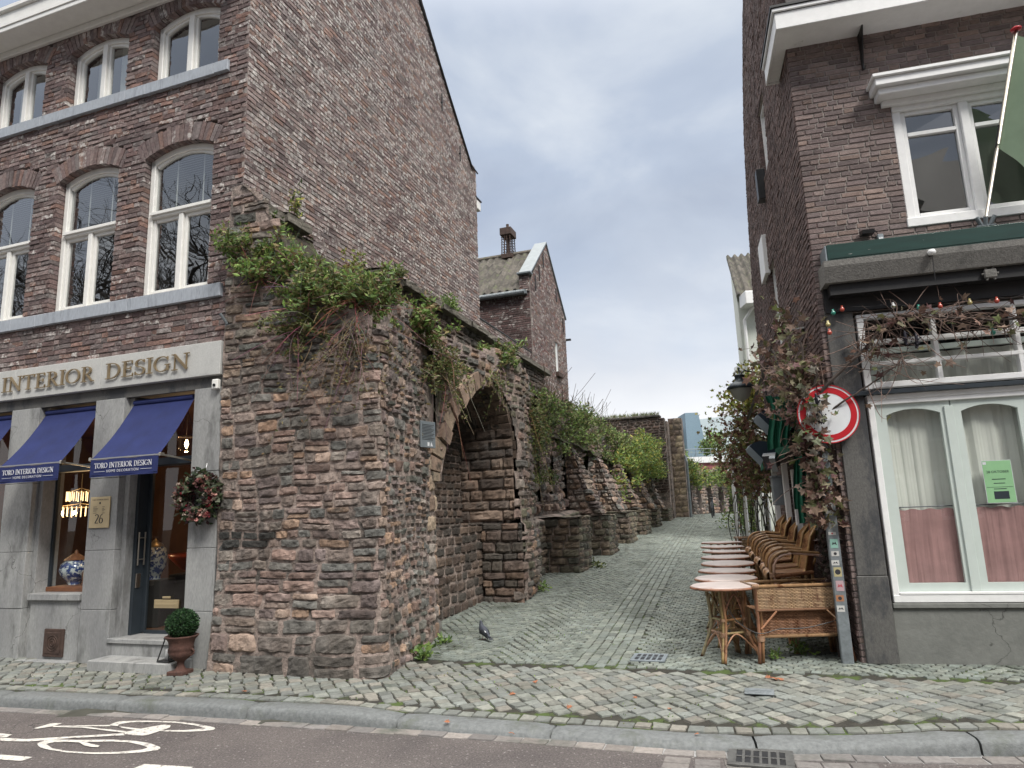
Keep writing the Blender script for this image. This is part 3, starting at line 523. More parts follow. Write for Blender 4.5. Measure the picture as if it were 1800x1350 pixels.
LBL = ['curled brown leaf on the setts below the corner of the ruin', 'dark leaf lying alone in the middle of the pavement', 'small brown leaf above the gully on the pavement', 'largest orange leaf of the three near the wicker bench', 'orange leaf touching the largest one near the wicker bench', 'brown leaf nearest the wicker bench legs', 'red leaf caught at the kerb joint', 'brown leaf on the pavement near the shop step', 'leaf on the setts below the pigeon', 'small leaf between the pigeon and the gully', 'orange leaf on the kerb stone in the middle', 'small leaf against the kerb left of the gully']
for i, (x, y, s_) in enumerate(LF):
    o = lf if i == 0 else lf.copy()
    if i: sc.collection.objects.link(o)
    tag(o, LBL[i], 'leaf', 'fallen leaves on the pavement'); o.location = (x, y, float(pz(x, y))+.008); o.rotation_euler = (rnd.uniform(-.3, .3), rnd.uniform(-.3, .3), rnd.uniform(0, 6)); o.scale = (s_,)*3
# ================================================================ LEFT SHOP HOUSE
def ribbon(mb, pts, w0, w1, d0, d1, fixed=None, P=None):
    pts = np.array(pts, float); t = np.gradient(pts, axis=0); t /= np.linalg.norm(t, axis=1)[:, None]+1e-9
    w_ = np.full(len(pts), fixed) if fixed else w0+(w1-w0)*np.abs(t[:, 1])**1.6
    nn = np.stack([-t[:, 1], t[:, 0]], 1)*w_[:, None]/2; A, B = pts+nn, pts-nn; n = len(pts)
    V = np.concatenate([np.stack([P_[:, 0], np.full(n, d), P_[:, 1]], 1) for d in (d0, d1) for P_ in (A, B)])
    F = []
    for i in range(n-1): F += [(i, i+1, n+i+1, n+i), (2*n+i, 2*n+i+1, 3*n+i+1, 3*n+i), (i, i+1, 2*n+i+1, 2*n+i), (n+i, n+i+1, 3*n+i+1, 3*n+i)]
    F += [(0, n, 3*n, 2*n), (n-1, 2*n-1, 4*n-1, 3*n-1)]
    mb.add(V, F)
def arc(cx, cy, rx, ry, a0, a1, n=18): return [(cx+rx*math.cos(R_(a)), cy+ry*math.sin(R_(a))) for a in np.linspace(a0, a1, n)]
TN, TK = .05, .125
def glyph(c):
    S = []; s_ = lambda x, y, l_=.15: S.append(([(x-l_, y), (x+l_, y)], .045))
    def st(x, f=TK, y0=0, y1=1): S.append(([(x, y0), (x, y1)], f))
    if c == 'I': st(.2); s_(.2, .02); s_(.2, .98); w_ = .40
    elif c == 'T': st(.38); s_(.38, .02); S.append(([(.03, .97), (.73, .97)], .055)); S.append(([(.05, .80), (.05, .98)], .035)); S.append(([(.71, .80), (.71, .98)], .035)); w_ = .76
    elif c == 'E': st(.2); S.append(([(.05, .02), (.62, .02)], .045)); S.append(([(.05, .98), (.58, .98)], .045)); S.append(([(.2, .52), (.5, .52)], .045)); S.append(([(.61, .02), (.63, .2)], .035)); S.append(([(.57, .98), (.57, .82)], .035)); S.append(([(.5, .42), (.5, .62)], .035)); w_ = .68
    elif c == 'N': st(.17, .05); st(.73, .05); S.append(([(.14, .98), (.76, .02)], .12)); s_(.17, .02, .13); s_(.73, .98, .13); s_(.10, .98, .09); w_ = .90
    elif c == 'O': S.append((arc(.42, .5, .36, .46, 0, 361, 36), None)); w_ = .86
    elif c == 'D': st(.2); S.append(([(.05, .02), (.35, .02)]+arc(.35, .5, .40, .48, -88, 88, 20)+[(.35, .98), (.05, .98)], None)); w_ = .84
    elif c == 'R': st(.2); s_(.2, .02); S.append(([(.05, .98), (.34, .98)]+arc(.34, .745, .22, .235, 88, -88, 14)+[(.2, .5)], None)); S.append(([(.36, .5), (.66, .02)], .10)); s_(.70, .02, .08); w_ = .76
    elif c == 'S': S.append((arc(.3, .74, .2, .235, 35, 250, 14)+[(.3, .52)]+arc(.29, .265, .225, .24, 70, -145, 16), None)); S.append(([(.50, .78), (.5, .97)], .035)); S.append(([(.07, .03), (.07, .24)], .035)); w_ = .58
    elif c == 'G': S.append((arc(.42, .5, .36, .46, 48, 318, 28), None)); st(.70, .11, .08, .44); s_(.70, .44, .13); S.append(([(.69, .72), (.69, .95)], .035)); w_ = .88
    elif c == '2': S.append((arc(.25, .74, .2, .22, 160, -35, 14)+[(.06, .05)], None)); S.append(([(.05, .04), (.48, .04)], .07)); w_ = .56
    elif c == '6': S.append((arc(.27, .3, .21, .27, 0, 361, 20), None)); S.append(([(.06, .34), (.12, .62), (.24, .85), (.42, .98)], .07)); w_ = .56
    else: w_ = .42
    return S, w_
def serif(mb, s, h, x, z, d0, d1, fit=None):
    """letters of cap height h in the x-z plane at depth d0..d1; returns end x"""
    tot = sum(glyph(c)[1] for c in s)*h; k = fit/tot if fit else 1
    for c in s:
        S, w_ = glyph(c)
        for i, (pts, f) in enumerate(S):
            P_ = [(x+p*h*k, z+q*h) for p, q in pts]; e = i*.0004; ribbon(mb, P_, TN*h, TK*h*(.5+.5*k), d0-e, d1, f*h*(.5+.5*k) if f else None)
        x += w_*h*k
    return x
house = thing('shop_house', 'weathered brick corner house with grey stone shopfront and blue awnings on the left', 'house', tuple(PG), -AL)
PF = lambda a, b, d: np.stack([a, -d, b], -1); PGb = lambda a, b, d: np.stack([d, a, b], -1)
WIN1 = [(-1.66, -.51), (-3.26, -2.13), (-4.86, -3.76), (-6.4, -5.36)]; W1 = (4.50, 6.46, .13); W2 = (7.58, 8.50, .14)
def circ(x0, x1, zs, rise): h = (x1-x0)/2; Rr = (h*h+rise*rise)/(2*rise); return (x0+x1)/2, h, Rr, zs+rise-Rr
def cuts(b):
    o = []
    for (z0, zs, ri) in (W1, W2):
        for x0, x1 in WIN1:
            c, h, Rr, cz = circ(x0, x1, zs, ri)
            if z0 <= b <= zs: o.append((x0, x1))
            elif zs < b < cz+Rr+.27:
                q = (Rr+.27)**2-(b-cz)**2
                if q > 0: hw = min(h+.07+.25*(b-zs), math.sqrt(q)); o.append((c-hw, c+hw))
    return o
def minus(full, o):
    r = []; a = full[0]
    for x0, x1 in sorted(o):
        if x0 > a: r.append((a, min(x0, full[1])))
        a = max(a, x1)
    if a < full[1]: r.append((a, full[1]))
    return r
b = MB(); bricks(b, PF, 3.76, 8.93, lambda z: minus((-6.6, 0), cuts(z)), bl=.215, bh=.070, j=.011, pal=PAL_OLD, jit=.010, dep=.03, edge=.15, rough=.0032, white=.10, s=3)
# soldier arches above the windows
for (z0, zs, ri) in (W1, W2):
    for x0, x1 in WIN1:
        c, h, Rr, cz = circ(x0, x1, zs, ri); th = math.asin(min(1, (h+.05)/(Rr))); n = int(2*th*Rr/.062); g_ = np.random.default_rng(int(abs(x0*100+z0)))
        for i in range(n):
            a0 = -th+2*th*i/n+.004/Rr; a1 = -th+2*th*(i+1)/n-.004/Rr; r0, r1 = Rr+.003+g_.normal(0, .004), Rr+.255+g_.normal(0, .008); dd = g_.uniform(.0, .014)
            V = [(c+r*math.sin(a), y, cz+r*math.cos(a)) for y in (-dd, .15) for r, a in ((r0, a0), (r0, a1), (r1, a1), (r1, a0))]; col = np.array(PAL_OLD[g_.integers(7)])*g_.uniform(.8, 1.2)
            b.add(V, [(0, 1, 2, 3), (0, 1, 5, 4), (1, 2, 6, 5), (2, 3, 7, 6), (3, 0, 4, 7)], (*col, .8 if g_.random() < .14 else .1), 0)
        b.add([(c+r*math.sin(a), .006, cz+r*math.cos(a)) for a in np.linspace(-th, th, 14) for r in (Rr+.01, Rr+.25)], [(2*i, 2*i+1, 2*i+3, 2*i+2) for i in range(13)], m=1)
b.build('front_brickwork', [M['brick_old'], M['mortar']], house)
def gab(z):
    if z < 9.75: t1 = 7.86
    elif z < 9.82: t1 = 7.8
    else: t1 = 7.5-(z-9.75)*1.065
    return [(max(0, (z-9.3)), t1)] if t1 > max(0, z-9.3) else []
b = MB(); bricks(b, PGb, 2.6, 13.2, gab, bl=.215, bh=.069, j=.011, pal=[(c[0]*1.24, c[1]*1.3, c[2]*1.3) for c in PAL_OLD], jit=.006, dep=.03, rough=.0022, white=.58, s=8)
bricks(b, lambda a, b_, d: np.stack([d-.02, a, b_], -1), 3.2, 6.05, lambda z: [(7.87, 11.88)], bl=.21, bh=.064, j=.012, pal=PAL_OLD, jit=.010, rough=.003, white=.3, s=9)
b.build('gable_brickwork', [M['brick_old'], M['mortar_pale']], house)
# shell that closes the house (side away from view, back) so rooms are dark
b = MB(); b.quad((-6.6, .01, 0), (-6.6, 7.8, 0), (-6.6, 7.8, 9.3), (-6.6, .01, 9.3)); b.quad((-6.6, 7.8, 0), (-.05, 7.8, 0), (-.05, 7.8, 9.6), (-6.6, 7.8, 9.6))
b.quad((-.06, .2, 0), (-.06, 7.8, 0), (-.06, 7.8, 9.6), (-.06, .2, 9.6)); b.build('inner_wall', M['dark'], house)
b = MB(); n_ = 60
for (y0, z0_, y1, z1_) in ((-.36, 9.27, 3.95, 13.45), (7.62, 9.66, 3.85, 13.45)):
    b.grid(lambda u, v: np.stack([u, y0+(y1-y0)*v, z0_+(z1_-z0_)*v+.03*np.sin(u*2*math.pi/.24)+.02*((v*18) % 1)], -1), np.linspace(-6.7, .02, 200), np.linspace(0, 1, 73), col=(.09, .07, .06, 1))
b.build('roof', M['tile'], house)
b = MB(); b.box(-6.7, .06, -.36, .02, 8.90, 8.93); b.box(-6.7, .06, -.385, -.355, 8.885, 9.20, bev=.008); b.box(-6.7, .08, -.43, -.36, 9.20, 9.28, bev=.012); b.box(-6.7, .03, -.06, 0.0, 8.80, 8.90, bev=.01); b.box(-6.7, .03, -.40, -.385, 8.96, 9.02, bev=.004)
b.build('cornice', M['cream'], house); b = MB(); b.box(-.42, .0, 7.9, 8.12, 8.83, 9.06, bev=.01); b.build('gutter_end', M['cream'], house)
b = MB(); b.tube([(.03, 7.55, 9.72), (.03, 3.9, 13.15)], .022, 6); b.box(-.5, .02, 7.80, 8.15, 9.07, 9.10); b.tube([(.03, 7.5, 9.76), (.03, 7.9, 9.72)], .02, 6)
b.build('verge_strip', M['black'], house); b = MB(); b.tube([(-.05, 7.86, 6.09), (-.05, 11.9, 6.09)], .03, 6); b.build('wall_capping', M['black'], house)
for t_, z_, l_ in ((5.92, 10.45, .42), (6.86, 9.72, .38), (1.9, 10.9, .4)):
    b = MB(); b.tube([(.03, t_, z_-l_/2), (.03, t_, z_+l_/2)], .014, 6); b.tube([(.0, t_, z_), (.05, t_, z_)], .022, 6); b.build('wall_anchor', M['black'], house)
# sill bands: blue stone, jointed
for z0, z1, x1 in ((4.33, 4.50, -.25), (7.42, 7.58, -.29)):
    xs = [-6.6, -5.2, -4.9, -3.72, -3.32, -2.07, -1.7, -.52, x1] if z0 > 5 else [-6.6, -5.0, -3.9, -3.42, -2.05, -1.75, x1]
    for a, c in zip(xs, xs[1:]):
        b = MB(); b.box(a+.002, c-.002, -.055, .16, z0+rnd.uniform(-.004, .004), z1, bev=.006); b.build('sill', M['sill_stone'], house)
# windows
def arch_strip(mb, c, zs, ri, h, w_, y0, y1, n=16, m=0):
    Rr = (h*h+ri*ri)/(2*ri); cz = zs+ri-Rr; th = math.asin(h/Rr); V = []
    for a in np.linspace(-th, th, n):
        for r in (Rr, Rr-w_):
            for y in (y0, y1): V.append((c+r*math.sin(a), y, cz+r*math.cos(a)))
    F = []
    for i in range(n-1):
        k = 4*i; F += [(k, k+2, k+6, k+4), (k+1, k+3, k+7, k+5), (k, k+1, k+5, k+4), (k+2, k+3, k+7, k+6)]
    mb.add(V, F, m=m)
def arched_pane(mb, x0, x1, z0, zs, ri, y, full):
    c, h = (full[0]+full[1])/2, (full[1]-full[0])/2; Rr = (h*h+ri*ri)/(2*ri); cz = zs+ri-Rr; xs = np.linspace(x0, x1, 9)
    top = [cz+math.sqrt(max(0, Rr*Rr-(x-c)**2)) for x in xs]; mb.add([(x, y, z0) for x in xs]+[(x, y, t) for x, t in zip(xs, top)], [(i, i+1, 9+i+1, 9+i) for i in range(8)])
def room(mb, x0, x1, y0, y1, z0, z1, m=0):
    for q in (((x0, y1, z0), (x1, y1, z0), (x1, y1, z1), (x0, y1, z1)), ((x0, y0, z0), (x0, y1, z0), (x0, y1, z1), (x0, y0, z1)), ((x1, y0, z0), (x1, y1, z0), (x1, y1, z1), (x1, y0, z1)), ((x0, y0, z1), (x1, y0, z1), (x1, y1, z1), (x0, y1, z1)), ((x0, y0, z0), (x1, y0, z0), (x1, y1, z0), (x0, y1, z0))): mb.quad(*q, m=m)
def window(parent, x0, x1, z0, zs, ri, zt, mw, ycol=.10, blind=True, seed=0):
    c, h = (x0+x1)/2, (x1-x0)/2; f = MB(); y0 = ycol; F_ = .075
    for a, bb in ((x0, x0+F_), (x1-F_, x1)): f.box(a, bb, y0, y0+.09, z0, zs+.02, bev=.006)
    f.box(x0, x1, y0-.03, y0+.09, z0, z0+.055, bev=.006); arch_strip(f, c, zs, ri, h, F_, y0, y0+.09)
    if zt: f.box(x0+F_, x1-F_, y0-.02, y0+.09, zt-.035, zt+.04, bev=.006); f.box(x0+F_-.01, x1-F_+.01, y0-.045, y0-.02, zt+.0, zt+.045, bev=.004)
    top = zt-.035 if zt else zs+.05
    f.box(c-mw/2, c+mw/2, y0-.01, y0+.09, z0+.055, top if zt else zs+ri-.06, bev=.006)
    for a, bb in ((x0+F_, c-mw/2), (c+mw/2, x1-F_)):      # casement stiles set back a little
        for e0, e1 in ((a, a+.045), (bb-.045, bb)): f.box(e0+.001, e1-.001, y0+.025, y0+.075, z0+.056, (top-.001) if zt else zs+ri*.35, bev=.004)
        f.box(a+.046, bb-.046, y0+.025, y0+.075, z0+.056, z0+.12, bev=.004)
        if zt: f.box(a+.046, bb-.046, y0+.025, y0+.075, top-.05, top-.001, bev=.004)
    if zt: arch_strip(f, c, zs-.055, ri, h-F_-.002, .045, y0+.025, y0+.07)
    else: arch_strip(f, c, zs-.055, ri, h-F_-.002, .05, y0+.025, y0+.07)
    fo = f.build('window', M['cream'], parent)
    g_ = MB(); gy = y0+.055
    if zt: arched_pane(g_, x0+F_, x1-F_, zt+.04, zs, ri, gy+.001*seed, (x0+.02, x1-.02)); g_.build('pane', M['glass'], fo); g_ = MB()
    for k_, (a, bb) in enumerate(((x0+F_+.04, c-mw/2-.04), (c+mw/2+.04, x1-F_-.04))):
        g_ = MB(); e = (-.004, .005)[k_]
        if zt: g_.add([(a, gy-e, z0+.1), (bb, gy+e, z0+.1), (bb, gy+e+.002, top-.04), (a, gy-e, top-.04)], [(0, 1, 2, 3)])
        else: arched_pane(g_, a, bb, z0+.1, zs-.03, ri, gy, (x0+.03, x1-.03))
        g_.build('pane', M['glass'], fo)
    r_ = MB(); room(r_, x0-.02, x1+.02, y0+.09, y0+1.6, z0-.02, zs+ri+.05); r_.build('room', M['dark'], fo)
    if blind == 'slats':
        s_ = MB(); z = zt+.08
        while z < zs+.10: s_.add([(x0+.12, y0+.13, z), (x1-.12, y0+.13, z), (x1-.12, y0+.165, z+.022), (x0+.12, y0+.165, z+.022)], [(0, 1, 2, 3)]); z += .034
        for x in (x0+.35, x1-.35): s_.box(x-.008, x+.008, y0+.12, y0+.125, zt+.06, zs+.12)
        s_.build('blind', M['blind'], fo)
    elif blind == 'net':
        s_ = MB(); s_.grid(lambda u, v: np.stack([u, y0+.2+.02*np.sin(u*30)+0*v, v], -1), np.linspace(x0+.18, c-.10, 26), np.array([z0+.05, zs+.1])); s_.grid(lambda u, v: np.stack([u, y0+.2+.02*np.sin(u*30)+0*v, v], -1), np.linspace(c+.12, x1-.15, 26), np.array([z0+.05, zs+.1])); s_.build('curtain', M['curtain'], fo)
    return fo
for i, (x0, x1) in enumerate(WIN1):
    window(house, x0, x1, W1[0], W1[1]+.0, W1[2], 5.66, .075, blind='slats', seed=i); window(house, x0, x1, W2[0], W2[1], W2[2], None, .085, blind='net' if i > 0 else None, seed=i)
# shopfront stone
b = MB()
for a, c in ((-6.6, -3.68), (-3.676, -2.105), (-2.101, -.19)): b.box(a, c, -.065, .02, 3.34, 3.755, bev=.006)
b.build('sign_band', M['bluestone_pale'], house)
b = MB(); b.box(-6.6, -.2, .0, .34, 3.20, 3.338); b.box(-.2, .0, .0, .3, 0, 3.76); b.build('lintel', M['bluestone_dark'], house)  # beam in darker stone: its colour carries the shadow below the sign band
PIL = [(-.60, -.19), (-2.2, -1.72), (-3.74, -3.22), (-5.2, -4.72)]
for x0, x1 in PIL:
    b = MB(); zc = [0, .62, 1.32, 2.2, 3.2]
    for z0, z1 in zip(zc, zc[1:]): b.box(x0, x1, -.02+rnd.uniform(-.003, .003), .34, z0+.002, z1-.002, bev=.005)
    b.box(x0-.075, x0, .06, .36, 0, 3.2, bev=.004) if x0 < -1 else None; b.box(x1, x1+.075, .07, .36, .0, 3.2, bev=.004) if x1 < -1 else None
    b.build('pillar', M['bluestone'], house)
OP = [(-3.14, -2.28), (-4.64, -3.82), (-6.5, -5.28)]
for x0, x1 in OP:
    b = MB(); b.box(x0, x1, .04, .3, .0, .72, bev=.004); b.box(x0-.02, x1+.02, -.005, .34, .72, .80, bev=.006); b.build('window_plinth', M['bluestone'], house)
    f = MB(); f.box(x0, x1, .22, .5, .80, .86, bev=.004); fo = f.build('display_window', M['wood'], house)
    f = MB(); f.box(x0, x1, .12, .26, 2.33, 2.42, bev=.004); f.box(x0, x0+.03, .24, .28, .86, 3.2); f.box(x1-.03, x1, .24, .28, .86, 3.2); f.build('frame', M['steel_dark'], fo)
    g_ = MB(); g_.quad((x0, .255, .86), (x1, .256, .86), (x1, .256, 3.2), (x0, .255, 3.2)); g_.build('pane', M['glass_shop'], fo)
# vent grille
b = MB(); b.box(-2.83, -2.50, .015, .045, .05, .38, bev=.006); b.box(-2.79, -2.54, .008, .02, .09, .34, bev=.004)
for r in (.03, .06, .09): b.tube([(-2.665+r*math.cos(a), .006, .215+r*math.sin(a)) for a in np.linspace(0, 2*math.pi, 20)], .006, 5)
b.box(-3.14, -2.28, -.1, .03, -.03, .02, bev=.003, m=1)
b.build('vent_grille', [M['iron'], M['bluestone']], house)
# entrance: step, threshold, glazed steel door
b = MB(); b.box(-1.66, -.44, -.33, -.021, 0.0, .115, bev=.008); b.box(-1.72, -.60, -.02, .34, .0, .245, bev=.004); b.box(-1.72, -.60, -.045, .40, .248, .30, bev=.006); b.build('step', M['bluestone'], house)
f = MB(); f.box(-1.644, -1.60, .18, .36, .30, 3.2, bev=.003); f.box(-1.60, -1.54, .32, .36, .31, 3.2, bev=.003); f.box(-.66, -.601, .30, .36, .30, 3.2); f.box(-1.54, -.66, .32, .36, .30, .34); f.box(-1.6, -.66, .14, .34, 2.33, 2.42, bev=.004); do = f.build('door', M['steel_dark'], house)
g_ = MB(); g_.quad((-1.54, .34, .34), (-.66, .341, .34), (-.66, .341, 3.2), (-1.54, .34, 3.2)); g_.build('pane', M['glass_shop'], do)
h_ = MB()
for y in (.20, .29): h_.tube([(-1.575, y, 1.12), (-1.575, y, 1.52)], .009, 8)
for z in (1.19, 1.45): h_.tube([(-1.575, .19, z), (-1.575, .30, z)], .007, 8)
h_.box(-1.60, -1.585, .2, .27, .85, 1.02, bev=.004); h_.build('handle', M['chrome'], do)
h_ = MB(); h_.box(-1.40, -1.02, .315, .335, .60, .70, bev=.004); h_.box(-1.37, -1.05, .31, .316, .63, .66, bev=.003); h_.box(-1.27, -1.15, .31, .33, .715, .74, bev=.003); h_.build('letter_box', M['brass'], do)
# the shop room
b = MB(); room(b, -6.55, -.10, .5, 4.2, .28, 3.3); b.build('shop_room', M['warm'], house)
# sign lettering in gilt capitals
b = MB(); xe = serif(b, 'INTERIOR', .20, -3.90, 3.45, -.095, -.078, fit=1.70); b.build('sign_lettering', M['gold'], house); b = MB(); serif(b, 'DESIGN', .20, -2.01, 3.45, -.095, -.078, fit=1.38); b.build('sign_lettering', M['gold'], house); b = MB()
serif(b, 'TORO', .20, -4.98, 3.45, -.095, -.078, fit=.88)
b.build('sign_lettering', M['gold'], house)
# ---- awnings
def awning():
    t = thing('awning', '', 'awning', tuple(Lw(-1.165, 0, 0)), -AL, 'navy awnings over the shopfront'); W_ = .515
    b = MB(); 
    def cf(u, v):
        y = .06-.51*v; z = 3.10-.72*v-.05*np.sin(v*math.pi); return np.stack([u*(W_-.03+.03*v), y, z+.010*np.sin(u*7+v*2)*np.sin(v*3.1)+.004*np.sin(u*23+v*5)*v], -1)
    b.grid(cf, np.linspace(-1, 1, 17), np.linspace(0, 1, 15)); b.build('canopy', M['navy'], t, smooth=True)
    b = MB(); b.grid(lambda u, v: np.stack([u*W_, -.452+.004*np.sin(u*7+v)-.006*v, 2.38-.205*v], -1), np.linspace(-1, 1, 25), np.linspace(0, 1, 5))
    b.box(-W_, W_, -.459, -.455, 2.195, 2.20); va = b.build('valance', M['navy'], t, smooth=True)
    b = MB(); serif(b, 'TORO INTERIOR DESIGN', .062, -.44, 2.275, -.468, -.464, fit=.88); b.box(-.44, -.27, -.467, -.4655, 2.235, 2.239); b.box(.27, .44, -.467, -.4655, 2.235, 2.239); b.build('lettering', M['letter_white'], va)
    text('small_lettering', 'HOME DECORATION', .044, M['letter_white'], va, (0, -.466, 2.222), (R_(90), 0, 0), .0008, space=1.22)
    b = MB(); b.tube([(-W_-.02, -.44, 2.385), (W_+.02, -.44, 2.385)], .014, 8); b.build('front_bar', M['chrome'], t)
    for s_ in (-1, 1):
        b = MB(); b.tube([(s_*(W_+.02), -.44, 2.385), (s_*(W_-.0), -.2, 2.37), (s_*(W_-.02), .12, 2.34)], .012, 6); b.box(s_*(W_+.02)-.015, s_*(W_+.02)+.015, -.46, -.40, 2.37, 2.41, bev=.004); b.build('arm', M['chrome'], t)
    b = MB(); b.tube([(-W_+.04, .07, 3.13), (W_-.04, .07, 3.13)], .035, 10); b.build('roller', M['navy'], t)
    return t
aw = awning(); aw['label'] = 'navy awning above the glazed shop door, nearest the stone ruin'
for sc_, lb in ((-2.71, 'navy awning over the display window between the two middle pillars'), (-4.23, 'navy awning cut by the left edge of the photo')): dup(aw, tuple(Lw(sc_, 0, 0)), -AL, lb)
# ---- house number plate, sensor box
t = thing('number_plate', 'gold plate with small print and the number 26 on the shop pillar', 'plaque', tuple(Lw(-1.985, -.025, 1.78)), -AL)
b = MB(); b.box(-.165, .165, -.012, 0, -.19, .19, bev=.003); b.build('plate', M['brass'], t)
b = MB(); serif(b, '26', .115, -.07, -.135, -.0145, -.0125, fit=.14); b.box(-.012, .012, -.0135, -.0125, .10, .125); g_ = np.random.default_rng(2)
for z in (.065, .045, .03, .015, -.01): b.box(-.11, -.11+g_.uniform(.05, .09), -.0132, -.0124, z, z+.005); b.box(.04, .04+g_.uniform(.03, .06), -.0132, -.0124, z-.002, z+.003)
b.build('lettering', M['black'], t); text('small_lettering', 'TORO INTERIOR DESIGN', .024, M['black'], t, (0, -.0125, .145), (R_(90), 0, 0), .0003)
t = thing('alarm_box', 'small cream alarm sensor box at the right end of the sign band', 'alarm box', tuple(Lw(-.24, -.03, 3.22)), -AL)
b = MB(); b.box(-.045, .045, -.06, 0, -.06, .06, bev=.01); b.build('casing', M['cream'], t); b = MB(); b.lathe([(.02, 0), (.018, .012), (.008, .012), (.008, .004)], n=12); o = b.build('lens', M['black'], t); o.rotation_euler = (R_(90), 0, 0); o.location = (0, -.06, -.015)
t = thing('wall_spout', 'small grey metal spout on the brick just above the sign band end', 'spout', tuple(Lw(-.12, 0, 3.95)), -AL); b = MB(); b.box(-.04, .06, -.05, 0, -.03, 0, bev=.004); b.tube([(-.05, -.12, .12), (.0, -.05, .0)], .018, 8); b.build('pipe', M['galv'], t)
# ---- wreath
t = thing('flower_wreath', 'autumn wreath of dark leaves with pink and white flowers on the stone pillar', 'wreath', tuple(Lw(-.36, -.10, 1.90)), -AL)
g_ = np.random.default_rng(5); n = 900; a = g_.uniform(0, 2*math.pi, n); rr = .215+g_.normal(0, .048, n); cen = np.stack([rr*np.cos(a), g_.normal(-.02, .045, n), rr*np.sin(a)], 1)
b = MB(); leaves(b, cen, .075, [(.03, .05, .02), (.05, .07, .03), (.10, .12, .07), (.08, .03, .03), (.05, .02, .025), (.14, .15, .11), (.02, .035, .02)], 3, up=0, asp=.32); b.build('foliage', M['leafv'], t)
n = 46; a = g_.uniform(0, 2*math.pi, n); rr = .21+g_.normal(0, .05, n); b = MB()
for i in range(n):
    c = (rr[i]*math.cos(a[i]), -.085+g_.normal(0, .01), rr[i]*math.sin(a[i])); leaves(b, np.tile(c, (7, 1)), .04, [[(.5, .28, .24)], [(.62, .5, .42)], [(.45, .2, .18)], [(.20, .02, .03)]][i % 4], i+50, up=0, asp=.5)
b.build('flowers', M['leafv'], t); b = MB(); b.tube([(.19*math.cos(q), 0, .19*math.sin(q)) for q in np.linspace(0, 2*math.pi, 24)], .05, 8, col=(.03, .025, .015, 1)); b.tube([(0, .03, .2), (0, .09, .42)], .004, 5); b.build('ring', M['twig'], t)
# ---- urn and clipped box ball
ub = Lw(-.36, -.27, .005)
t = thing('garden_urn', 'rust brown footed garden urn on the setts beside the shop step', 'urn', tuple(ub), -AL+R_(8)); t.scale = (.88,)*3; b = MB(); b.box(-.11, .11, -.11, .11, 0, .05, bev=.008); b.build('foot', M['terra'], t)
b = MB(); b.lathe([(.08, .05), (.055, .075), (.04, .11), (.045, .15), (.075, .175), (.12, .21), (.145, .26), (.135, .285), (.15, .30), (.14, .33), (.155, .40), (.19, .44), (.20, .455), (.185, .46), (.15, .44)], n=32); b.build('bowl', M['terra'], t, smooth=True)
for s_ in (-1, 1):
    b = MB(); b.tube([(s_*(.13+.05*math.sin(q)), 0, .22+.09*q/math.pi) for q in np.linspace(0, math.pi, 10)], .011, 6); b.build('handle', M['terra'], t)
t = thing('box_ball', 'clipped round dark green box shrub growing in the rusty urn', 'shrub', tuple(ub+np.array((0, 0, .525))), 0); t.scale = (.78,)*3; g_ = np.random.default_rng(9)
v = g_.normal(0, 1, (5200, 3)); v /= np.linalg.norm(v, axis=1)[:, None]; r = .205*(1-.22*g_.random(5200)**2.2)*(1+.03*fbm(v[:, 0]*3, v[:, 1]*3, v[:, 2]*3)); b = MB(); leaves(b, v*r[:, None]*np.array((1.03, 1.03, .95)), .026, [(.02, .055, .02), (.03, .08, .028), (.045, .10, .035), (.015, .04, .018)], 4, up=.1, asp=.4); b.build('foliage', M['leafv'], t)
b = MB(); b.lathe([(.001, -.17), (.1, -.14), (.16, -.05), (.165, .02), (.13, .11), (.05, .16), (.001, .165)], n=16, col=(.012, .02, .01, 1)); b.build('stem', M['twig'], t)
# ---- lantern with candle
t = thing('candle_lantern', 'black metal lantern with a white candle on the lower shop step', 'lantern', tuple(Lw(-.60, -.20, .117)), -AL); b = MB(); b.box(-.085, .085, -.085, .085, 0, .018, bev=.003)
for sx_ in (-1, 1):
    for sy in (-1, 1): b.tube([(sx_*.078, sy*.078, .018), (sx_*.032, sy*.032, .24)], .0075, 6)
b.box(-.045, .045, -.045, .045, .235, .25, bev=.003); b.tube([(-.03, 0, .25), (-.02, 0, .29), (.02, 0, .29), (.03, 0, .25)], .005, 6); b.build('frame', M['black'], t)
b = MB(); b.lathe([(.001, .02), (.036, .02), (.036, .125), (.03, .13), (.02, .122), (.001, .12)], n=16); b.tube([(0, 0, .12), (.002, 0, .14)], .002, 4); b.build('candle', M['white'], t, smooth=True)
# ---- objects in the shop window
M['porc'] = mat('blue_white_porcelain', (.55, .6, .62), .2, var=.0, spots=(.03, .06, .20), sscale=16, slo=.47, shi=.52, coat=.5)
t = thing('porcelain_pot', 'squat blue and white porcelain pot with a dark lid in the display window', 'pot', tuple(Lw(-3.02, .52, .86)), 0); b = MB(); b.lathe([(.07, 0), (.10, .05), (.17, .13), (.19, .20), (.17, .27), (.13, .30), (.13, .32)], n=28); b.build('body', M['porc'], t, smooth=True); b = MB(); b.lathe([(.14, .32), (.12, .34), (.05, .39), (.02, .41), (.02, .44), (.005, .45)], n=20); b.build('lid', M['wood'], t, smooth=True)
t = thing('porcelain_jar', 'tall blue and white ginger jar with a gilt lid standing behind the door', 'jar', tuple(Lw(-2.10, .95, .28)), 0); b = MB(); b.box(-.2, .2, -.2, .2, 0, .60, bev=.01); b.build('pedestal', M['dark'], t)
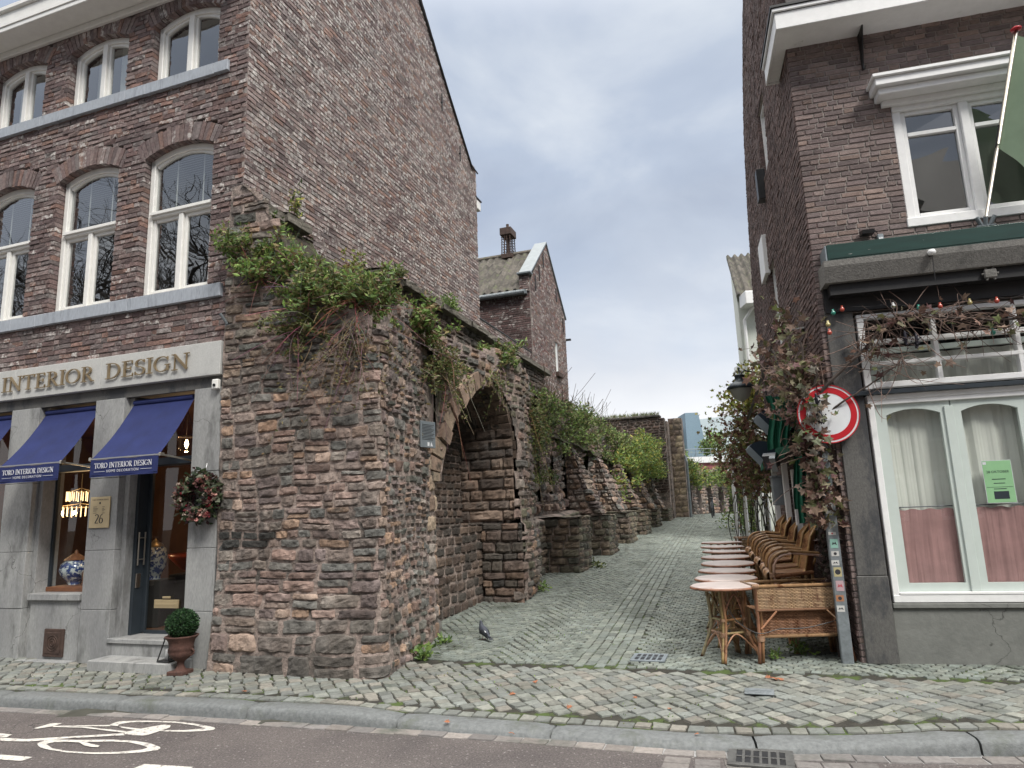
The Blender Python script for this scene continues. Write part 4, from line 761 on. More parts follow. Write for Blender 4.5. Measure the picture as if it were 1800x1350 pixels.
b = MB(); b.lathe([(.08, .60), (.09, .66), (.15, .78), (.16, .90), (.14, 1.0), (.10, 1.03)], n=28); b.build('body', M['porc'], t, smooth=True); b = MB(); b.lathe([(.11, 1.03), (.10, 1.06), (.04, 1.10), (.015, 1.13), (.004, 1.15)], n=20); b.build('lid', M['gold'], t, smooth=True)
t = thing('mantel_clock', 'small ornate brown clock beside the porcelain pot in the window', 'clock', tuple(Lw(-2.66, .44, .86)), -AL); b = MB(); b.prism([(-.09, 0), (.09, 0), (.07, .05), (.08, .16), (0, .26), (-.08, .16), (-.07, .05)], 1, -.04, .04); b.build('case', M['wood'], t); b = MB(); b.lathe([(.001, .01), (.05, .01), (.05, 0), (.001, 0)], n=20); o = b.build('dial', M['brass'], t); o.rotation_euler = (R_(90), 0, 0); o.location = (0, -.04, .13)
t = thing('orange_bowl', 'wide orange glazed bowl on a dark stand inside the shop', 'bowl', tuple(Lw(-2.05, 1.65, .28)), 0); b = MB(); b.box(-.3, .3, -.2, .2, 0, .62, bev=.01); b.build('stand', M['dark'], t); M['orange'] = mat('orange_glaze', (.33, .05, .012), .3); b = MB(); b.lathe([(.08, .62), (.2, .68), (.36, .84), (.38, .90), (.35, .90), (.2, .74)], n=28); b.build('bowl', M['orange'], t, smooth=True)
def chandelier(loc, lab, r, tiers):
    t = thing('chandelier', lab, 'lamp', tuple(loc), 0, 'lamps hanging in the shop'); b = MB(); c_ = MB(); b.tube([(0, 0, 0), (0, 0, -.5)], .006, 5)
    for k_, (rr, z) in enumerate(tiers):
        n = int(rr*110)
        for i in range(n): a = 2*math.pi*i/n; x, y = rr*math.cos(a), rr*math.sin(a); c_.tube([(x, y, z), (x, y, z-.13-.01*(i % 2))], .007, 4)
        b.tube([(rr*math.cos(q), rr*math.sin(q), z) for q in np.linspace(0, 2*math.pi, 24)], .006, 5)
        for i in range(6): a = 2*math.pi*i/6; b.tube([(0, 0, z+.05), (rr*math.cos(a), rr*math.sin(a), z)], .004, 4)
    b.build('frame', M['brass'], t); c_.build('crystals', M['crystal'], t); b = MB()
    for i in range(5): a = 2*math.pi*i/5; x, y, z = tiers[0][0]*.6*math.cos(a), tiers[0][0]*.6*math.sin(a), tiers[0][1]-.09; b.lathe([(.001, -.02), (.018, -.01), (.02, .01), (.006, .035)], c=(x, y, z), n=8)
    b.build('bulb', M['bulb'], t); pl_ = bpy.data.lights.new('chandelier_light', 'POINT'); pl_.energy = 9; pl_.color = (1, .6, .3); pl_.shadow_soft_size = .15; lo = bpy.data.objects.new('chandelier_light', pl_); sc.collection.objects.link(lo); lo.parent = t; lo.location = (0, 0, tiers[0][1]-.3)
    return t
chandelier(Lw(-3.62, 1.0, 2.38), 'two tier crystal chandelier glowing behind the display window', .3, [(.36, -.48), (.18, -.26)])
chandelier(Lw(-4.75, 1.1, 2.5), 'lit lamp in the display window at the left edge', .2, [(.2, -.5)])
t = thing('pendant_lamp', 'glass pendant lamp with a bright bulb hanging behind the shop door', 'lamp', tuple(Lw(-1.50, .8, 3.12)), 0); b = MB()
for i in range(3): a = 2*math.pi*i/3; b.tube([(0, 0, -.02), (.11*math.cos(a), .11*math.sin(a), -.36)], .005, 4)
b.tube([(.11*math.cos(q), .11*math.sin(q), -.36) for q in np.linspace(0, 2*math.pi, 20)], .007, 5); b.build('frame', M['iron'], t)
b = MB(); b.lathe([(.11, -.36), (.12, -.44), (.09, -.54), (.03, -.58)], n=20); b.build('glass_shade', M['glass_clear'], t, smooth=True); b = MB(); b.lathe([(.004, -.52), (.022, -.48), (.024, -.45), (.008, -.40)], n=10); b.build('bulb', M['bulb'], t)
pl_ = bpy.data.lights.new('pendant_light', 'POINT'); pl_.energy = 8; pl_.color = (1, .6, .3); pl_.shadow_soft_size = .05; lo = bpy.data.objects.new('pendant_light', pl_); sc.collection.objects.link(lo); lo.parent = t; lo.location = (0, 0, -.66)
# ================================================================ RUINED TOWN WALL (local frame: x = s towards the lane, y = t along it)
ruin = thing('ruined_town_wall', 'ruined rubble stone town wall with a dark arched recess along the left side of the lane', 'ruin', tuple(PG), -AL)
RM = [M['rubble'], M['rubble_mortar'], M['moss_stone'], M['earth'], M['tan_stone']]
def pathP(pts, base=0.):
    """wall surface following plan polyline pts (s,t), rounded; a = distance along, outward = right-hand normal"""
    pts = np.array(pts, float); seg = np.linalg.norm(np.diff(pts, axis=0), axis=1); Lc = np.r_[0, np.cumsum(seg)]
    def pos(a): return np.interp(a, Lc, pts[:, 0]), np.interp(a, Lc, pts[:, 1])
    def P(a, b, d):
        x, y = pos(a); x1, y1 = pos(np.asarray(a)-.09); x2, y2 = pos(np.asarray(a)+.09); dx, dy = x2-x1, y2-y1; l = np.sqrt(dx*dx+dy*dy)+1e-9
        return np.stack([x+dy/l*d, y-dx/l*d, b], -1)
    return P, Lc[-1]
def lump(a, b, s=0): return .05*fbm(a*.8, b*.8, s=s)
TOPF = ([-.3, 0, .3, .65, 1.1, 1.7, 2.1], [5.6, 5.58, 5.35, 4.75, 4.2, 3.85, 3.5])
def ztop(s, t=0): return np.interp(s, TOPF[0], TOPF[1]) + .18*fbm(np.asarray(s)*1.5, np.asarray(t)*1.2, s=6)
# --- near end face + corner + lane face up to the arch jamb
PA, LA = pathP([(-.17, -.06), (1.90, -.06), (1.97, -.02), (1.99, .05), (1.55, 2.15), (1.50, 2.26), (1.40, 2.30), (.9, 2.32)])
def topA(a): return np.where(a < 2.07, ztop(a-.17, 0), np.interp(a, [2.07, 2.9, 4.2, 5.], [3.6, 4.2, 4.3, 4.3])) + .12*fbm(np.asarray(a)*2.5, np.asarray(a)*0, s=3)
ARC_C = 3.85                                # asymmetric arch: crown at t = 3.85, long left limb, short right limb
def inarch(t, z, grow=0.):
    lf = t < ARC_C; h = np.where(lf, 1.63, .87); S = np.where(lf, 2.05, 2.5); ri = 3.66-S; p = np.where(lf, 1.5, 1.9); dt = np.abs(t-ARC_C)
    return ((z < S) & (dt < h)) | ((z >= S) & (((dt/(h+grow))**p+(np.clip(z-S, 0, 9)/(ri+grow))**p) < 1))
w0 = lambda a, b, d: PA(a, b, d+lump(a, b, 1)+.04*np.clip(1.1-b, 0, 1)-.05*np.clip(np.abs(b-1.7), 0, .4))
def w0f(a, b, d): return w0(a, b, d)
b = MB(); jm = lambda a, z: (z < topA(a)-.02) & ~((a > 4.05) & inarch(np.interp(a, [2.07, 4.22], [0, 2.2]), z, 0) & (a < 4.0))
b.grid(lambda a, z: w0(a, z, -.009+.014*fbm(a*6, z*6, s=2)), np.arange(0, LA, .05), np.arange(-.05, 5.8, .05), m=1, mask=lambda a, z: z < topA(a)+.05)
def basecol(cx, cy, C, g_):
    lo = np.clip((.62-cy)/.25, 0, 1)*(g_.random(len(cx)) < .75); C = C*(1-lo[:, None])+np.array((.15, .142, .13))*g_.uniform(.6, 1.2, (len(cx), 1))*lo[:, None]
    k = (np.abs(cy-1.42) < .09) & (cx < .75); C[k] = (.045, .045, .042); k = (cy > 2.9) & (g_.random(len(cx)) < .5); C[k] *= np.array((.74, .77, .74)); k = (np.abs(cx-1.55-.25*np.sin(cy*2)) < .14) & (cy > .9) & (cy < 2.2); C[k] *= .62; return C
stones(b, w0, .02, 2.34, -.02, 5.6, lambda a, z: z < topA(a)-.03, PAL_RUB, rowh=(.065, .15), wid=(.15, .40), bulge=.021, s=21, nx=11, ny=8, rough=.013, j=.005, big=.75, warp=.06, cf=basecol)
stones(b, w0, 2.30, 4.02, .0, 4.3, lambda a, z: z < topA(a)-.03, PAL_RUB+[(.24, .20, .18), (.13, .13, .115), (.20, .14, .115), (.11, .115, .10)], rowh=(.07, .19), wid=(.10, .27), bulge=.035, s=22, nx=8, ny=7, rough=.018, j=.034, warp=.07)
stones(b, w0, 4.03, 4.60, 1.35, 2.75, lambda a, z: z < 2.72, PAL_TAN, rowh=(.16, .3), wid=(.25, .4), bulge=.02, s=123, j=.012, m=4, flat=.4, warp=.02)
stones(b, w0, 4.03, 4.60, .0, 1.35, lambda a, z: z < 1.3, PAL_RUB+[(.26, .22, .19)], rowh=(.14, .26), wid=(.2, .35), bulge=.03, s=124, j=.012, warp=.02)
stones(b, w0, 4.6, LA, .0, 2.9, lambda a, z: z < 2.9, PAL_RUB, rowh=(.12, .2), wid=(.2, .35), bulge=.02, s=23, j=.02)
b.build('near_face', RM, ruin)
# --- lane face around and above the arch, second pier
PB, LB = pathP([(1.56, 2.15), (1.64, 3.2), (1.86, 4.62), (1.90, 4.9), (1.74, 6.0), (1.2, 6.15), (.9, 6.2)])
tB = lambda a: np.interp(a, [0, 1.05, 2.48, 2.76, 3.87], [2.15, 3.2, 4.62, 4.9, 6.0])
topB = lambda a: np.interp(a, [0, 1.5, 3, 4, 5], [4.15, 4.25, 4.35, 4.0, 3.7]) + .15*fbm(np.asarray(a)*2, np.asarray(a)*0, s=9)
wB = lambda a, z, d: PB(a, z, d+lump(a, z, 4)+.07*(z < 1.42)*(tB(a) > 4.5))
okB = lambda a, z: (z < topB(a)-.02) & ~((z > 2.25) & inarch(tB(a), z, .12)) & ~((tB(a) < 4.62) & (z < 2.27))
b = MB(); b.grid(lambda a, z: wB(a, z, -.015+.02*fbm(a*6, z*6, s=3)), np.arange(0, LB, .06), np.arange(0, 4.7, .06), m=1, mask=lambda a, z: okB(a, z) & (z > 2.0) | ((tB(a) > 4.62) & (z < topB(a)) & ~inarch(tB(a), z, .02)))
stones(b, wB, 0, LB, .05, 4.6, okB, PAL_RUB+PAL_MOSS, rowh=(.10, .2), wid=(.14, .36), bulge=.04, s=24, nx=7, ny=6, j=.03)
b.build('lane_face', RM, ruin)
# --- arch ring of pale marl voussoirs with a rough soffit
b = MB(); g_ = np.random.default_rng(3); N_ = 22
def arcpt(u, grow):
    """u 0..1 from left springing over the crown to the right springing"""
    q = math.pi*(1-u); c, s_ = math.cos(q), abs(math.sin(q))
    if c < 0: return ARC_C-(1.63+grow)*abs(c)**(2/1.5), 2.05+(1.61+grow)*s_**(2/1.5)
    return ARC_C+(.87+grow)*abs(c)**(2/1.9), 2.5+(1.16+grow)*s_**(2/1.9)
for i in range(N_):
    u0, u1 = (i+.06)/N_, (i+.94)/N_; gr = g_.uniform(.26, .40); s0 = 1.60+.24*(i/N_)+g_.uniform(-.02, .03); V = []
    for sx_ in (s0, s0-.5):
        for (u, gq) in ((u0, g_.uniform(-.02, .02)), (u1, g_.uniform(-.02, .02)), (u1, gr), (u0, gr)): t_, z_ = arcpt(u, gq); V.append((sx_, t_, z_))
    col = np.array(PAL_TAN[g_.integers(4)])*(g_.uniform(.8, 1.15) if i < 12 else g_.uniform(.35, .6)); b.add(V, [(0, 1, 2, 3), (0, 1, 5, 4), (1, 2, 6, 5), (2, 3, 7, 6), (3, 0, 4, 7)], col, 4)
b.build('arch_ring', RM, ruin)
# --- recess: back wall, far pier face, vault
b = MB()
PC = lambda x0: (lambda a, z, d: np.stack([x0+d+.02*fbm(a, z, s=5), a, z], -1))
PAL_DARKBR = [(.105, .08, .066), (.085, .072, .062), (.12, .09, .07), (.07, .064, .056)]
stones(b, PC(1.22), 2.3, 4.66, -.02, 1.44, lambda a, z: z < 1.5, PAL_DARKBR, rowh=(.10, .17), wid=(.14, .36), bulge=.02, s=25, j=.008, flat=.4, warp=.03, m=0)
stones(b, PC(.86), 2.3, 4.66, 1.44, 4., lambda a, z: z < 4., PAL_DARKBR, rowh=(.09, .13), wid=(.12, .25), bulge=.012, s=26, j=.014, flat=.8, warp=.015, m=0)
b.box(.80, 1.20, 2.2, 4.7, -.1, 1.42, m=1); b.box(.75, .84, 2.2, 4.7, 1.4, 4.1, m=1)
PD = lambda a, z, d: np.stack([a, 4.60-d-.015*fbm(a*2, z*2, s=5)-(.06*(z < 1.44)), z], -1)
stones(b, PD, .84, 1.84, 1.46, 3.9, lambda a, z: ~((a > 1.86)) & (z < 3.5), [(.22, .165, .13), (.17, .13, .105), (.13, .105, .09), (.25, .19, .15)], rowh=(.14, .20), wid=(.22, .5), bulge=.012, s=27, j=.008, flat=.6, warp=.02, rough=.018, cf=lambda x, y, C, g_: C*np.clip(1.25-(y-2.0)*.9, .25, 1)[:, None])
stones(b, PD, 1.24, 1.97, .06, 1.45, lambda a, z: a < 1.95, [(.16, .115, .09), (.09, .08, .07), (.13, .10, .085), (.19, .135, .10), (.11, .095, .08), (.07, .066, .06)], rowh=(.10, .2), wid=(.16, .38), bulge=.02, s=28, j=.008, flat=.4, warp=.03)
b.box(.8, 1.60, 4.66, 5.9, 1.40, 3.9, m=1); b.box(.8, 1.66, 4.72, 5.9, -.1, 1.40, m=1)
b.grid(lambda u, v: (lambda T: np.stack([np.where(v > .5, .8, 1.62)+0*u, T[0], T[1]], -1))(tuple(np.vectorize(lambda q, k: arcpt(q, .02)[k])(np.clip(u, 0, 1), kk) for kk in (0, 1))), np.linspace(0, 1, 24), np.array([0, 1.]), m=1)
stones(b, lambda a, z, d: np.stack([.86+z, np.interp(a, [0, 1], [0, 1])*0+np.vectorize(lambda q: arcpt(min(1, max(0, q/4.2)), .0-.0)[0])(a), np.vectorize(lambda q: arcpt(min(1, max(0, q/4.2)), 0.)[1])(a)-np.abs(d)], -1), .1, 4.1, 0, .75, lambda a, z: z < .75, PAL_DARKBR, rowh=(.12, .2), wid=(.12, .22), bulge=.02, s=29, nx=5, ny=4, j=.01, warp=0)
b.build('arch_recess', RM, ruin)
# --- fill, sloping earth top, upper wall and its coping slabs
b = MB(); b.prism([(.02, .02), (1.82, .02), (1.40, 2.1), (.02, 2.1)], 2, -.1, 3.1, m=1); b.box(.02, .78, 2.12, 8, -.1, 4.1, m=1)
def zt2(s, t):
    z = np.interp(s, TOPF[0], [5.45, 5.4, 4.9, 4.55, 4.25, 4.0, 3.75]); z = np.where(t < 1.2, ztop(s, t), z); edge = np.interp(t, [0, 3, 7, 9, 28], [0, 0, 0, -.5, -.8])
    return z+edge+.10*fbm(s*3, t*3, s=2)
b.grid(lambda s_, t_: np.stack([s_*np.interp(t_, [-.1, 2.2, 4.6, 6.5, 8, 30], [1.0, .8, .9, .88, .6, .55]), t_, zt2(s_, t_)], -1), np.linspace(0, 1.99, 24), np.concatenate([np.linspace(-.06, 8, 70), np.linspace(8.3, 29, 50)]), m=3)
b.build('earth_top', RM, ruin)
PU = lambda a, z, d: np.stack([np.where(a < 1.2, .06, .36)+d, a, z], -1)
b = MB(); b.box(.02, .33, 2.7, 11.8, 3.9, 5.42, m=1); stones(b, PU, 2.7, 11.8, 4.2, 5.42, lambda a, z: z < 5.45, [(.10, .085, .075), (.075, .07, .06), (.13, .095, .08)], rowh=(.10, .17), wid=(.18, .4), bulge=.03, s=30, j=.02)
stones(b, lambda a, z, d: np.stack([a, 2.68-d, z], -1), .04, .38, 4.1, 5.45, lambda a, z: z < 5.5, PAL_RUB, rowh=(.12, .2), wid=(.15, .3), bulge=.03, s=33)
stones(b, lambda a, z, d: np.stack([.20+d, a, z], -1), .0, 1.2, 4.6, 5.5, lambda a, z: z < 5.5, PAL_RUB, rowh=(.12, .18), wid=(.2, .4), bulge=.03, s=34)
b.build('upper_wall', RM, ruin)
b = MB(); g_ = np.random.default_rng(8)
for t0, t1, s1 in [(-.04, .42, .30), (.43, .95, .33), (2.62, 3.3, .46), (3.32, 3.9, .50), (3.92, 4.7, .50), (4.72, 5.4, .52), (5.42, 6.1, .50), (6.12, 7., .52), (7.02, 7.7, .5), (7.72, 8.5, .5), (8.52, 9.4, .5), (9.42, 10.2, .5), (10.2, 11.2, .5), (11.2, 12., .5)]:
    zb = 5.44+g_.uniform(-.02, .02); b.grid(lambda u, v: np.stack([.01+u*s1+.012*fbm(v*5, u*5, s=3), v, zb+.10-.05*u+.02*fbm(u*8, v*8, s=7)], -1), np.linspace(0, 1, 6), np.linspace(t0, t1, 8), m=4, col=(.12, .11, .09, 1))
    b.grid(lambda u, v: np.stack([.01+s1+.015*fbm(v*6, u*9, s=3), v, zb-.06+u*.11], -1), np.linspace(0, 1, 4), np.linspace(t0, t1, 8), m=4, col=(.16, .145, .12, 1)); b.box(.01, s1-.01, t0+.01, t1-.01, zb-.06, zb+.03, m=4, col=(.13, .12, .10, 1))
b.build('coping', RM, ruin)
# --- broken continuation of the wall along the lane with stepped buttress stumps
PE = lambda a, z, d: np.stack([np.interp(a, [6, 8, 30], [1.2, .95, .95])+d+.16*fbm(a*.9, z*.8, s=12), a, z+gL(1.2, a)*.75], -1)
nich = [(8.9, 2.15, .20, .62), (9.75, 2.2, .17, .5), (11.6, 2.2, .3, .7), (13.6, 2.3, .3, .7), (15.9, 2.2, .35, .7), (18.3, 2.1, .35, .7), (20.6, 2.1, .4, .7), (23, 2.1, .4, .7)]
def nomask(a, z):
    k = np.ones(np.shape(a), bool)
    for c, zc, hw, hh in nich: k &= ~((np.abs(a-c) < hw) & (np.abs(z-zc) < hh))
    return k
b = MB(); b.grid(lambda a, z: PE(a, z, -.03+.05*fbm(a*3, z*3, s=2)), np.arange(6, 27.5, .12), np.arange(0, 3.9, .12), m=1, mask=nomask); b.grid(lambda a, z: PE(a, z, -.45), np.arange(6, 27.5, .3), np.arange(0, 4., .4), m=3)
stones(b, PE, 6, 16, 1.3, 3.6, nomask, PAL_RUB+[(.28, .22, .18), (.24, .17, .14)], rowh=(.12, .26), wid=(.12, .34), bulge=.085, s=40, nx=6, ny=6, j=.03, warp=.12, rough=.03)
stones(b, PE, 16, 27, 1.3, 3.6, nomask, PAL_RUB+[(.28, .22, .18)], rowh=(.16, .3), wid=(.2, .45), bulge=.09, s=41, nx=5, ny=4, j=.03, warp=.12, rough=.03)
for c, zc, hw, hh in nich:
    for z_ in (zc-hh*.5, zc, zc+hh*.45): b.box(.55, .85, c-hw-.1, c+hw+.1, z_+float(gL(1, c))*.75, z_+float(gL(1, c))*.75+.1, m=0, col=(.10, .09, .08, 1), bev=.02)
b.build('broken_face', RM, ruin)
b = MB(); PL2 = lambda a, z, d: np.stack([1.32+d, a, z+gL(1.2, a)], -1)
stones(b, PL2, 6, 27, -.05, 1.12, lambda a, z: z < 1.2, PAL_MOSS, rowh=(.14, .24), wid=(.22, .5), bulge=.03, s=42, nx=5, ny=5); b.grid(lambda a, z: np.stack([1.30+0*a-np.clip(z-1.1, 0, 1)*3, a, np.minimum(z, 1.16)+gL(1.2, a)], -1), np.arange(6, 27.5, .25), np.array([0, 1.1, 1.16, 1.5]), m=1)
b.build('low_ledge', RM, ruin)
BUT = [(8.05, 1.15, 2.06, 1.17), (11.2, 1.1, 2.06, 1.03), (14.3, 1.1, 2.06, .96), (17.3, 1.1, 2.08, .86), (20.6, 1.1, 2.02, .70), (24.0, 1.1, 2.05, .56)]
for k_, (t0, dt, s1, h) in enumerate(BUT):
    b = MB(); g0 = float(gL(1.7, t0)); s0 = .95 if k_ else 1.12
    PFc = lambda a, z, d: np.stack([a, t0-d, z+g0], -1); PSc = lambda a, z, d: np.stack([s1+d, a, z+g0], -1)
    stones(b, PFc, s0, s1-.02, -.03, h, lambda a, z: (z < h) & (a < s1), PAL_MOSS+([(.14, .11, .09)] if k_ > 1 else []), rowh=(.13, .2), wid=(.2, .42), bulge=.035, s=50+k_, nx=7, ny=6, j=.02, flat=.35, warp=.03)
    stones(b, PSc, t0, t0+dt, -.03, h, lambda a, z: z < h, PAL_MOSS, rowh=(.13, .2), wid=(.2, .42), bulge=.03, s=60+k_, nx=5, ny=5)
    b.box(s0, s1-.03, t0+.03, t0+dt, g0-.1, g0+h-.03, m=1); b.grid(lambda u, v: np.stack([u, v, g0+h-.01+.03*fbm(u*4, v*4, s=k_)], -1), np.linspace(s0-.1, s1+.02, 9), np.linspace(t0-.03, t0+dt, 9), m=4, col=(.17, .15, .12, 1))
    # stump of the arch rib that once sprang from the buttress: rubble mass leaning back to the wall
    if k_:
        def PR_(a, z, d, t0=t0, g0=g0, h=h, dt=dt):     # a around 0..2 (front, side), z height
            reach = np.clip(1.85-(z-h)*.42+.12*fbm(a*2, z*1.6, s=k_+3), .9, 2); x = np.where(a < 1, .95+(reach-.95)*a, reach+d); y = np.where(a < 1, t0+.12-d, t0+.12+(a-1)*(dt-.3)); return np.stack([x, y, z+g0], -1)
        stones(b, PR_, 0, 2, h, h+1.75, lambda a, z: z < h+1.75, PAL_RUB+[(.26, .19, .15), (.30, .24, .19)], rowh=(.13, .24), wid=(.22, .5), bulge=.05, s=70+k_, nx=6, ny=5, warp=0, rough=.03)
        b.grid(lambda a, z: PR_(a, z, -.03), np.linspace(0, 2, 21), np.linspace(h-.05, h+1.8, 14), m=1)
    b.build('buttress', RM, ruin)
# --- tall fragment across the far end with a corner pier and drainpipe
tf = thing('tall_wall_fragment', 'tall dark brick and stone wall fragment with a squared pier rising over the greenery', 'wall', tuple(PG), -AL)
b = MB(); zg = 1.0; PT = lambda a, z, d: np.stack([a, 25.3-d, z], -1)
stones(b, PT, -2.2, 2.0, 2.2, 5.75, lambda a, z: z < 5.75-.35*np.clip((a-1.75)/.25, 0, 1)**2-.05*np.sin(a*3), [(.11, .075, .065), (.09, .07, .062), (.13, .09, .075), (.075, .062, .055)], rowh=(.09, .15), wid=(.18, .4), bulge=.03, s=80, nx=5, ny=4)
b.box(-2.2, 1.98, 25.33, 25.8, .5, 5.6, m=1); b.box(-2.25, 1.8, 25.22, 25.85, 5.66, 5.76, m=0, col=(.09, .085, .075, 1), bev=.02); b.box(1.4, 2.05, 25.8, 27.1, .5, 5.5, m=1); b.build('brick_face', RM, tf)
b = MB(); PP = lambda a, z, d: np.stack([a, 26.6-d, z], -1)
stones(b, PP, 2.0, 2.62, 1.0, 5.72, lambda a, z: z < 5.72, [(.33, .27, .19), (.26, .21, .16), (.30, .24, .18), (.22, .17, .14)], rowh=(.24, .32), wid=(.2, .4), bulge=.012, s=81, nx=5, ny=4, flat=.9, warp=0, j=.008); b.box(2.0, 2.62, 26.63, 27.3, .8, 5.7, m=1)
b.build('pier', RM, tf); b = MB(); b.tube([(2.72, 26.6, 1.0), (2.72, 26.6, 3.6), (2.66, 26.7, 3.9)], .06, 8); b.build('drainpipe', M['galv'], tf)
# --- far arcade of niches closing the view
PG2 = Lw(2.6, 27.5); far = thing('niche_arcade', 'far stretch of ruined wall with a row of dark pointed niches curving to the right', 'ruin', (0, 0, 0), 0)
b = MB(); fp = [Lw(2.5, 27.2), Lw(2.9, 31), Lw(4.1, 36.5), Lw(5.8, 41), Lw(8.6, 45)]; fp = [(p[0], p[1]) for p in fp]; PFAR0, LF_ = pathP([(p[0], p[1]) for p in fp])
PFAR = lambda a, z, d: (lambda Q: np.stack([Q[..., 0], Q[..., 1], z+.95], -1))(PFAR0(a, z, d+.08*fbm(a*.8, z, s=2)))
cs = [1.3, 3.5, 5.7, 7.8, 9.9, 12., 14.1, 16.2, 18.3, 20.4]
def fm(a, z):
    k = z < 2.5+.25*fbm(a*1.2, a*0, s=5)
    for c in cs: k &= ~((np.abs(a-c) < .60*np.clip((1.95-z)/.7, 0, 1)**.6) & (z < 1.95))
    return k
stones(b, PFAR, 0, LF_, 0, 4.2, fm, PAL_RUB+[(.26, .22, .18), (.22, .2, .17)], rowh=(.12, .2), wid=(.2, .4), bulge=.06, s=90, nx=5, ny=4, j=.03, warp=.04, rough=.03)
b.grid(lambda a, z: PFAR(a, z, -.03), np.arange(0, LF_, .12), np.arange(-.5, 2.8, .1), m=1, mask=fm); b.grid(lambda a, z: PFAR(a, z, -.6), np.arange(0, LF_, .5), np.arange(-.5, 2.6, .5), m=0, col=(.09, .07, .06, 1))
b.build('arcade_face', RM, far)

t = thing('info_plate', 'small grey information plate with lines of print fixed to the ruin left of the arch', 'plaque', tuple(Lw(1.765, 1.50, 2.62)), -AL+R_(90-12)); b = MB(); b.box(-.15, .15, -.012, .01, -.17, .17, bev=.003); b.build('plate', M['zinc'], t); b = MB()
for i in range(11): b.box(-.125, .125-.03*(i % 3), -.0135, -.0122, .12-i*.019, .127-i*.019)
b.build('print_lines', M['black'], t); b = MB(); b.box(-.02, .02, -.0136, -.0122, -.15, -.10); b.prism([(.04, -.15), (.06, -.09), (.09, -.15)], 1, -.0136, -.0122); b.build('pictogram', M['signwhite'], t)
# ================================================================ RIGHT CAFE HOUSE (local: x = s along the front, y = t into the lane)
cafe = thing('cafe_house', 'brown brick corner house with white window frames and a grey rendered plinth on the right', 'house', tuple(PRr), -AR)
def side_s(t, z): return np.clip(np.asarray(t)/6, 0, 2)*(.02+.0075*np.clip(np.asarray(z)-4.5, 0, 9)**2)
PFr = lambda a, b, d: np.stack([a, -d, b], -1); PSr = lambda a, b, d: np.stack([side_s(a, b)-d+.012*fbm(a*.7, b*.5, s=3), a, b], -1)
cut = lambda z: ([(1.0, 2.4)] if 4.45 < z < 5.92 else []) + ([(.34, 4.)] if .0 < z < 3.56 else [])
b = MB(); bricks(b, PFr, .0, 6.95, lambda z: minus((0, 3.2), cut(z)), bl=.21, bh=.0625, j=.012, pal=PAL_NEW, jit=.004, dep=.03, edge=.13, rough=.001, white=0, s=13)
b.build('front_brickwork', [M['brick_new'], M['mortar_pale']], cafe)
SW = [(2.25, 3.05, 6.55, 7.75), (2.75, 3.45, 3.95, 5.25)]
def scut(z):
    o = [(t0, t1) for t0, t1, z0, z1 in SW if z0 < z < z1]; t0_ = max(0, (z-7.15)*.42) if z > 7.15 else 0; return minus((t0_, 6.0), o)
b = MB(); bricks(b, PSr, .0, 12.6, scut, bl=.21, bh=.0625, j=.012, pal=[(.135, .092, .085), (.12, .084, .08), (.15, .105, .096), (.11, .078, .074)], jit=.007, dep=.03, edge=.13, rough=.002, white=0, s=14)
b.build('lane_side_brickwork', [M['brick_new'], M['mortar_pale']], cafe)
b = MB(); b.quad((.15, .15, 3.6), (3.2, .15, 3.6), (3.2, .15, 6.9), (.15, .15, 6.9)) ; b.quad((3.2, 0, 0), (3.2, 6, 0), (3.2, 6, 12), (3.2, 0, 7)); b.quad((.5, 6, 0), (3.2, 6, 0), (3.2, 6, 12), (.7, 6, 12)); b.quad((.17, .2, 0), (.17, 6, 0), (.6, 6, 11), (.4, .2, 7)); b.build('inner_wall', M['dark'], cafe)
b = MB(); b.grid(lambda u, v: np.stack([u, -.35+2.6*v, 7.08+5.6*v+.03*np.sin(u*2*math.pi/.24)+.03*((v*16) % 1)], -1), np.linspace(.0, 3.3, 80), np.linspace(0, 1, 65), col=(.05, .045, .045, 1)); b.build('roof', M['tile'], cafe)
b = MB(); b.box(-.13, 3.3, -.40, -.001, 6.80, 6.83); b.box(-.13, -.001, -.001, .62, 6.80, 6.83); b.box(-.16, 3.3, -.43, -.40, 6.78, 6.985, bev=.006); b.box(-.16, -.13, -.40, .62, 6.78, 6.985, bev=.004); b.box(-.185, 3.3, -.455, -.43, 6.985, 7.03, bev=.006); b.box(-.185, -.16, -.43, .63, 6.986, 7.03, bev=.004)
b.box(-.155, -.0, .62, .645, 6.78, 7.02); b.build('cornice', M['white'], cafe); b = MB(); b.box(-.2, 3.3, -.47, -.0, 7.032, 7.06); b.box(-.2, 0, 0, .66, 7.033, 7.06); b.build('gutter_strip', M['black'], cafe)
b = MB(); b.box(.765, .785, -.045, .0, 6.36, 6.80, bev=.003); b.prism([(-.05, 6.80), (-.20, 6.80), (-.045, 6.42)], 0, .768, .782); b.tube([(.775, -.03, 6.36), (.775, -.07, 6.34)], .012, 6); b.build('gutter_bracket', M['black'], cafe)
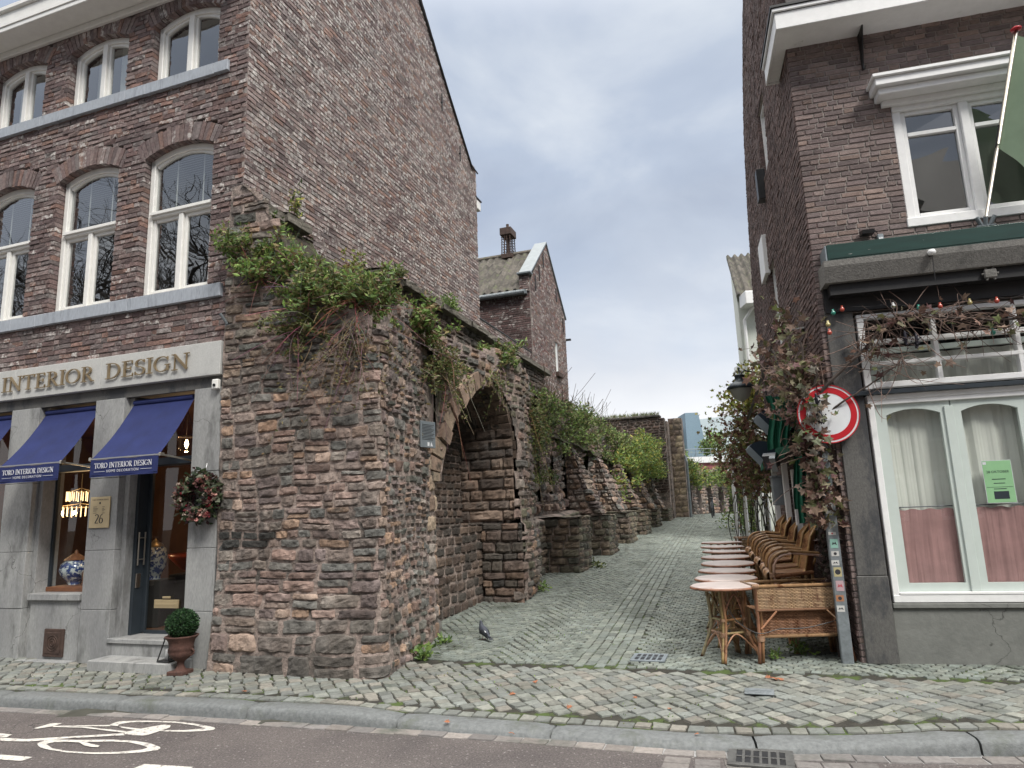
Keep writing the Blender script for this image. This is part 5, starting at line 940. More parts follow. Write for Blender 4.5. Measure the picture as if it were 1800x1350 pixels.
# upper window with moulded hood
f = MB(); f.box(1.0, 1.09, .02, .11, 4.47, 5.90, bev=.008); f.box(2.31, 2.40, .02, .11, 4.47, 5.90, bev=.008); f.box(.985, 2.415, -.02, .11, 4.44, 4.54, bev=.006); f.box(1.0, 2.4, .0, .11, 5.80, 5.90, bev=.006); f.box(1.655, 1.745, .0, .11, 4.54, 5.80, bev=.008)
for a, c in ((1.09, 1.655), (1.745, 2.31)):
    f.box(a, a+.045, .04, .09, 4.54, 5.80, bev=.004); f.box(c-.045, c, .04, .09, 4.54, 5.80, bev=.004); f.box(a+.045, c-.045, .04, .09, 4.54, 4.60, bev=.004); f.box(a+.045, c-.045, .035, .09, 5.50, 5.545, bev=.004); f.box(a+.045, c-.045, .04, .09, 5.755, 5.80, bev=.004)
fo = f.build('window', M['white'], cafe)
for k_, (a, c) in enumerate(((1.12, 1.62), (1.78, 2.28))):
    for z0, z1 in ((4.58, 5.51), (5.53, 5.77)):
        g_ = MB(); e = .003*(k_+1); g_.quad((a, .07, z0), (c, .07+e, z0), (c, .07+e+.004, z1), (a, .07-.004, z1)); g_.build('pane', M['glass'], fo)
r_ = MB(); room(r_, .98, 2.42, .11, 1.6, 4.4, 5.95); r_.build('room', M['dark'], fo)
b = MB(); b.box(1.95, 2.3, .16, .30, 4.56, 4.62, bev=.004); b.box(2.0, 2.3, .17, .30, 4.622, 4.67, bev=.004); b.box(2.05, 2.3, .17, .28, 4.672, 4.85, bev=.004); tag(b.build('wooden_box', M['wood'], loc=tuple(PRr), rotz=-AR), 'orange brown wooden box on boards behind the upper window beside the flag', 'box')
f = MB(); f.box(.80, 2.6, -.26, .0, 6.0, 6.09, bev=.008); f.box(.84, 2.56, -.20, .0, 5.92, 6.0, bev=.01); f.box(.775, 2.63, -.29, -.0, 6.09, 6.13, bev=.006); f.box(.90, 2.5, -.06, .0, 5.86, 5.92, bev=.004); f.build('window_hood', M['white'], cafe)
# lane-side windows: white frames deep in the wall, board and black box
for t0, t1, z0, z1 in SW:
    s0 = float(side_s((t0+t1)/2, (z0+z1)/2)); f = MB(); f.box(s0+.06, s0+.12, t0, t0+.06, z0, z1); f.box(s0+.06, s0+.12, t1-.06, t1, z0, z1); f.box(s0+.06, s0+.12, t0+.06, t1-.06, z1-.06, z1); f.box(s0+.03, s0+.12, t0, t1, z0-.04, z0+.02); f.box(s0+.07, s0+.11, (t0+t1)/2-.025, (t0+t1)/2+.025, z0, z1-.05)
    fo = f.build('window', M['white'], cafe); g_ = MB(); g_.quad((s0+.09, t0+.05, z0), (s0+.09, t1-.05, z0), (s0+.09, t1-.05, z1), (s0+.09, t0+.05, z1)); g_.build('pane', M['glass'], fo); r_ = MB(); r_.box(s0+.125, s0+.9, t0-.05, t1+.05, z0-.05, z1+.05); r_.build('room', M['dark'], fo)
f = MB(); f.box(-.05, .03, 3.35, 3.95, 5.2, 5.85, bev=.006); f.build('shutter', M['white'], cafe); f = MB(); f.box(-.09, .04, 2.85, 3.05, 6.25, 6.75, bev=.006); f.build('meter_box', M['black'], cafe)
# corner pilaster, plinth, canopy
b = MB(); b.box(.045, .335, -.035, .14, .002, .84, bev=.008); b.box(.055, .33, -.03, .14, .843, 3.6, bev=.006); b.build('pilaster', M['bluestone_dark'], cafe)
b = MB(); b.box(.34, 3.3, .0, .15, .0, .52, bev=.004); b.box(.345, 3.3, -.03, .15, .525, .575, bev=.008); b.build('plinth', M['render_grey'], cafe)
b = MB(); b.prism([(.0, 4.065), (-.33, 4.065), (-.33, 4.0), (-.27, 3.84), (0, 3.84)], 0, .045, 3.3); b.build('canopy_slab', M['concrete'], cafe)
b = MB(); b.box(.10, 3.3, -.27, -.005, 4.067, 4.26, bev=.008); b.box(.13, 3.3, -.275, -.271, 4.10, 4.11); b.build('canopy_fascia', M['green_paint'], cafe)
b = MB(); b.box(.085, .10, -.27, -.0, 4.07, 4.25, bev=.002); b.build('fascia_end', M['zinc'], cafe)
b = MB(); b.box(.06, 3.3, -.06, .13, 3.57, 3.838); b.box(.1, 3.3, -.21, -.06, 3.72, 3.835); b.build('canopy_soffit', M['black'], cafe)
# transom light and shop window
f = MB(); f.box(.36, .43, -.015, .08, 2.72, 3.53, bev=.006); f.box(.43, 3.3, -.012, .08, 3.48, 3.53, bev=.005); f.box(.43, 3.3, -.01, .08, 3.20, 3.245, bev=.005); f.box(.43, 3.3, -.01, .08, 2.97, 3.01, bev=.005); f.box(.43, 3.3, -.014, .08, 2.73, 2.79, bev=.005)
for x in (1.06, 1.80, 2.5): f.box(x, x+.045, -.008, .078, 2.79, 3.48, bev=.004)
fo = f.build('transom_window', M['white'], cafe)
g_ = MB(); g_.quad((.43, .04, 2.78), (3.3, .04, 2.78), (3.3, .042, 3.5), (.43, .042, 3.5)); g_.build('pane', M['glass_cafe'], fo)
c_ = MB(); c_.grid(lambda u, v: np.stack([u, .26+.018*np.sin(u*26)+.01*np.sin(u*61), v], -1), np.linspace(.62, 3.3, 120), np.array([2.8, 3.12])); c_.build('curtain', M['curtain'], fo)
c_ = MB(); c_.box(.48, .60, .2, .24, 2.79, 3.3, bev=.004); c_.box(.48, 3.3, .2, .24, 3.13, 3.19, bev=.004); c_.build('inner_frame', M['pale_green'], fo)
f = MB(); f.box(.36, .42, -.02, .10, .60, 2.60, bev=.006); f.box(.36, 3.3, -.022, .10, 2.60, 2.655, bev=.006); f.box(.36, 3.3, -.025, .10, .58, .655, bev=.006); f.box(.42, 3.3, -.03, .02, .655, .68, bev=.004); f.box(.40, 3.3, -.012, .09, 2.555, 2.60, bev=.004); fo = f.build('shop_window', M['white'], cafe)
def panel(mb, x0, x1, z0, z1, zs, ri, X0, X1, Z0, Z1, y0, y1):
    """board with an arched opening"""
    c, h = (x0+x1)/2, (x1-x0)/2; Rr = (h*h+ri*ri)/(2*ri); cz = zs+ri-Rr; xs = np.linspace(x0, x1, 13); tp = [cz+math.sqrt(max(0, Rr*Rr-(x-c)**2)) for x in xs]
    mb.box(X0, x0, y0, y1, Z0, Z1); mb.box(x1, X1, y0, y1, Z0, Z1); mb.box(x0, x1, y0, y1, Z0, z0)
    V = []; 
    for x, t in zip(xs, tp): V += [(x, y0, t), (x, y1, t), (x, y0, Z1), (x, y1, Z1)]
    mb.add(V, [q for i in range(12) for q in ((4*i, 4*i+4, 4*i+6, 4*i+2), (4*i, 4*i+1, 4*i+5, 4*i+4))])
p_ = MB(); X = .425
for x0 in (.53, 1.22, 1.92, 2.62):
    panel(p_, x0, x0+.50, .76, 2.5, 2.44, .055, X, x0+.595, .68, 2.555, .02, .06); X = x0+.605
p_.box(1.065, 1.15, .0, .02, .68, 2.5, bev=.004) ; p_.build('casement', M['pale_green'], fo)
g_ = MB(); g_.quad((.42, .045, .66), (3.3, .045, .66), (3.3, .047, 2.58), (.42, .047, 2.58)); g_.build('pane', M['glass_cafe'], fo)
c_ = MB(); fold = lambda u: .155+.030*fbm(u*5.5, u*0, s=4)+.020*fbm(u*17, u*0, s=6)
c_.grid(lambda u, v: np.stack([u, fold(u)+.02*(2.5-v)*np.sin(u*9), v], -1), np.linspace(.45, 3.3, 190), np.linspace(.72, 2.55, 8)); c_.build('curtain', M['curtain'], fo)
c_ = MB(); c_.grid(lambda u, v: np.stack([u, (.082)+.014*fbm(u*11, v*1.5, s=8)+.008*fbm(u*30, v*2, s=9), v+.008*np.sin(u*40)*(v > 1.4)], -1), np.linspace(.47, 3.3, 190), np.linspace(.70, 1.475, 5)); c_.build('half_curtain', M['pink'], fo)
c_ = MB(); c_.tube([(.45, .10, 1.50), (3.3, .10, 1.50)], .006, 6); c_.build('curtain_rod', M['steel_dark'], fo)
b = MB(); room(b, .2, 3.25, .3, 3.2, .0, 3.6); b.build('cafe_room', M['dark'], cafe)
b = MB(); b.box(-.02, 3.3, -.075, -.035, 2.655, 2.70, bev=.004); b.box(.30, .33, -.04, .0, 2.66, 2.695); b.build('awning_rail', M['steel_dark'], cafe)
# poster behind the glass
t = thing('green_poster', 'green event poster with a small dark picture taped behind the shop window', 'poster', tuple(Rw(1.46, .036, 1.72)), -AR+R_(0)); b = MB(); b.box(-.125, .125, 0, .002, -.205, .205); M['posterg'] = mat('green_poster', (.22, .42, .22), .7, var=.08); b.build('sheet', M['posterg'], t)
b = MB(); b.box(-.06, .07, -.0012, -.0004, -.17, -.095); b.box(-.115, .115, -.0012, -.0004, -.055, -.052)
for z, w_ in ((.02, .06), (-.02, .05), (-.075, .055)): b.box(-w_, w_, -.0012, -.0004, z, z+.007)
b.build('picture', M['steel_dark'], t); text('poster_lettering', '28 OKTOBER', .034, M['steel_dark'], t, (0, -.001, .085), (R_(90), 0, 0), .0002)
b = MB(); b.box(-.129, .129, .001, .003, -.209, .209); b.box(-.12, -.09, -.001, 0, .17, .195); b.build('border', M['letter_white'], t)
# ---- small fixtures on the facade
t = thing('floodlight', 'small black floodlight on the brick above the green canopy board', 'lamp', tuple(Rw(.56, -.0, 4.42)), -AR); b = MB(); b.prism([(-.02, .03), (-.16, .0), (-.15, -.04), (-.03, -.03)], 0, -.06, .06); b.build('casing', M['black'], t); b = MB(); b.tube([(0, 0, .0), (0, -.05, .01)], .012, 6); b.tube([(.05, -.02, .0), (.10, -.02, .03), (.14, -.02, -.05)], .004, 5); b.build('arm', M['black'], t)
t = thing('socket_box', 'small grey cable box right of the black floodlight', 'cable box', tuple(Rw(.70, -.0, 4.345)), -AR); b = MB(); b.box(-.03, .03, -.045, 0, -.05, .05, bev=.006); b.build('casing', M['zinc'], t); b = MB(); b.box(-.022, .022, -.049, -.045, -.04, .01, bev=.002); b.build('cover', M['signwhite'], t)
t = thing('canopy_spotlight', 'small white round spotlight on the edge of the concrete canopy', 'lamp', tuple(Rw(1.05, -.36, 4.02)), -AR); b = MB(); b.lathe([(.001, -.03), (.03, -.025), (.04, 0), (.03, .025), (.001, .03)], n=16); b.build('head', M['white'], t, smooth=True); b = MB(); b.tube([(0, 0, 0), (.0, .02, -.3)], .004, 5); b.tube([(0, 0, 0), (-.02, .03, -.03)], .012, 6); b.build('cable', M['black'], t)
t = thing('junction_box', 'grey notched junction box on the dark soffit under the canopy', 'cable box', tuple(Rw(1.58, -.215, 3.77)), -AR); b = MB(); b.box(-.055, .055, -.04, 0, -.045, .045, bev=.008)
for q in range(6): a = 2*math.pi*q/6; b.tube([(.05*math.cos(a), -.02, .05*math.sin(a)), (.075*math.cos(a), -.02, .075*math.sin(a))], .011, 6)
b.build('casing', M['concrete'], t)
# ---- string of coloured bulbs
t = thing('light_string', 'string of small red green yellow and white bulbs under the canopy', 'string lights', tuple(PRr), -AR)
BL = [(.055, 3.43, 'y'), (.06, 3.34, 'r'), (.12, 3.55, 'g'), (.21, 3.58, 'r'), (.70, 3.56, 'w'), (.93, 3.51, 'g'), (1.13, 3.51, 'r'), (1.40, 3.52, 'y'), (1.64, 3.51, 'r'), (1.90, 3.52, 'w'), (1.56, 3.19, 'g')]
for c_, cc in (('r', (.42, .07, .045)), ('g', (.02, .20, .15)), ('y', (.42, .36, .15)), ('w', (.5, .5, .5))): M['b'+c_] = mat('bulb_'+{'r': 'red', 'g': 'green', 'y': 'yellow', 'w': 'white'}[c_], cc, .3, var=.05, coat=.4)
for s_, z, c_ in BL:
    b = MB(); b.lathe([(.001, -.026), (.016, -.022), (.024, -.006), (.022, .008), (.012, .022), (.011, .04), (.001, .04)], c=(s_, -.13, z), n=14); b.build('bulb', M['b'+c_], t, smooth=True)
b = MB(); bs = sorted([q for q in BL if q[1] > 3.45]); pts = [(.03, -.1, 3.2), (.04, -.12, 3.4)]
for (a, z, _), (a2, z2, _) in zip(bs, bs[1:]+[(2.4, 3.58, '')]):
    for u in (0, .25, .5, .75): pts.append((a+(a2-a)*u, -.13, z+.04+(z2-z)*u-.03*math.sin(u*math.pi)))
b.tube(pts, .004, 5); b.tube([(1.4, -.13, 3.54), (1.5, -.13, 3.4), (1.56, -.13, 3.22)], .004, 5); b.build('cable', M['black'], t)
# ---- flag
t = thing('facade_flag', 'sage green flag hanging from an angled pole with a red cap', 'flag', tuple(PRr), -AR)
A0 = np.array((1.70, -.03, 4.38)); A1 = np.array((2.02, -.60, 6.14)); b = MB(); b.tube([A0, A0+(A1-A0)*.42], .017, 10); b.tube([A0+(A1-A0)*.42, A1], .021, 10); b.build('pole', M['chrome'], t, smooth=True)
b = MB(); b.lathe([(.001, 0), (.045, .004), (.048, .02), (.03, .035), (.001, .04)], c=tuple(A1), n=16); b.build('cap', M['red'], t, smooth=True)
def flg(u, v):
    H = A0[None, None]+(A1-A0)[None, None]*(.97-.57*v[..., None]); x = u*(.62-.10*v); return H+np.stack([x, -.02+.05*np.sin(u*9+v*2)*u**.3+0*u, -.10*u-.50*u**1.2*(.3+1.2*v)-.10*v*u], -1)
b = MB(); b.grid(flg, np.linspace(0, 1, 30), np.linspace(0, 1, 24)); fc = b.build('cloth', M['sage'], t, smooth=True)
b = MB(); b.grid(lambda u, v: flg(u, v)+np.array((0, -.006, 0)), np.linspace(.30, .95, 20), np.linspace(.32, .92, 14), mask=lambda u, v: ((u-.72)/.30)**2+((v-.62)/.30)**2 < 1.3); b.build('printed_panel', M['sage_dark'], fc, smooth=True)
b = MB(); b.tube([A0+(A1-A0)*.40+np.array((-.02, -.01, 0)), A0+(A1-A0)*.52+np.array((-.025, -.01, .0))], .008, 6); b.build('clip', M['black'], t)
q1 = flg(np.array([[.40]]), np.array([[.55]]))[0, 0]; text('script_lettering', 'Da', .13, M['letter_white'], fc, tuple(q1+np.array((-.03, -.075, -.05))), (R_(90), R_(22), 0), .0005, 'LEFT', .35, .9)
q1 = flg(np.array([[.38]]), np.array([[.82]]))[0, 0]; text('small_lettering', 'MAAS', .055, M['letter_white'], fc, tuple(q1+np.array((-.03, -.075, -.02))), (R_(90), R_(38), 0), .0005, 'LEFT')
q1 = flg(np.array([[.36]]), np.array([[.98]]))[0, 0]; b = MB(); b.add([tuple(q1+np.array(d)) for d in ((-.02, -.08, .03), (-.02, -.08, -.035), (.03, -.08, -.0))], [(0, 1, 2)]); b.build('printed_arrow', M['letter_white'], fc)
t = thing('flag_holder', 'grey three socket flag holder bolted above the green board', 'bracket', tuple(Rw(1.70, 0, 4.37)), -AR); b = MB(); b.box(-.09, .09, -.05, 0, -.03, -.018, bev=.002); b.tube([(-.07, -.03, -.02), (-.11, -.02, -.1)], .005, 5); b.tube([(.07, -.03, -.02), (.12, -.02, -.08)], .005, 5); b.build('plate', M['galv'], t)
for d in (-.06, .0, .06): b = MB(); b.tube([(d*.6, -.03, -.02), (d*1.4, -.06, .07)], .021, 10); b.build('socket', M['galv'], t)
# ---- no-vehicles sign on a stickered pole at the corner
pp = Rw(-.13, -.02, 0)
t = thing('sign_post', 'galvanised square post covered with stickers at the house corner', 'post', tuple(pp), -AR); b = MB(); b.box(-.055, .055, -.035, .035, 0, 2.75, bev=.008); b.build('pole', M['galv'], t)
STK = [(.50, .06, 'w'), (.60, .06, 'o'), (.70, .10, 'r'), (.84, .09, 'y'), (.95, .05, 'w'), (1.04, .05, 'w'), (1.12, .09, 'm'), (1.25, .03, 'w'), (1.32, .11, 'g'), (1.46, .12, 'w'), (1.60, .06, 'l'), (1.68, .07, 'w'), (1.78, .06, 'm'), (1.87, .05, 'w')]
for c_, cc in (('w', (.50, .50, .48)), ('o', (.35, .16, .08)), ('r', (.42, .30, .32)), ('y', (.42, .37, .2)), ('m', (.25, .45, .38)), ('g', (.16, .17, .17)), ('l', (.12, .3, .5)), ('k', (.03, .03, .035)), ('e', (.4, .06, .08))): M['st'+c_] = mat('sticker_'+c_, cc, .5, var=.1)
g_ = np.random.default_rng(3)
for i, (z, h, c_) in enumerate(STK):
    b = MB(); o_ = g_.uniform(-.012, .012); b.box(-.036+o_, .036+o_, -.0365-.0003*i, -.035, z, z+h); b.build('sticker', M['st'+c_], t)
    b = MB(); cz = z+h/2; n = 14; r = min(h*.3, .028); pts = [(o_+r*math.cos(a), cz+r*math.sin(a)) for a in np.linspace(0, 2*math.pi, n)][:-1] if i % 2 else [(o_-.024, cz-r*.5), (o_-.01, cz+r*.7), (o_+.0, cz), (o_+.012, cz+r*.8), (o_+.026, cz-r*.6), (o_+.004, cz-r*.2)]
    b.prism(pts, 1, -.0372-.0003*i, -.0366-.0003*i); b.build('sticker_print', M['ste' if i in (2, 7) else 'stk'], t)
t = thing('round_sign', 'round white no vehicles sign with a red rim partly hidden by the vine', 'traffic sign', tuple(Rw(-.05, -.13, 2.48)), -AR+R_(4))
def disc(r0, r1, y0, y1, n=56):
    b = MB(); V = [];
    for y in (y0, y1):
        for r in (r0, r1): V += [(r*math.cos(2*math.pi*i/n), y, r*math.sin(2*math.pi*i/n)) for i in range(n)]
    F = []
    for i in range(n):
        j_ = (i+1) % n; F += [(i, j_, n+j_, n+i), (2*n+i, 2*n+j_, 3*n+j_, 3*n+i), (n+i, n+j_, 3*n+j_, 3*n+i), (i, j_, 2*n+j_, 2*n+i)]
    b.add(V, F); return b
disc(.001, .298, 0, .012).build('backing', M['signwhite'], t); disc(.218, .278, -.003, .0).build('red_band', M['red'], t); disc(.296, .306, -.006, .016).build('edge', M['red'], t); b = MB(); b.box(-.13, .0, .02, .06, -.02, .02); b.build('clamp', M['galv'], t)
# ---- lamp on the lane side
wx = 4.06; lp = np.array((4.07, 12.0, 3.38)); t = thing('street_lantern', 'old fashioned wall lantern with a frosted shade over the lane', 'lamp', tuple(lp), 0)
b = MB(); b.lathe([(.001, 0), (.05, .01), (.13, .06), (.185, .20), (.19, .23)], n=24); M['frost'] = mat('frosted_glass', (.42, .42, .38), .35, var=.1, trans=.3); b.build('shade', M['frost'], t, smooth=True)
b = MB(); b.lathe([(.19, .22), (.235, .235), (.24, .25), (.17, .32), (.10, .36), (.085, .37), (.085, .45), (.10, .46), (.05, .49), (.012, .50), (.012, .58), (.02, .60), (.001, .62)], n=24); b.build('cap', M['steel_dark'], t, smooth=True)
b = MB(); b.tube([(0, 0, .48), (.1, .02, .56), (.3, .04, .52), (.46, .05, .34)], .014, 6); b.tube([(.46, .05, .6), (.46, .05, .1)], .012, 6); b.build('bracket', M['black'], t)
# ---- green awning over the terrace, its arm, three wedge lamps
t = thing('green_awning', 'dark green canvas awning folded down beside the cafe lane wall', 'awning', tuple(PRr), -AR)
def gcl(u, v): return np.stack([-.05-.28*v+.02*np.sin(u*14), .9+u*3.6, 3.02-.62*v-.10*np.sin(v*3)+.04*np.sin(u*11)*v], -1)
b = MB(); b.grid(gcl, np.linspace(0, 1, 40), np.linspace(0, 1, 10)); b.build('canopy', M['green_cloth'], t, smooth=True)
b = MB(); b.grid(lambda u, v: np.stack([-.33+.02*np.sin(u*14)+.02*np.sin(u*40)*v, .9+u*3.6, 2.40+.04*np.sin(u*11)-(.18+.10*np.abs(np.sin(u*9)))*v], -1), np.linspace(0, 1, 60), np.linspace(0, 1, 5)); b.build('valance', M['green_cloth'], t, smooth=True)
for s_, t0, z0, z1, w_ in ((-.22, .55, 2.75, 1.35, .20), (-.16, 1.25, 2.6, 1.5, .22), (-.45, .75, 2.85, 2.2, .25)):
    b = MB(); b.grid(lambda u, v: np.stack([s_-.10+u*w_+.03*np.sin(v*5), t0+.05*np.sin(u*20)+.03*v, z0+(z1-z0)*v+.10*u*(v-.5)], -1), np.linspace(0, 1, 24), np.linspace(0, 1, 8)); b.build('hanging_cloth', M['green_cloth'], t, smooth=True)
b = MB(); b.tube([tuple(Rw(-.3, 1.0, 3.65)), tuple(Rw(-.3, 6, 3.2))], .026, 4); b.tube([tuple(Rw(-.3, 1.0, 3.65)), tuple(Rw(-.0, .9, 3.65))], .03, 6); ao = b.build('slanting_boom', M['black']); tag(ao, 'long black steel boom slanting down the brick lane wall', 'boom')
def wedge():
    t = thing('wedge_lamp', '', 'lamp', (0, 0, 0), 0, 'wedge shaped terrace lamps'); b = MB(); arcp = [(.30*math.cos(a), .30*math.sin(a)) for a in np.linspace(R_(10), R_(130), 12)]; b.prism([(0, 0)]+arcp, 1, 0, .22); b.build('housing', M['navyblk'], t)
    c, s_ = math.cos(R_(130)), math.sin(R_(130)); b = MB(); b.add([(0.0, -.004, 0.0), (.30*c, -.004, .30*s_), (.30*c-.06, -.02, .30*s_-.09), (-.06, -.02, -.09)], [(0, 1, 2, 3)]); b.prism([(0, 0), (.30*c, .30*s_), (.30*c-.05, .30*s_-.05), (-.05, -.05)], 1, 0, .10); b.build('diffuser', M['zinc'], t); return t
M['navyblk'] = mat('blue_black_metal', (.012, .02, .032), .4, var=.15)
wd = wedge(); wd['label'] = 'largest wedge lamp, high under the green awning'; wd.location = (3.21, 8.35, 2.44); wd.rotation_euler = (0, 0, R_(-10))
for (x, y, z, rz, sc_), lb in (((3.33, 9.2, 2.16, -10, .85), 'wedge lamp nearest the white trellis, left of the other two'), ((3.40, 8.9, 2.02, 60, .72), 'wedge lamp showing its pale face, lowest of the three')):
    o = dup(wd, (x, y, z), R_(rz), lb); o.scale = (sc_,)*3
# ---- menu board, shutters and posts on the lane side
t = thing('menu_board', 'tall narrow wooden menu board with a greenish sheet on the cafe lane wall', 'menu board', tuple(Rw(-.06, .95, 1.10)), -AR-R_(50)); b = MB(); b.box(-.17, .17, -.02, .02, 0, .82, bev=.004); b.build('frame', M['wood'], t); M['menu'] = mat('faded_menu', (.14, .17, .11), .6, var=.3, scale=20, spots=(.3, .3, .2), sscale=34, slo=.55, shi=.6); b = MB(); b.box(-.14, .14, -.024, -.02, .04, .78); b.build('sheet', M['menu'], t)
for i, (tt, w_, z1) in enumerate(((2.2, .10, 2.0), (3.1, .08, 2.1), (4.4, .10, 2.1))):
    b = MB(); b.box(-.16, -.08, -w_/2, w_/2, 0, z1, bev=.006); tag(b.build('white_post', M['white'], loc=tuple(Rw(0, tt, float(gh(Rw(0, tt)[1])))), rotz=-AR), ['white painted post nearest the menu board', 'white painted post behind the middle wicker chairs', 'white painted post farthest along the cafe wall'][i], 'post', 'white posts along the cafe wall')
t = thing('mail_box', 'grey wall box hanging between the white posts', 'letter box', tuple(Rw(-.1, 3.6, 1.55)), -AR); b = MB(); b.box(-.16, 0, -.14, .14, 0, .42, bev=.01); b.build('casing', M['zinc'], t); b = MB(); b.box(-.17, 0, -.15, .15, .42, .45, bev=.004); b.build('lid', M['galv'], t)
# ================================================================ CANE FURNITURE
CN = [(.31, .18, .09), (.37, .24, .13), (.25, .135, .07), (.43, .30, .18)]
def cn(): return (*[c*rnd.uniform(.85, 1.15) for c in rnd.choice(CN)], 1)
def crv(pts, n=14):
    P = np.array(pts, float); t = np.linspace(0, len(P)-1, n); out = []
    for q in t:
        i = min(int(q), len(P)-2); f = q-i; p0 = P[max(i-1, 0)]; p1 = P[i]; p2 = P[i+1]; p3 = P[min(i+2, len(P)-1)]
        out.append(.5*((2*p1)+(-p0+p2)*f+(2*p0-5*p1+4*p2-p3)*f*f+(-p0+3*p1-3*p2+p3)*f**3))
    return np.array(out)
def wrap(mb, c, r, ax, n=5, l_=.05):
    for i in range(n):
        o = (i-(n-1)/2)*l_/n; q = np.linspace(0, 2*math.pi, 10); P = []
        for a in q:
            p = [0, 0, 0]; o1, o2 = [k for k in range(3) if k != ax]; p[ax] = o; p[o1] = r*math.cos(a); p[o2] = r*math.sin(a); P.append(np.array(c)+p)
        mb.tube(P, .004, 4, col=(.40, .25, .16, 1))
def make_table():
    t = thing('cane_table', '', 'table', (0, 0, 0), 0, 'round cane tables in a row'); R0 = .35
    b = MB(); b.lathe([(.001, .718), (R0-.01, .718), (R0, .724), (R0, .738), (R0-.012, .744), (.001, .744)], n=48); top = b.build('table_top', M['tabletop'], t)
    b = MB(); b.tube([(R0*1.0*math.cos(q), R0*math.sin(q), .722) for q in np.linspace(0, 2*math.pi, 40)], .013, 6, col=(.26, .12, .07, 1)); b.build('rim', M['cane'], t, smooth=True)
    for k in range(4):
        a = math.pi/4+k*math.pi/2; d = np.array((math.cos(a), math.sin(a), 0)); b = MB()
        P = [d*.20+np.array((0, 0, .72)), d*.17+np.array((0, 0, .40)), d*.20+np.array((0, 0, .26)), d*.31]
        b.tube(crv(P), .0165, 7, col=cn()); b.tube(crv([p+np.array((-d[1], d[0], 0))*.028 for p in P]), .0145, 7, col=cn()); wrap(b, P[2], .03, 2, 4, .045); wrap(b, P[1], .028, 2, 3, .03); b.build('leg', M['cane'], t, smooth=True)
    b = MB()
    for z, r in ((.40, .17), (.27, .195)):
        for k in range(4):
            a = math.pi/4+k*math.pi/2; a2 = a+math.pi/2; b.tube([(r*math.cos(a), r*math.sin(a), z), (r*math.cos(a2), r*math.sin(a2), z)], .012, 6, col=cn())
    for k in range(4):
        a = math.pi/4+k*math.pi/2; a2 = a+math.pi/2; m_ = (a+a2)/2; b.tube(crv([(.28*math.cos(a), .28*math.sin(a), .07), (.15*math.cos(m_), .15*math.sin(m_), .26), (.28*math.cos(a2), .28*math.sin(a2), .07)]), .009, 6, col=cn()); b.tube(crv([(.17*math.cos(a), .17*math.sin(a), .42), (.18*math.cos(m_), .18*math.sin(m_), .66), (.17*math.cos(a2), .17*math.sin(a2), .42)]), .009, 6, col=cn())
    b.build('stretcher', M['cane'], t, smooth=True); return t
TB = [(2.20, 7.60), (2.44, 8.36), (2.66, 9.08), (2.90, 9.80), (3.10, 10.52), (3.30, 11.24), (3.47, 11.96), (3.68, 12.68)]
tb = make_table(); TL = ['round cane table nearest the camera, its top beside the wicker bench', 'second nearest round cane table, leaning over the first', 'third round cane table from the street', 'fourth round cane table from the street', 'fifth round cane table from the street', 'sixth round cane table from the street', 'seventh round cane table, last but one up the lane', 'farthest round cane table up the lane']
for i, (x, y) in enumerate(TB):
    o = tb if i == 0 else dup(tb); o['label'] = TL[i]; o.location = (x, y, float(gh(y))+.008); o.rotation_euler = (R_(rnd.uniform(-1, 1)), R_(rnd.uniform(-1, 1)), R_(12+rnd.uniform(-25, 25)))
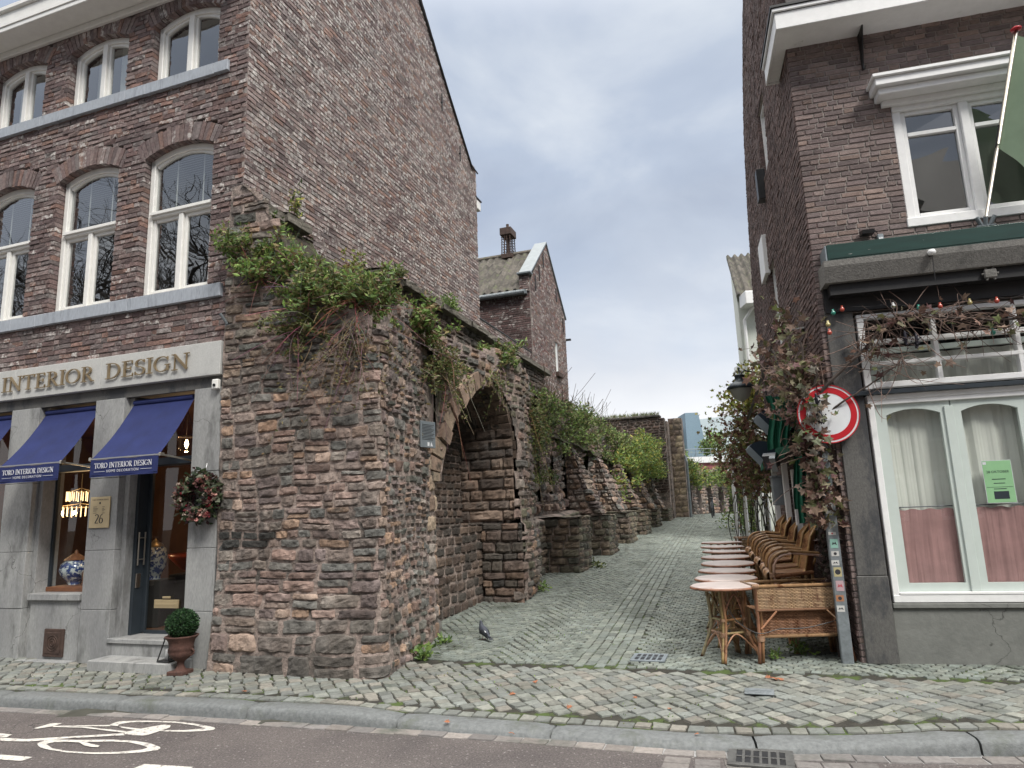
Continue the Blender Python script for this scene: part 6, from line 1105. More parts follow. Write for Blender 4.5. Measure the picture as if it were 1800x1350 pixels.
def make_chair():
    t = thing('cane_armchair', '', 'armchair', (0, 0, 0), 0, 'cane armchairs stacked along the wall')
    b = MB(); b.grid(lambda u, v: np.stack([u, v, .415-.02*np.cos(v*5)+.002*np.sin(u*160)*np.sign(np.sin(v*120))], -1), np.linspace(-.24, .20, 40), np.linspace(-.235, .235, 30), col=(.20, .11, .06, 1))
    b.grid(lambda u, v: np.stack([-.25+.06*np.cos(v), u, .375+.06*np.sin(v)], -1), np.linspace(-.235, .235, 24), np.linspace(0, 2*math.pi, 16), col=(.40, .24, .13, 1))
    for y in np.linspace(-.23, .23, 20): b.tube([(-.25+.062*math.cos(q), y, .375+.062*math.sin(q)) for q in np.linspace(0, 2*math.pi, 12)], .004, 4, col=cn())
    for s_ in (-1, 1): b.tube([(-.25, s_*.235, .375), (.2, s_*.235, .40)], .022, 7, col=cn())
    b.build('seat', M['cane'], t, smooth=True)
    b = MB(); bf = lambda u, v, o=0: np.stack([.19+.13*v-.10*u*u+o, u*(.235-.045*v), .38+(.50-.10*u*u)*v+.0*u], -1)
    b.grid(lambda u, v: bf(u, v)+np.stack([.003*np.sin(u*70)*np.sign(np.sin(v*75)), 0*u, 0*u], -1), np.linspace(-1, 1, 36), np.linspace(0, 1, 34), col=(.30, .165, .08, 1)); b.grid(lambda u, v: bf(u, v, .02), np.linspace(-1, 1, 12), np.linspace(0, 1, 8), col=(.25, .13, .065, 1))
    E_ = [bf(np.array(-1.), np.array(v)) for v in np.linspace(0, 1, 6)]+[bf(np.array(u), np.array(1.)) for u in np.linspace(-.9, .9, 12)]+[bf(np.array(1.), np.array(v)) for v in np.linspace(1, 0, 6)]
    b.tube(np.array(E_)+np.array((.01, 0, 0)), .0155, 7, col=cn()); b.build('backrest', M['cane'], t, smooth=True)
    for s_ in (-1, 1):
        b = MB(); A = [(-.25, s_*.265, .0), (-.255, s_*.27, .32), (-.24, s_*.275, .52), (-.16, s_*.28, .62), (-.02, s_*.28, .645), (.16, s_*.27, .62), (.30, s_*.24, .60)]
        b.tube(crv(A, 26), .0165, 8, col=cn()); A2 = [(x+.032, y-s_*.006, z-.028 if z > .1 else z) for x, y, z in A]; b.tube(crv(A2, 26), .0145, 8, col=cn()); wrap(b, (-.24, s_*.27, .40), .03, 2, 5, .05); b.build('arm', M['cane'], t, smooth=True)
        b = MB(); b.tube(crv([(.24, s_*.21, 0), (.19, s_*.21, .22), (.18, s_*.215, .42)]), .0165, 7, col=cn()); b.build('leg', M['cane'], t, smooth=True)
        b = MB(); b.tube(crv([(-.24, s_*.25, .14), (-.02, s_*.25, .30), (.2, s_*.215, .14)]), .011, 6, col=cn()); b.build('brace', M['cane'], t, smooth=True)
    return t
ch = make_chair(); first = True; ORD = ['first', 'second', 'third', 'fourth', 'fifth']
CH = [(-.40, .95), (-.40, 1.63), (-.40, 2.31), (-.40, 2.99), (-.40, 3.67)]
for lvl in (0, 1):
    for i, (s_, t_) in enumerate(CH):
        if lvl == 0 and i == 0: s_, t_ = -.30, .66
        P = Rw(s_+rnd.uniform(-.02, .02), t_); o = ch if first else dup(ch); first = False
        o.location = (P[0], P[1], float(gh(P[1]))+.008+lvl*.40); o.rotation_euler = (0, R_(-3 if lvl else 0), -AR+R_(rnd.uniform(-3, 3)))
        o['label'] = ('cane armchair on the ground in the %s stack from the street' if lvl == 0 else 'cane armchair on top of the %s stack from the street') % ORD[i]
def make_bench():
    t = thing('wicker_bench', '', 'bench', (0, 0, 0), 0, 'wicker benches at the ends of the row'); W_, D_ = .88, .44
    def weave(x0, x1, z0, z1, y, col, nm, tilt=0):
        b = MB(); n_ = int((z1-z0)/.014)
        for i in range(n_):
            z = z0+(i+.5)*(z1-z0)/n_; xs = np.linspace(x0, x1, 46); yy = y+.0045*np.sin(xs*2*math.pi/.045+(i % 2)*math.pi)+tilt*(z-z0); k = rnd.uniform(.8, 1.2); b.tube(np.stack([xs, yy, np.full(46, z)], 1), .0068, 4, col=(col[0]*k, col[1]*k, col[2]*k, 1))
        for x in np.arange(x0, x1, .045): b.tube([(x, y, z0), (x, y+tilt*(z1-z0), z1)], .004, 4, col=(.2, .1, .05, 1))
        b.box(x0, x1, y+.006, y+.01, z0, z1, col=(.10, .05, .025, 1)) if not tilt else None; b.build(nm, M['cane'], t)
    weave(-.01, W_+.01, .52, .72, 0, (.33, .22, .125), 'front_panel'); weave(.03, W_-.03, .26, .52, .06, (.24, .125, .07), 'lower_panel'); 
    b = MB(); b.grid(lambda u, v: np.stack([u, v, .50+.004*np.sin(u*120)*np.sign(np.sin(v*90))], -1), np.linspace(.0, W_, 40), np.linspace(.02, D_, 24), col=(.28, .15, .08, 1)); b.build('seat', M['cane'], t)
    b = MB()
    for (y, z) in ((0, .745), (D_, .745)): b.tube([(-.03, y, z), (W_+.03, y, z)], .0165, 8, col=cn())
    for x in (-.01, W_+.01): b.tube([(x, 0, .745), (x, D_, .745)], .0165, 8, col=cn())
    b.tube([(0, -.005, .255), (W_, -.005, .255)], .017, 8, col=cn()); b.tube([(0, D_, .255), (W_, D_, .255)], .015, 8, col=cn())
    b.tube([(.0, -.012, .51), (W_, -.012, .51)], .012, 8, col=cn())
    for x in (0, W_): wrap(b, (x, 0, .745), .024, 0, 6, .07)
    b.build('top_frame', M['cane'], t, smooth=True)
    for sx_, x in ((1, .02), (-1, W_-.02)): b = MB(); b.tube([(x, -.02, .33), (x+sx_*.17, -.02, .50)], .010, 6, col=cn()); b.build('brace', M['cane'], t, smooth=True)
    for x, sx_ in ((0, -1), (W_, 1)):
        for y, sy in ((0, -1), (D_, 1)):
            b = MB(); b.tube([(x, y, .75), (x, y, .25), (x+sx_*.03, y+sy*.02, 0)], .018, 7, col=cn()); b.tube([(x-sx_*.032, y, .5), (x-sx_*.032, y, .25), (x-sx_*.008, y+sy*.015, 0)], .0165, 7, col=cn()); b.tube([(x-sx_*.01, y+.03, .35), (x+sx_*.012, y+.035, 0)], .014, 6, col=cn())
            wrap(b, (x-sx_*.014, y, .235), .037, 2, 5, .05); b.build('leg', M['cane'], t, smooth=True)
    return t
bn = make_bench(); bn.location = (2.42, 7.31, .008); bn.rotation_euler = (0, 0, R_(-3)); bn['label'] = 'woven wicker bench with bamboo legs closing off the near end of the row'
dup(bn, (4.18, 13.2, float(gh(13.2))+.008), R_(-8), 'second wicker bench at the far end of the row of tables')
b = MB(); b.tube(crv([(2.16, 7.5, .60), (2.22, 7.40, .42), (2.4, 7.28, .30), (2.62, 7.275, .335), (2.9, 7.27, .34), (3.28, 7.26, .42)], 30), .0045, 5); tag(b.build('chain_cable', M['black']), 'thin dark lock cable running under the first table and along the bench', 'cable')
# ---- pigeon
t = thing('pigeon', 'dark grey pigeon standing on the setts in front of the arch', 'pigeon', (-.47, 9.06, float(gh(9.06))+.008), R_(-58)); t.scale = (.86,)*3; M['pig'] = mat('pigeon_feathers', (.045, .052, .07), .6, var=.25, scale=30); M['pigd'] = mat('dark_wing_feathers', (.022, .025, .032), .6, var=.25, scale=40)
b = MB(); b.tube(crv([(.17, 0, .055), (.12, 0, .075), (.06, 0, .10), (.0, 0, .125), (-.05, 0, .155), (-.075, 0, .195), (-.082, 0, .225), (-.09, 0, .245), (-.108, 0, .246)], 30), np.interp(np.linspace(0, 8, 30), range(9), [.012, .026, .045, .062, .056, .034, .025, .0245, .010]), 16); b.build('body', M['pig'], t, smooth=True)
for s_ in (-1, 1):
    b = MB(); b.grid(lambda u, v: np.stack([-.05+u*.19, s_*(.052+.018*np.sin(u*math.pi)*np.sin(v*math.pi)-.035*u*u), .165-.075*v-.07*u+.02*np.sin(u*3)], -1), np.linspace(0, 1, 16), np.linspace(0, 1, 8)); b.build('wing', M['pigd'], t, smooth=True)
    b = MB(); b.tube([(.0, s_*.022, .08), (-.002, s_*.024, .012)], .004, 6)
    for a in (-.5, 0, .5): b.tube([(-.002, s_*.024, .010), (-.03*math.cos(a), s_*.024+.03*math.sin(a), .004)], .0028, 5)
    b.tube([(-.002, s_*.024, .01), (.018, s_*.024, .004)], .0028, 5); M.setdefault('pigleg', mat('pink_leg', (.25, .07, .06), .6)); b.build('leg', M['pigleg'], t)
b = MB(); b.grid(lambda u, v: np.stack([.09+.13*u, (v-.5)*(.05+.02*u), .085-.055*u], -1), np.linspace(0, 1, 6), np.linspace(0, 1, 6)); b.build('tail', M['pigd'], t); b = MB(); b.tube([(-.105, 0, .247), (-.118, 0, .244), (-.13, 0, .238)], [.007, .005, .001], 8); b.build('beak', M['black'], t)
b = MB(); b.tube([(.07, -.03, .135), (.10, -.025, .118)], .009, 6); b.build('rump_patch', M['signwhite'], t)
# ---- bicycle far up the lane
t = thing('bicycle', 'dark bicycle leaning by the niches at the far end of the lane', 'bicycle', (8.9, 31.6, float(gh(31.6))), R_(70))
for x in (-.52, .52):
    b = MB(); b.tube([(x+.33*math.cos(q), 0, .34+.33*math.sin(q)) for q in np.linspace(0, 2*math.pi, 24)], .022, 6)
    for i in range(8): a = math.pi*i/8; b.tube([(x-.32*math.cos(a), 0, .34-.32*math.sin(a)), (x+.32*math.cos(a), 0, .34+.32*math.sin(a))], .004, 4)
    b.build('wheel', M['black'], t)
b = MB()
for p_, q in (((-.52, .34), (-.12, .30)), ((-.12, .30), (-.22, .80)), ((-.2, .7), (.38, .78)), ((-.12, .30), (.38, .72)), ((-.52, .34), (-.21, .72)), ((.52, .34), (.36, .95))): b.tube([(p_[0], 0, p_[1]), (q[0], 0, q[1])], .017, 6)
b.build('frame', M['steel_dark'], t); b = MB(); b.tube([(.25, -.28, 1.0), (.36, -.1, 1.02), (.36, .1, 1.02), (.25, .28, 1.0)], .014, 6); b.build('handlebar', M['black'], t); b = MB(); b.box(-.34, -.1, -.07, .07, .83, .88, bev=.02); b.build('saddle', M['black'], t)
# ================================================================ PLANTS
def twigset(base, rad, n, g_, curl=.3, droop=0., l0=.5, up=.35):
    T = []; rad = np.array(rad)
    for i in range(n):
        d = g_.normal(0, 1, 3); d[2] = abs(d[2])*.7+up-droop; d /= np.linalg.norm(d); d *= rad*g_.uniform(l0, 1.0); s0 = base+g_.normal(0, .16, 3)*rad; c = g_.normal(0, curl, 3)*rad
        q = np.linspace(0, 1, 8)[:, None]; T.append(s0+d*q+c*q*q*.5+np.array((0, 0, -droop*rad[2]))*q*q*.9)
    return T
def shrub(name, lab, cat_, base, rad, ntw, nlf, size, pal, s, droop=0., bare=0, up=.35, stem=(.12, .08, .06, 1), asp=.2, group=None, tr=.004, ldroop=.0):
    g_ = np.random.default_rng(s); t = thing(name, lab, cat_, tuple(base), 0, group); rad = tuple(np.array(rad)*(1.28 if cat_ == 'shrub' else 1)); nlf = int(nlf*(1.7 if cat_ == 'shrub' else 1)); T = twigset(np.zeros(3), rad, ntw, g_, droop=droop, up=up, curl=1.2 if name == 'dry_twigs' else .3); b = MB(); C = []
    for P in T:
        b.tube(P, np.linspace(tr, tr*.4, 8), 4, col=[c*g_.uniform(.7, 1.3) for c in stem[:3]]+[1], cap=False)
        k = max(1, int(nlf/ntw)); q = g_.uniform(.25, 1.0, k)**.7; C.append(np.stack([np.interp(q, np.linspace(0, 1, 8), P[:, j]) for j in range(3)], 1)+g_.normal(0, size*.35, (k, 3)))
    for P in twigset(np.zeros(3), np.array(rad)*1.15, int(bare*2.2), g_, droop=droop+.5, up=up, curl=.7): b.tube(P, np.linspace(tr*1.1, tr*.5, 8), 4, col=[c*g_.uniform(.8, 2.0) for c in stem[:3]]+[1], cap=False)
    b.build('stems', M['twig'], t)
    if nlf: pal = list(pal)+([(.20, .16, .07), (.16, .11, .06)] if cat_ == 'shrub' else []); b = MB(); leaves(b, np.concatenate(C), size, pal, s, up=.35, asp=asp, droop=ldroop); b.build('foliage', M['leafv'], t)
    return t
GR = 'shrubs growing on the ruin'; DRY = (.17, .105, .085, 1)
V3 = lambda s_, t_, z_: Lw(s_, t_, z_)
shrub('wall_shrub', 'small leafy shrub high at the left corner of the ruin', 'shrub', V3(.10, -.06, 4.72), (.28, .22, .34), 26, 620, .07, PAL_OLIVE+PAL_GREEN, 1, group=GR)
shrub('wall_shrub', 'light green willowy shrub below the left corner of the ruin', 'shrub', V3(.52, -.08, 4.42), (.42, .25, .42), 44, 1500, .075, PAL_GREEN, 2, bare=14, group=GR)
shrub('wall_shrub', 'low dark shrub spilling down the front face, left of the dry twigs', 'shrub', V3(.98, -.12, 3.75), (.36, .22, .36), 30, 800, .065, PAL_OLIVE, 3, droop=.4, bare=12, group=GR)
shrub('wall_shrub', 'widest grey green shrub in the middle of the ruin top', 'shrub', V3(1.22, -.02, 4.0), (.52, .35, .42), 54, 1900, .075, PAL_OLIVE+PAL_GREEN, 4, bare=20, stem=DRY, group=GR)
shrub('wall_shrub', 'shrub right above the corner of the ruin with reddish stems', 'shrub', V3(1.72, .05, 3.95), (.42, .32, .42), 44, 1500, .075, PAL_GREEN+PAL_OLIVE, 5, bare=20, stem=(.16, .06, .05, 1), group=GR)
shrub('dry_twigs', 'curtain of dry grey twigs hanging over the corner of the ruin', 'shrub', V3(1.66, -.10, 3.72), (.42, .22, .34), 56, 520, .06, [(.16, .10, .06), (.12, .13, .06)], 6, droop=1.5, stem=(.20, .15, .13, 1), group=GR, tr=.0035)
shrub('wall_shrub', 'bright green shrub left of the arch on the lane side', 'shrub', V3(1.62, 1.45, 3.92), (.52, .46, .34), 50, 1900, .08, [(.13, .21, .05), (.16, .25, .07), (.10, .17, .04)], 7, group=GR)
shrub('wall_shrub', 'dark trailing shrub hanging between the bright shrub and the arch', 'shrub', V3(1.64, 2.1, 3.72), (.36, .62, .5), 60, 1900, .06, PAL_OLIVE, 8, droop=.7, bare=16, group=GR)
shrub('wall_shrub', 'bushy green shrub on top over the right side of the arch', 'shrub', V3(1.60, 4.6, 4.12), (.42, .62, .36), 54, 2100, .08, PAL_GREEN+PAL_OLIVE, 9, group=GR)
shrub('dry_twigs', 'pale dry tendrils dangling in front of the arch opening', 'shrub', V3(1.80, 4.2, 3.95), (.24, .60, .26), 18, 260, .06, PAL_OLIVE, 10, droop=1.5, stem=(.30, .25, .20, 1), group=GR, tr=.0035)
shrub('wall_shrub', 'dark ivy like shrub hanging on the pier right of the arch', 'shrub', V3(1.66, 6.0, 3.45), (.30, .5, .6), 48, 1700, .07, PAL_OLIVE, 11, droop=.7, bare=14, group=GR)
shrub('tall_weed', 'thin tall weed against the gable above the coping at the left', 'weed', V3(.22, .72, 5.52), (.16, .2, .42), 9, 110, .075, PAL_OLIVE+PAL_YEL, 12, up=1.1, group=GR)
shrub('tall_weed', 'tall reddish weed standing against the gable above the widest shrub', 'weed', V3(.35, 1.9, 4.85), (.2, .2, .8), 8, 170, .07, PAL_YEL+[(.16, .07, .05)], 13, up=1.4, group=GR)
shrub('coping_fern', 'tuft of ferns growing on the coping over the arch', 'fern', V3(.45, 5.2, 5.5), (.22, .75, .24), 40, 900, .06, PAL_GREEN, 14, group=GR)
shrub('coping_fern', 'dark green cushion of leaves at the left end of the coping', 'fern', V3(.46, 3.1, 5.5), (.2, .35, .10), 24, 600, .05, PAL_OLIVE, 15, group=GR)
# short plants in the earth top
g_ = np.random.default_rng(30); n = 5200; s_ = g_.uniform(.15, 1.95, n); t_ = g_.uniform(0, 7, n); cl_ = fbm(s_*2.2, t_*1.6, s=4); k = cl_ > -.12; s_, t_ = s_[k], t_[k]
sk = s_*np.interp(t_, [-.1, 2.2, 4.6, 6.5, 8, 30], [1.0, .8, .9, .88, .6, .55]); P = np.stack([Lw(a, b_, float(c)) for a, b_, c in zip(sk, t_, zt2(s_, t_)+g_.uniform(-.02, .12, len(s_)))])
b = MB(); leaves(b, P, .065, PAL_OLIVE+PAL_GREEN+[(.13, .09, .05), (.16, .12, .07)], 31, up=.7, asp=.2); kind(b.build('ground_cover', M['leafv']), 'stuff', 'low mixed weeds covering the broken top of the ruin', 'ground cover')
# mass of greenery along the wall top
def mass(name, lab, pts, size, pal, s, per=70, rad=.3, twigs=True):
    g_ = np.random.default_rng(s); b = MB(); C = []
    for p in pts:
        r = rad*g_.uniform(.6, 1.35); v = g_.normal(0, 1, (per, 3)); v /= np.linalg.norm(v, axis=1)[:, None]; C.append(p+v*r*(g_.random((per, 1))**.45)*np.array((1, 1, .75)))
    C = np.concatenate(C); pc = np.array(pal); leaves(b, C, size, pal, s, up=.5, asp=.24)
    if twigs:
        for p in pts[::2]:
            for q in range(3): d = g_.normal(0, .3, 3); d[2] = abs(d[2])+.15; b.tube([p, p+d*.6, p+d*1.1+np.array((0, 0, .05))], .005, 4, col=(.10, .075, .05, 1), cap=False)
    return kind(b.build(name, M['leafv']), 'stuff', lab, 'greenery')
g_ = np.random.default_rng(44); pts = []
for i in range(560):
    t_ = g_.uniform(6.3, 25); s_ = g_.uniform(.3, 1.25); top = np.interp(t_, [6, 8, 11, 13, 17, 20, 25], [4.0, 4.1, 4.35, 4.4, 4.3, 4.2, 3.9]); f = g_.random(); z = top+.1-(1-f)**1.5*1.15-.35*max(0, s_-.7); pts.append(Lw(s_, t_, z+.12*math.sin(t_*3)))
mass('wall_greenery', 'thick mass of olive green bushes along the top of the ruined wall', pts, .10, PAL_OLIVE+PAL_GREEN+PAL_OLIVE+[(.16, .12, .08), (.2, .17, .09)], 45, per=70, rad=.27)
pts = []
for i in range(120):
    t_ = g_.uniform(16, 25.3); s_ = g_.uniform(1.2, 1.95); z = np.interp(t_, [16, 19, 22, 25], [3.3, 4.4, 4.3, 4.2])-g_.random()**1.3*1.5; pts.append(Lw(s_, t_, z))
mass('yellow_creeper', 'yellow green creeper spilling over the wall left of the tall pier', pts, .12, PAL_YEL+PAL_GREEN, 46, per=55, rad=.30)
pts = []
for i in range(190):
    a = g_.uniform(0, LF_); P = PFAR(np.array([a]), np.array([g_.uniform(1.8, 2.6)+.15*math.sin(a*2)-.03*a]), np.array([g_.uniform(-.2, .25)]))[0]; pts.append(P)
mass('arcade_greenery', 'light green bushes growing along the top of the niche arcade', pts, .17, PAL_GREEN+PAL_YEL+PAL_OLIVE, 47, per=42, rad=.36)
pts = [Lw(g_.uniform(.6, 1.3), g_.uniform(6.2, 9.), g_.uniform(2.2, 3.9)) for i in range(55)]; mass('ruin_ivy', 'dark trailing ivy covering the wall just past the arch pier', pts, .075, PAL_OLIVE, 48, per=60, rad=.25)
# grass fringe along the tall fragment
b = MB(); n = 900; x = g_.uniform(-2.1, 1.7, n); P = np.stack([Lw(a, 25.4+g_.uniform(-.1, .3), 5.74) for a in x]); leaves(b, P, .22, PAL_OLIVE+[(.2, .18, .1)], 49, up=2.5, asp=.04); kind(b.build('wall_top_grass', M['leafv']), 'stuff', 'thin dry grass along the top of the tall wall fragment', 'grass')
# weeds in joints and at wall feet
def tuft(base, lab, r=.12, n=60, sz=.09, s=1, pal=PAL_GREEN): return shrub('weed_tuft', lab, 'weed', base, (r, r, r*.8), 12, n, sz, pal, s, up=.8, group='weeds at the foot of walls', tr=.002)
tuft((-1.12, 8.15, .01), 'bright green weed tuft at the foot of the rubble corner', .13, 90, .10, 61); tuft((-.98, 8.95, .02), 'small weed at the foot of the arch jamb', .09, 60, .07, 62)
tuft((.42, 12.6, .2), 'weeds at the foot of the second arch pier', .15, 80, .08, 63); tuft((2.95, 7.62, .01), 'low weeds under the wicker bench beside the post', .16, 110, .06, 64); tuft((2.62, 7.45, .01), 'small weed tuft between the bench legs', .10, 60, .05, 65)
tuft((1.75, 15.6, .32), 'weeds in the corner of the first buttress stump', .2, 90, .09, 66, PAL_OLIVE)
g_ = np.random.default_rng(70); b = MB(); P = []
for i in range(2600):
    if g_.random() < .45: x = g_.uniform(-7, 3.3); y = kerb_y(x)+g_.uniform(.23, 1.6)
    else: x = g_.uniform(-1, 3); y = al_y(x)+g_.uniform(-.1, 2.6)
    if fbm(np.array(x*1.7), np.array(y*1.7), s=9) > .12: P.append((x, y, float(pz(x, y))+.002))
P = np.array(P); leaves(b, P, .022, PAL_GREEN+PAL_OLIVE, 71, up=.8, asp=.25); kind(b.build('joint_moss', M['leafv']), 'stuff', 'tiny green weeds and moss in the joints of the setts', 'moss')
# ---- climbing vine on the cafe corner
PAL_VINE = [(.26, .19, .15), (.24, .15, .12), (.16, .10, .075), (.20, .14, .10), (.12, .07, .055), (.15, .15, .07), (.22, .20, .13), (.10, .05, .05), (.11, .13, .05)]
t = thing('climbing_vine', 'half bare grape vine climbing the house corner and spreading under the canopy', 'vine', tuple(PRr), -AR); g_ = np.random.default_rng(80); b = MB(); dk = (.05, .038, .032, 1)
def limb(p, r0, r1, n=20, j=.02, col=dk):
    P = crv(p, n); P = P+np.stack([fbm(np.arange(n)*.5, np.full(n, k*7.)+p[0][0], s=81)*j for k in range(3)], 1); b.tube(P, np.linspace(r0, r1, n), 6, col=col); return P
TR = [limb([(-.08, .20, 0), (-.10, .18, .8), (-.16, .10, 1.6), (-.20, -.06, 2.4), (-.12, -.12, 3.0)], .032, .02, 26), limb([(-.14, .26, 0), (-.14, .22, 1.0), (-.20, .14, 1.9), (-.24, -.0, 2.7), (-.2, .1, 3.3)], .026, .015, 26), limb([(-.10, .34, 0), (-.16, .3, .9), (-.22, .2, 1.7), (-.30, .1, 2.5), (-.4, .5, 3.2), (-.35, 1.3, 3.5)], .022, .012, 26)]
M1 = limb([(-.2, -.10, 2.6), (.05, -.16, 2.85), (.35, -.18, 3.12), (.62, -.17, 3.36), (.85, -.17, 3.44), (1.25, -.16, 3.36), (1.7, -.16, 3.30), (2.4, -.16, 3.34)], .022, .010, 34); M2 = limb([(-.05, -.12, 2.5), (.25, -.17, 2.68), (.6, -.17, 2.9), (.7, -.17, 3.0)], .012, .006, 20); BR = [M1, M1, M1, M2]+TR; LP = []
for i in range(290):
    k = g_.integers(0, 10); P = M1 if k < 6 else (TR[g_.integers(3)][9:] if k < 9 else M2); p0 = P[g_.integers(0, len(P))]; d = g_.normal(0, 1, 3)*np.array((.36, .07, .20)); c = g_.normal(0, .10, 3)*np.array((1, .4, 1)); q = np.linspace(0, 1, 8)[:, None]; Q = p0+d*q+c*np.sin(q*3.2)+np.array((0, 0, -.10))*q*q
    if Q[:, 0].min() < -.78: continue
    if Q[:, 0].max() > -.05 and Q[:, 0].min() < .3 and Q[:, 2].min() < 2.85: continue
    Q[:, 1] = np.minimum(Q[:, 1], -.05) if p0[0] > 0 else Q[:, 1]; cc = g_.uniform(.6, 1.7); b.tube(Q, np.linspace(.005, .002, 8), 4, col=(.13*cc, .09*cc, .075*cc, 1), cap=False)
    if g_.random() < .35: LP.append(Q[-1])
b.build('stems', M['twig'], t)
def vleaf(mb, cen, size, pal, s):     # lobed leaf of five points
    g_ = np.random.default_rng(s); n = len(cen); d = g_.normal(0, 1, (n, 3)); d[:, 2] -= .5; d /= np.linalg.norm(d, axis=1)[:, None]; r = g_.normal(0, 1, (n, 3)); sd = np.cross(d, r); sd /= np.linalg.norm(sd, axis=1)[:, None]; nn = np.cross(d, sd); sz = size*g_.uniform(.55, 1.3, (n, 1))
    sh = [(0, 0, 0), (.48, -.18, .1), (.32, .18, .0), (.62, .42, .16), (.22, .55, .02), (0, 1.0, .14), (-.22, .55, .02), (-.62, .42, .16), (-.32, .18, 0), (-.48, -.18, .1)]
    V = np.stack([cen+sd*a*sz+d*c*sz+nn*h*sz for a, c, h in sh], 1).reshape(-1, 3); F0 = np.array([(0, 1, 2), (0, 2, 4), (2, 3, 4), (0, 4, 5), (0, 5, 6), (0, 6, 8), (6, 7, 8), (0, 8, 9)]); F = (F0[None]+(np.arange(n)*10)[:, None, None]).reshape(-1, 3)
    pal = np.array(pal); C = pal[g_.integers(0, len(pal), n)]*g_.uniform(.6, 1.4, (n, 1)); mb.add(V, F, np.repeat(np.concatenate([C, np.ones((n, 1))], 1), 10, 0))
b = MB(); n = 900; q = g_.random(n); cen = np.stack([g_.normal(-.19, .07+.06*q, n)-.12*(q > .6)*g_.random(n), g_.normal(-.03, .08, n), 1.35+q*1.75], 1)
n2 = 330; c2 = np.stack([-.28+g_.normal(0, .20, n2), g_.uniform(-.1, 1.5, n2), 3.15+g_.normal(0, .24, n2)], 1); n3 = 60; c3 = M1[g_.integers(6, 30, n3)]+g_.normal(0, .06, (n3, 3)); c3[:, 1] -= .04
n4 = 70; c4 = np.stack([-.20+g_.normal(0, .10, n4), g_.uniform(.6, 1.6, n4), 3.75+g_.normal(0, .16, n4)], 1)
cen = cen[~((cen[:, 0] > -.06) & (cen[:, 2] > 2.15))]; vleaf(b, np.concatenate([cen, c2, c3, c4, np.array(LP)]), .08, PAL_VINE, 82); 
c5 = np.stack([-.04+g_.normal(0, .07, 60), g_.normal(-.19, .03, 60), 2.45+g_.normal(0, .2, 60)], 1)-np.array((.16, 0, 0)); vleaf(b, c5, .085, [(.24, .23, .19), (.20, .16, .13), (.17, .19, .12), (.30, .27, .22), (.13, .17, .06)], 83); b.build('foliage', M['leafv'], t)
b = MB(); n = 420; vleaf(b, np.stack([g_.normal(-.15, .05, n), g_.normal(.14, .05, n), g_.uniform(.75, 2.1, n)], 1), .06, [(.045, .03, .028), (.07, .045, .04), (.035, .035, .025)], 84); b.build('withered_leaves', M['leafv'], t)
M['grape'] = mat('dark_grape', (.012, .010, .02), .35)
for c in ((-.16, -.20, 2.62), (-.14, -.20, 2.44), (.75, -.19, 3.20), (.85, -.19, 3.16)):
    b = MB(); b.lathe([(.001, -.075), (.014, -.05), (.018, 0), (.012, .06), (.001, .09)], c=tuple(c), n=8)
    for i in range(26): p = np.array(c)+g_.normal(0, 1, 3)*np.array((.022, .018, .045)); b.lathe([(.001, -.009), (.008, -.005), (.0085, .004), (.001, .009)], c=tuple(p), n=7)
    b.build('grape_bunch', M['grape'], t, smooth=True)
# creeper bush, hedge and trellis farther along
PAL_CR = [(.15, .075, .055), (.19, .10, .07), (.12, .06, .05), (.13, .14, .05), (.10, .12, .04), (.20, .16, .07)]
t = thing('creeper_bush', 'large red brown creeper bush hanging out over the lane below the lantern', 'shrub', (4.95, 14.0, 2.9), 0); b = MB(); g_ = np.random.default_rng(90); C = []
for i in range(170):
    u = g_.random(); c = np.array((g_.normal(-.05, .26)-.10*(u < .5), g_.normal(0, .5), -1.05+2.35*u)); w_ = .75+.5*math.sin(u*3.1); c[0] *= w_
    if g_.random() < .8: b.tube([(.45, 0, c[2]*.6-.2), (c*np.array((.6, .6, .8))), tuple(c)], [.010, .006, .003], 4, col=(.07, .05, .04, 1), cap=False)
    m_ = 26; C.append(c+g_.normal(0, .13, (m_, 3)))
b.build('stems', M['twig'], t); C = np.concatenate(C); b = MB(); k = C[:, 2] > .55; vleaf(b, C[~k], .075, PAL_CR, 91); vleaf(b, C[k], .075, PAL_YEL+[(.22, .14, .06), (.15, .13, .06)], 92); b.build('foliage', M['leafv'], t)
t = thing('green_hedge', 'tall narrow green hedge beside the white trellis', 'hedge', (7.62, 22.2, float(gh(22.2))), 0); b = MB(); C = []
for i in range(130): u = g_.random(); C.append(np.array((g_.normal(0, .22)*(1.1-.3*u), g_.normal(0, 1.1), .15+3.1*u))+g_.normal(0, .17, (50, 3)))
leaves(b, np.concatenate(C), .12, PAL_OLIVE+PAL_GREEN, 93, up=.3, asp=.25); b.build('foliage', M['leafv'], t); b = MB()
for i in range(14): x, y = g_.normal(0, .2), g_.normal(0, 1.); b.tube([(x, y, 0), (x+g_.normal(0, .1), y, 1.2), (x+g_.normal(0, .2), y, 2.6)], [.02, .014, .006], 5, col=(.06, .05, .04, 1))
b.build('stems', M['twig'], t)
t = thing('white_trellis', 'white slatted trellis with dark creeping stems between hedge and terrace', 'trellis', (5.32, 15.3, float(gh(15.3))), R_(-60))
b = MB(); 
for i in range(5): b.box(-.7+i*.30, -.62+i*.30, -.02, .02, 0.3, 2.55, bev=.004)
b.box(-.72, .62, .02, .05, .45, .52); b.box(-.72, .62, .02, .05, 2.3, 2.37); b.build('slats', M['white'], t); b = MB()
for i in range(26): x = g_.uniform(-.7, .6); b.tube(crv([(x, -.05, 0), (x+g_.normal(0, .1), -.07, .9), (x+g_.normal(0, .15), -.05, 1.7), (x+g_.normal(0, .2), -.07, 2.4)]), .009, 5, col=(.03, .026, .022, 1))
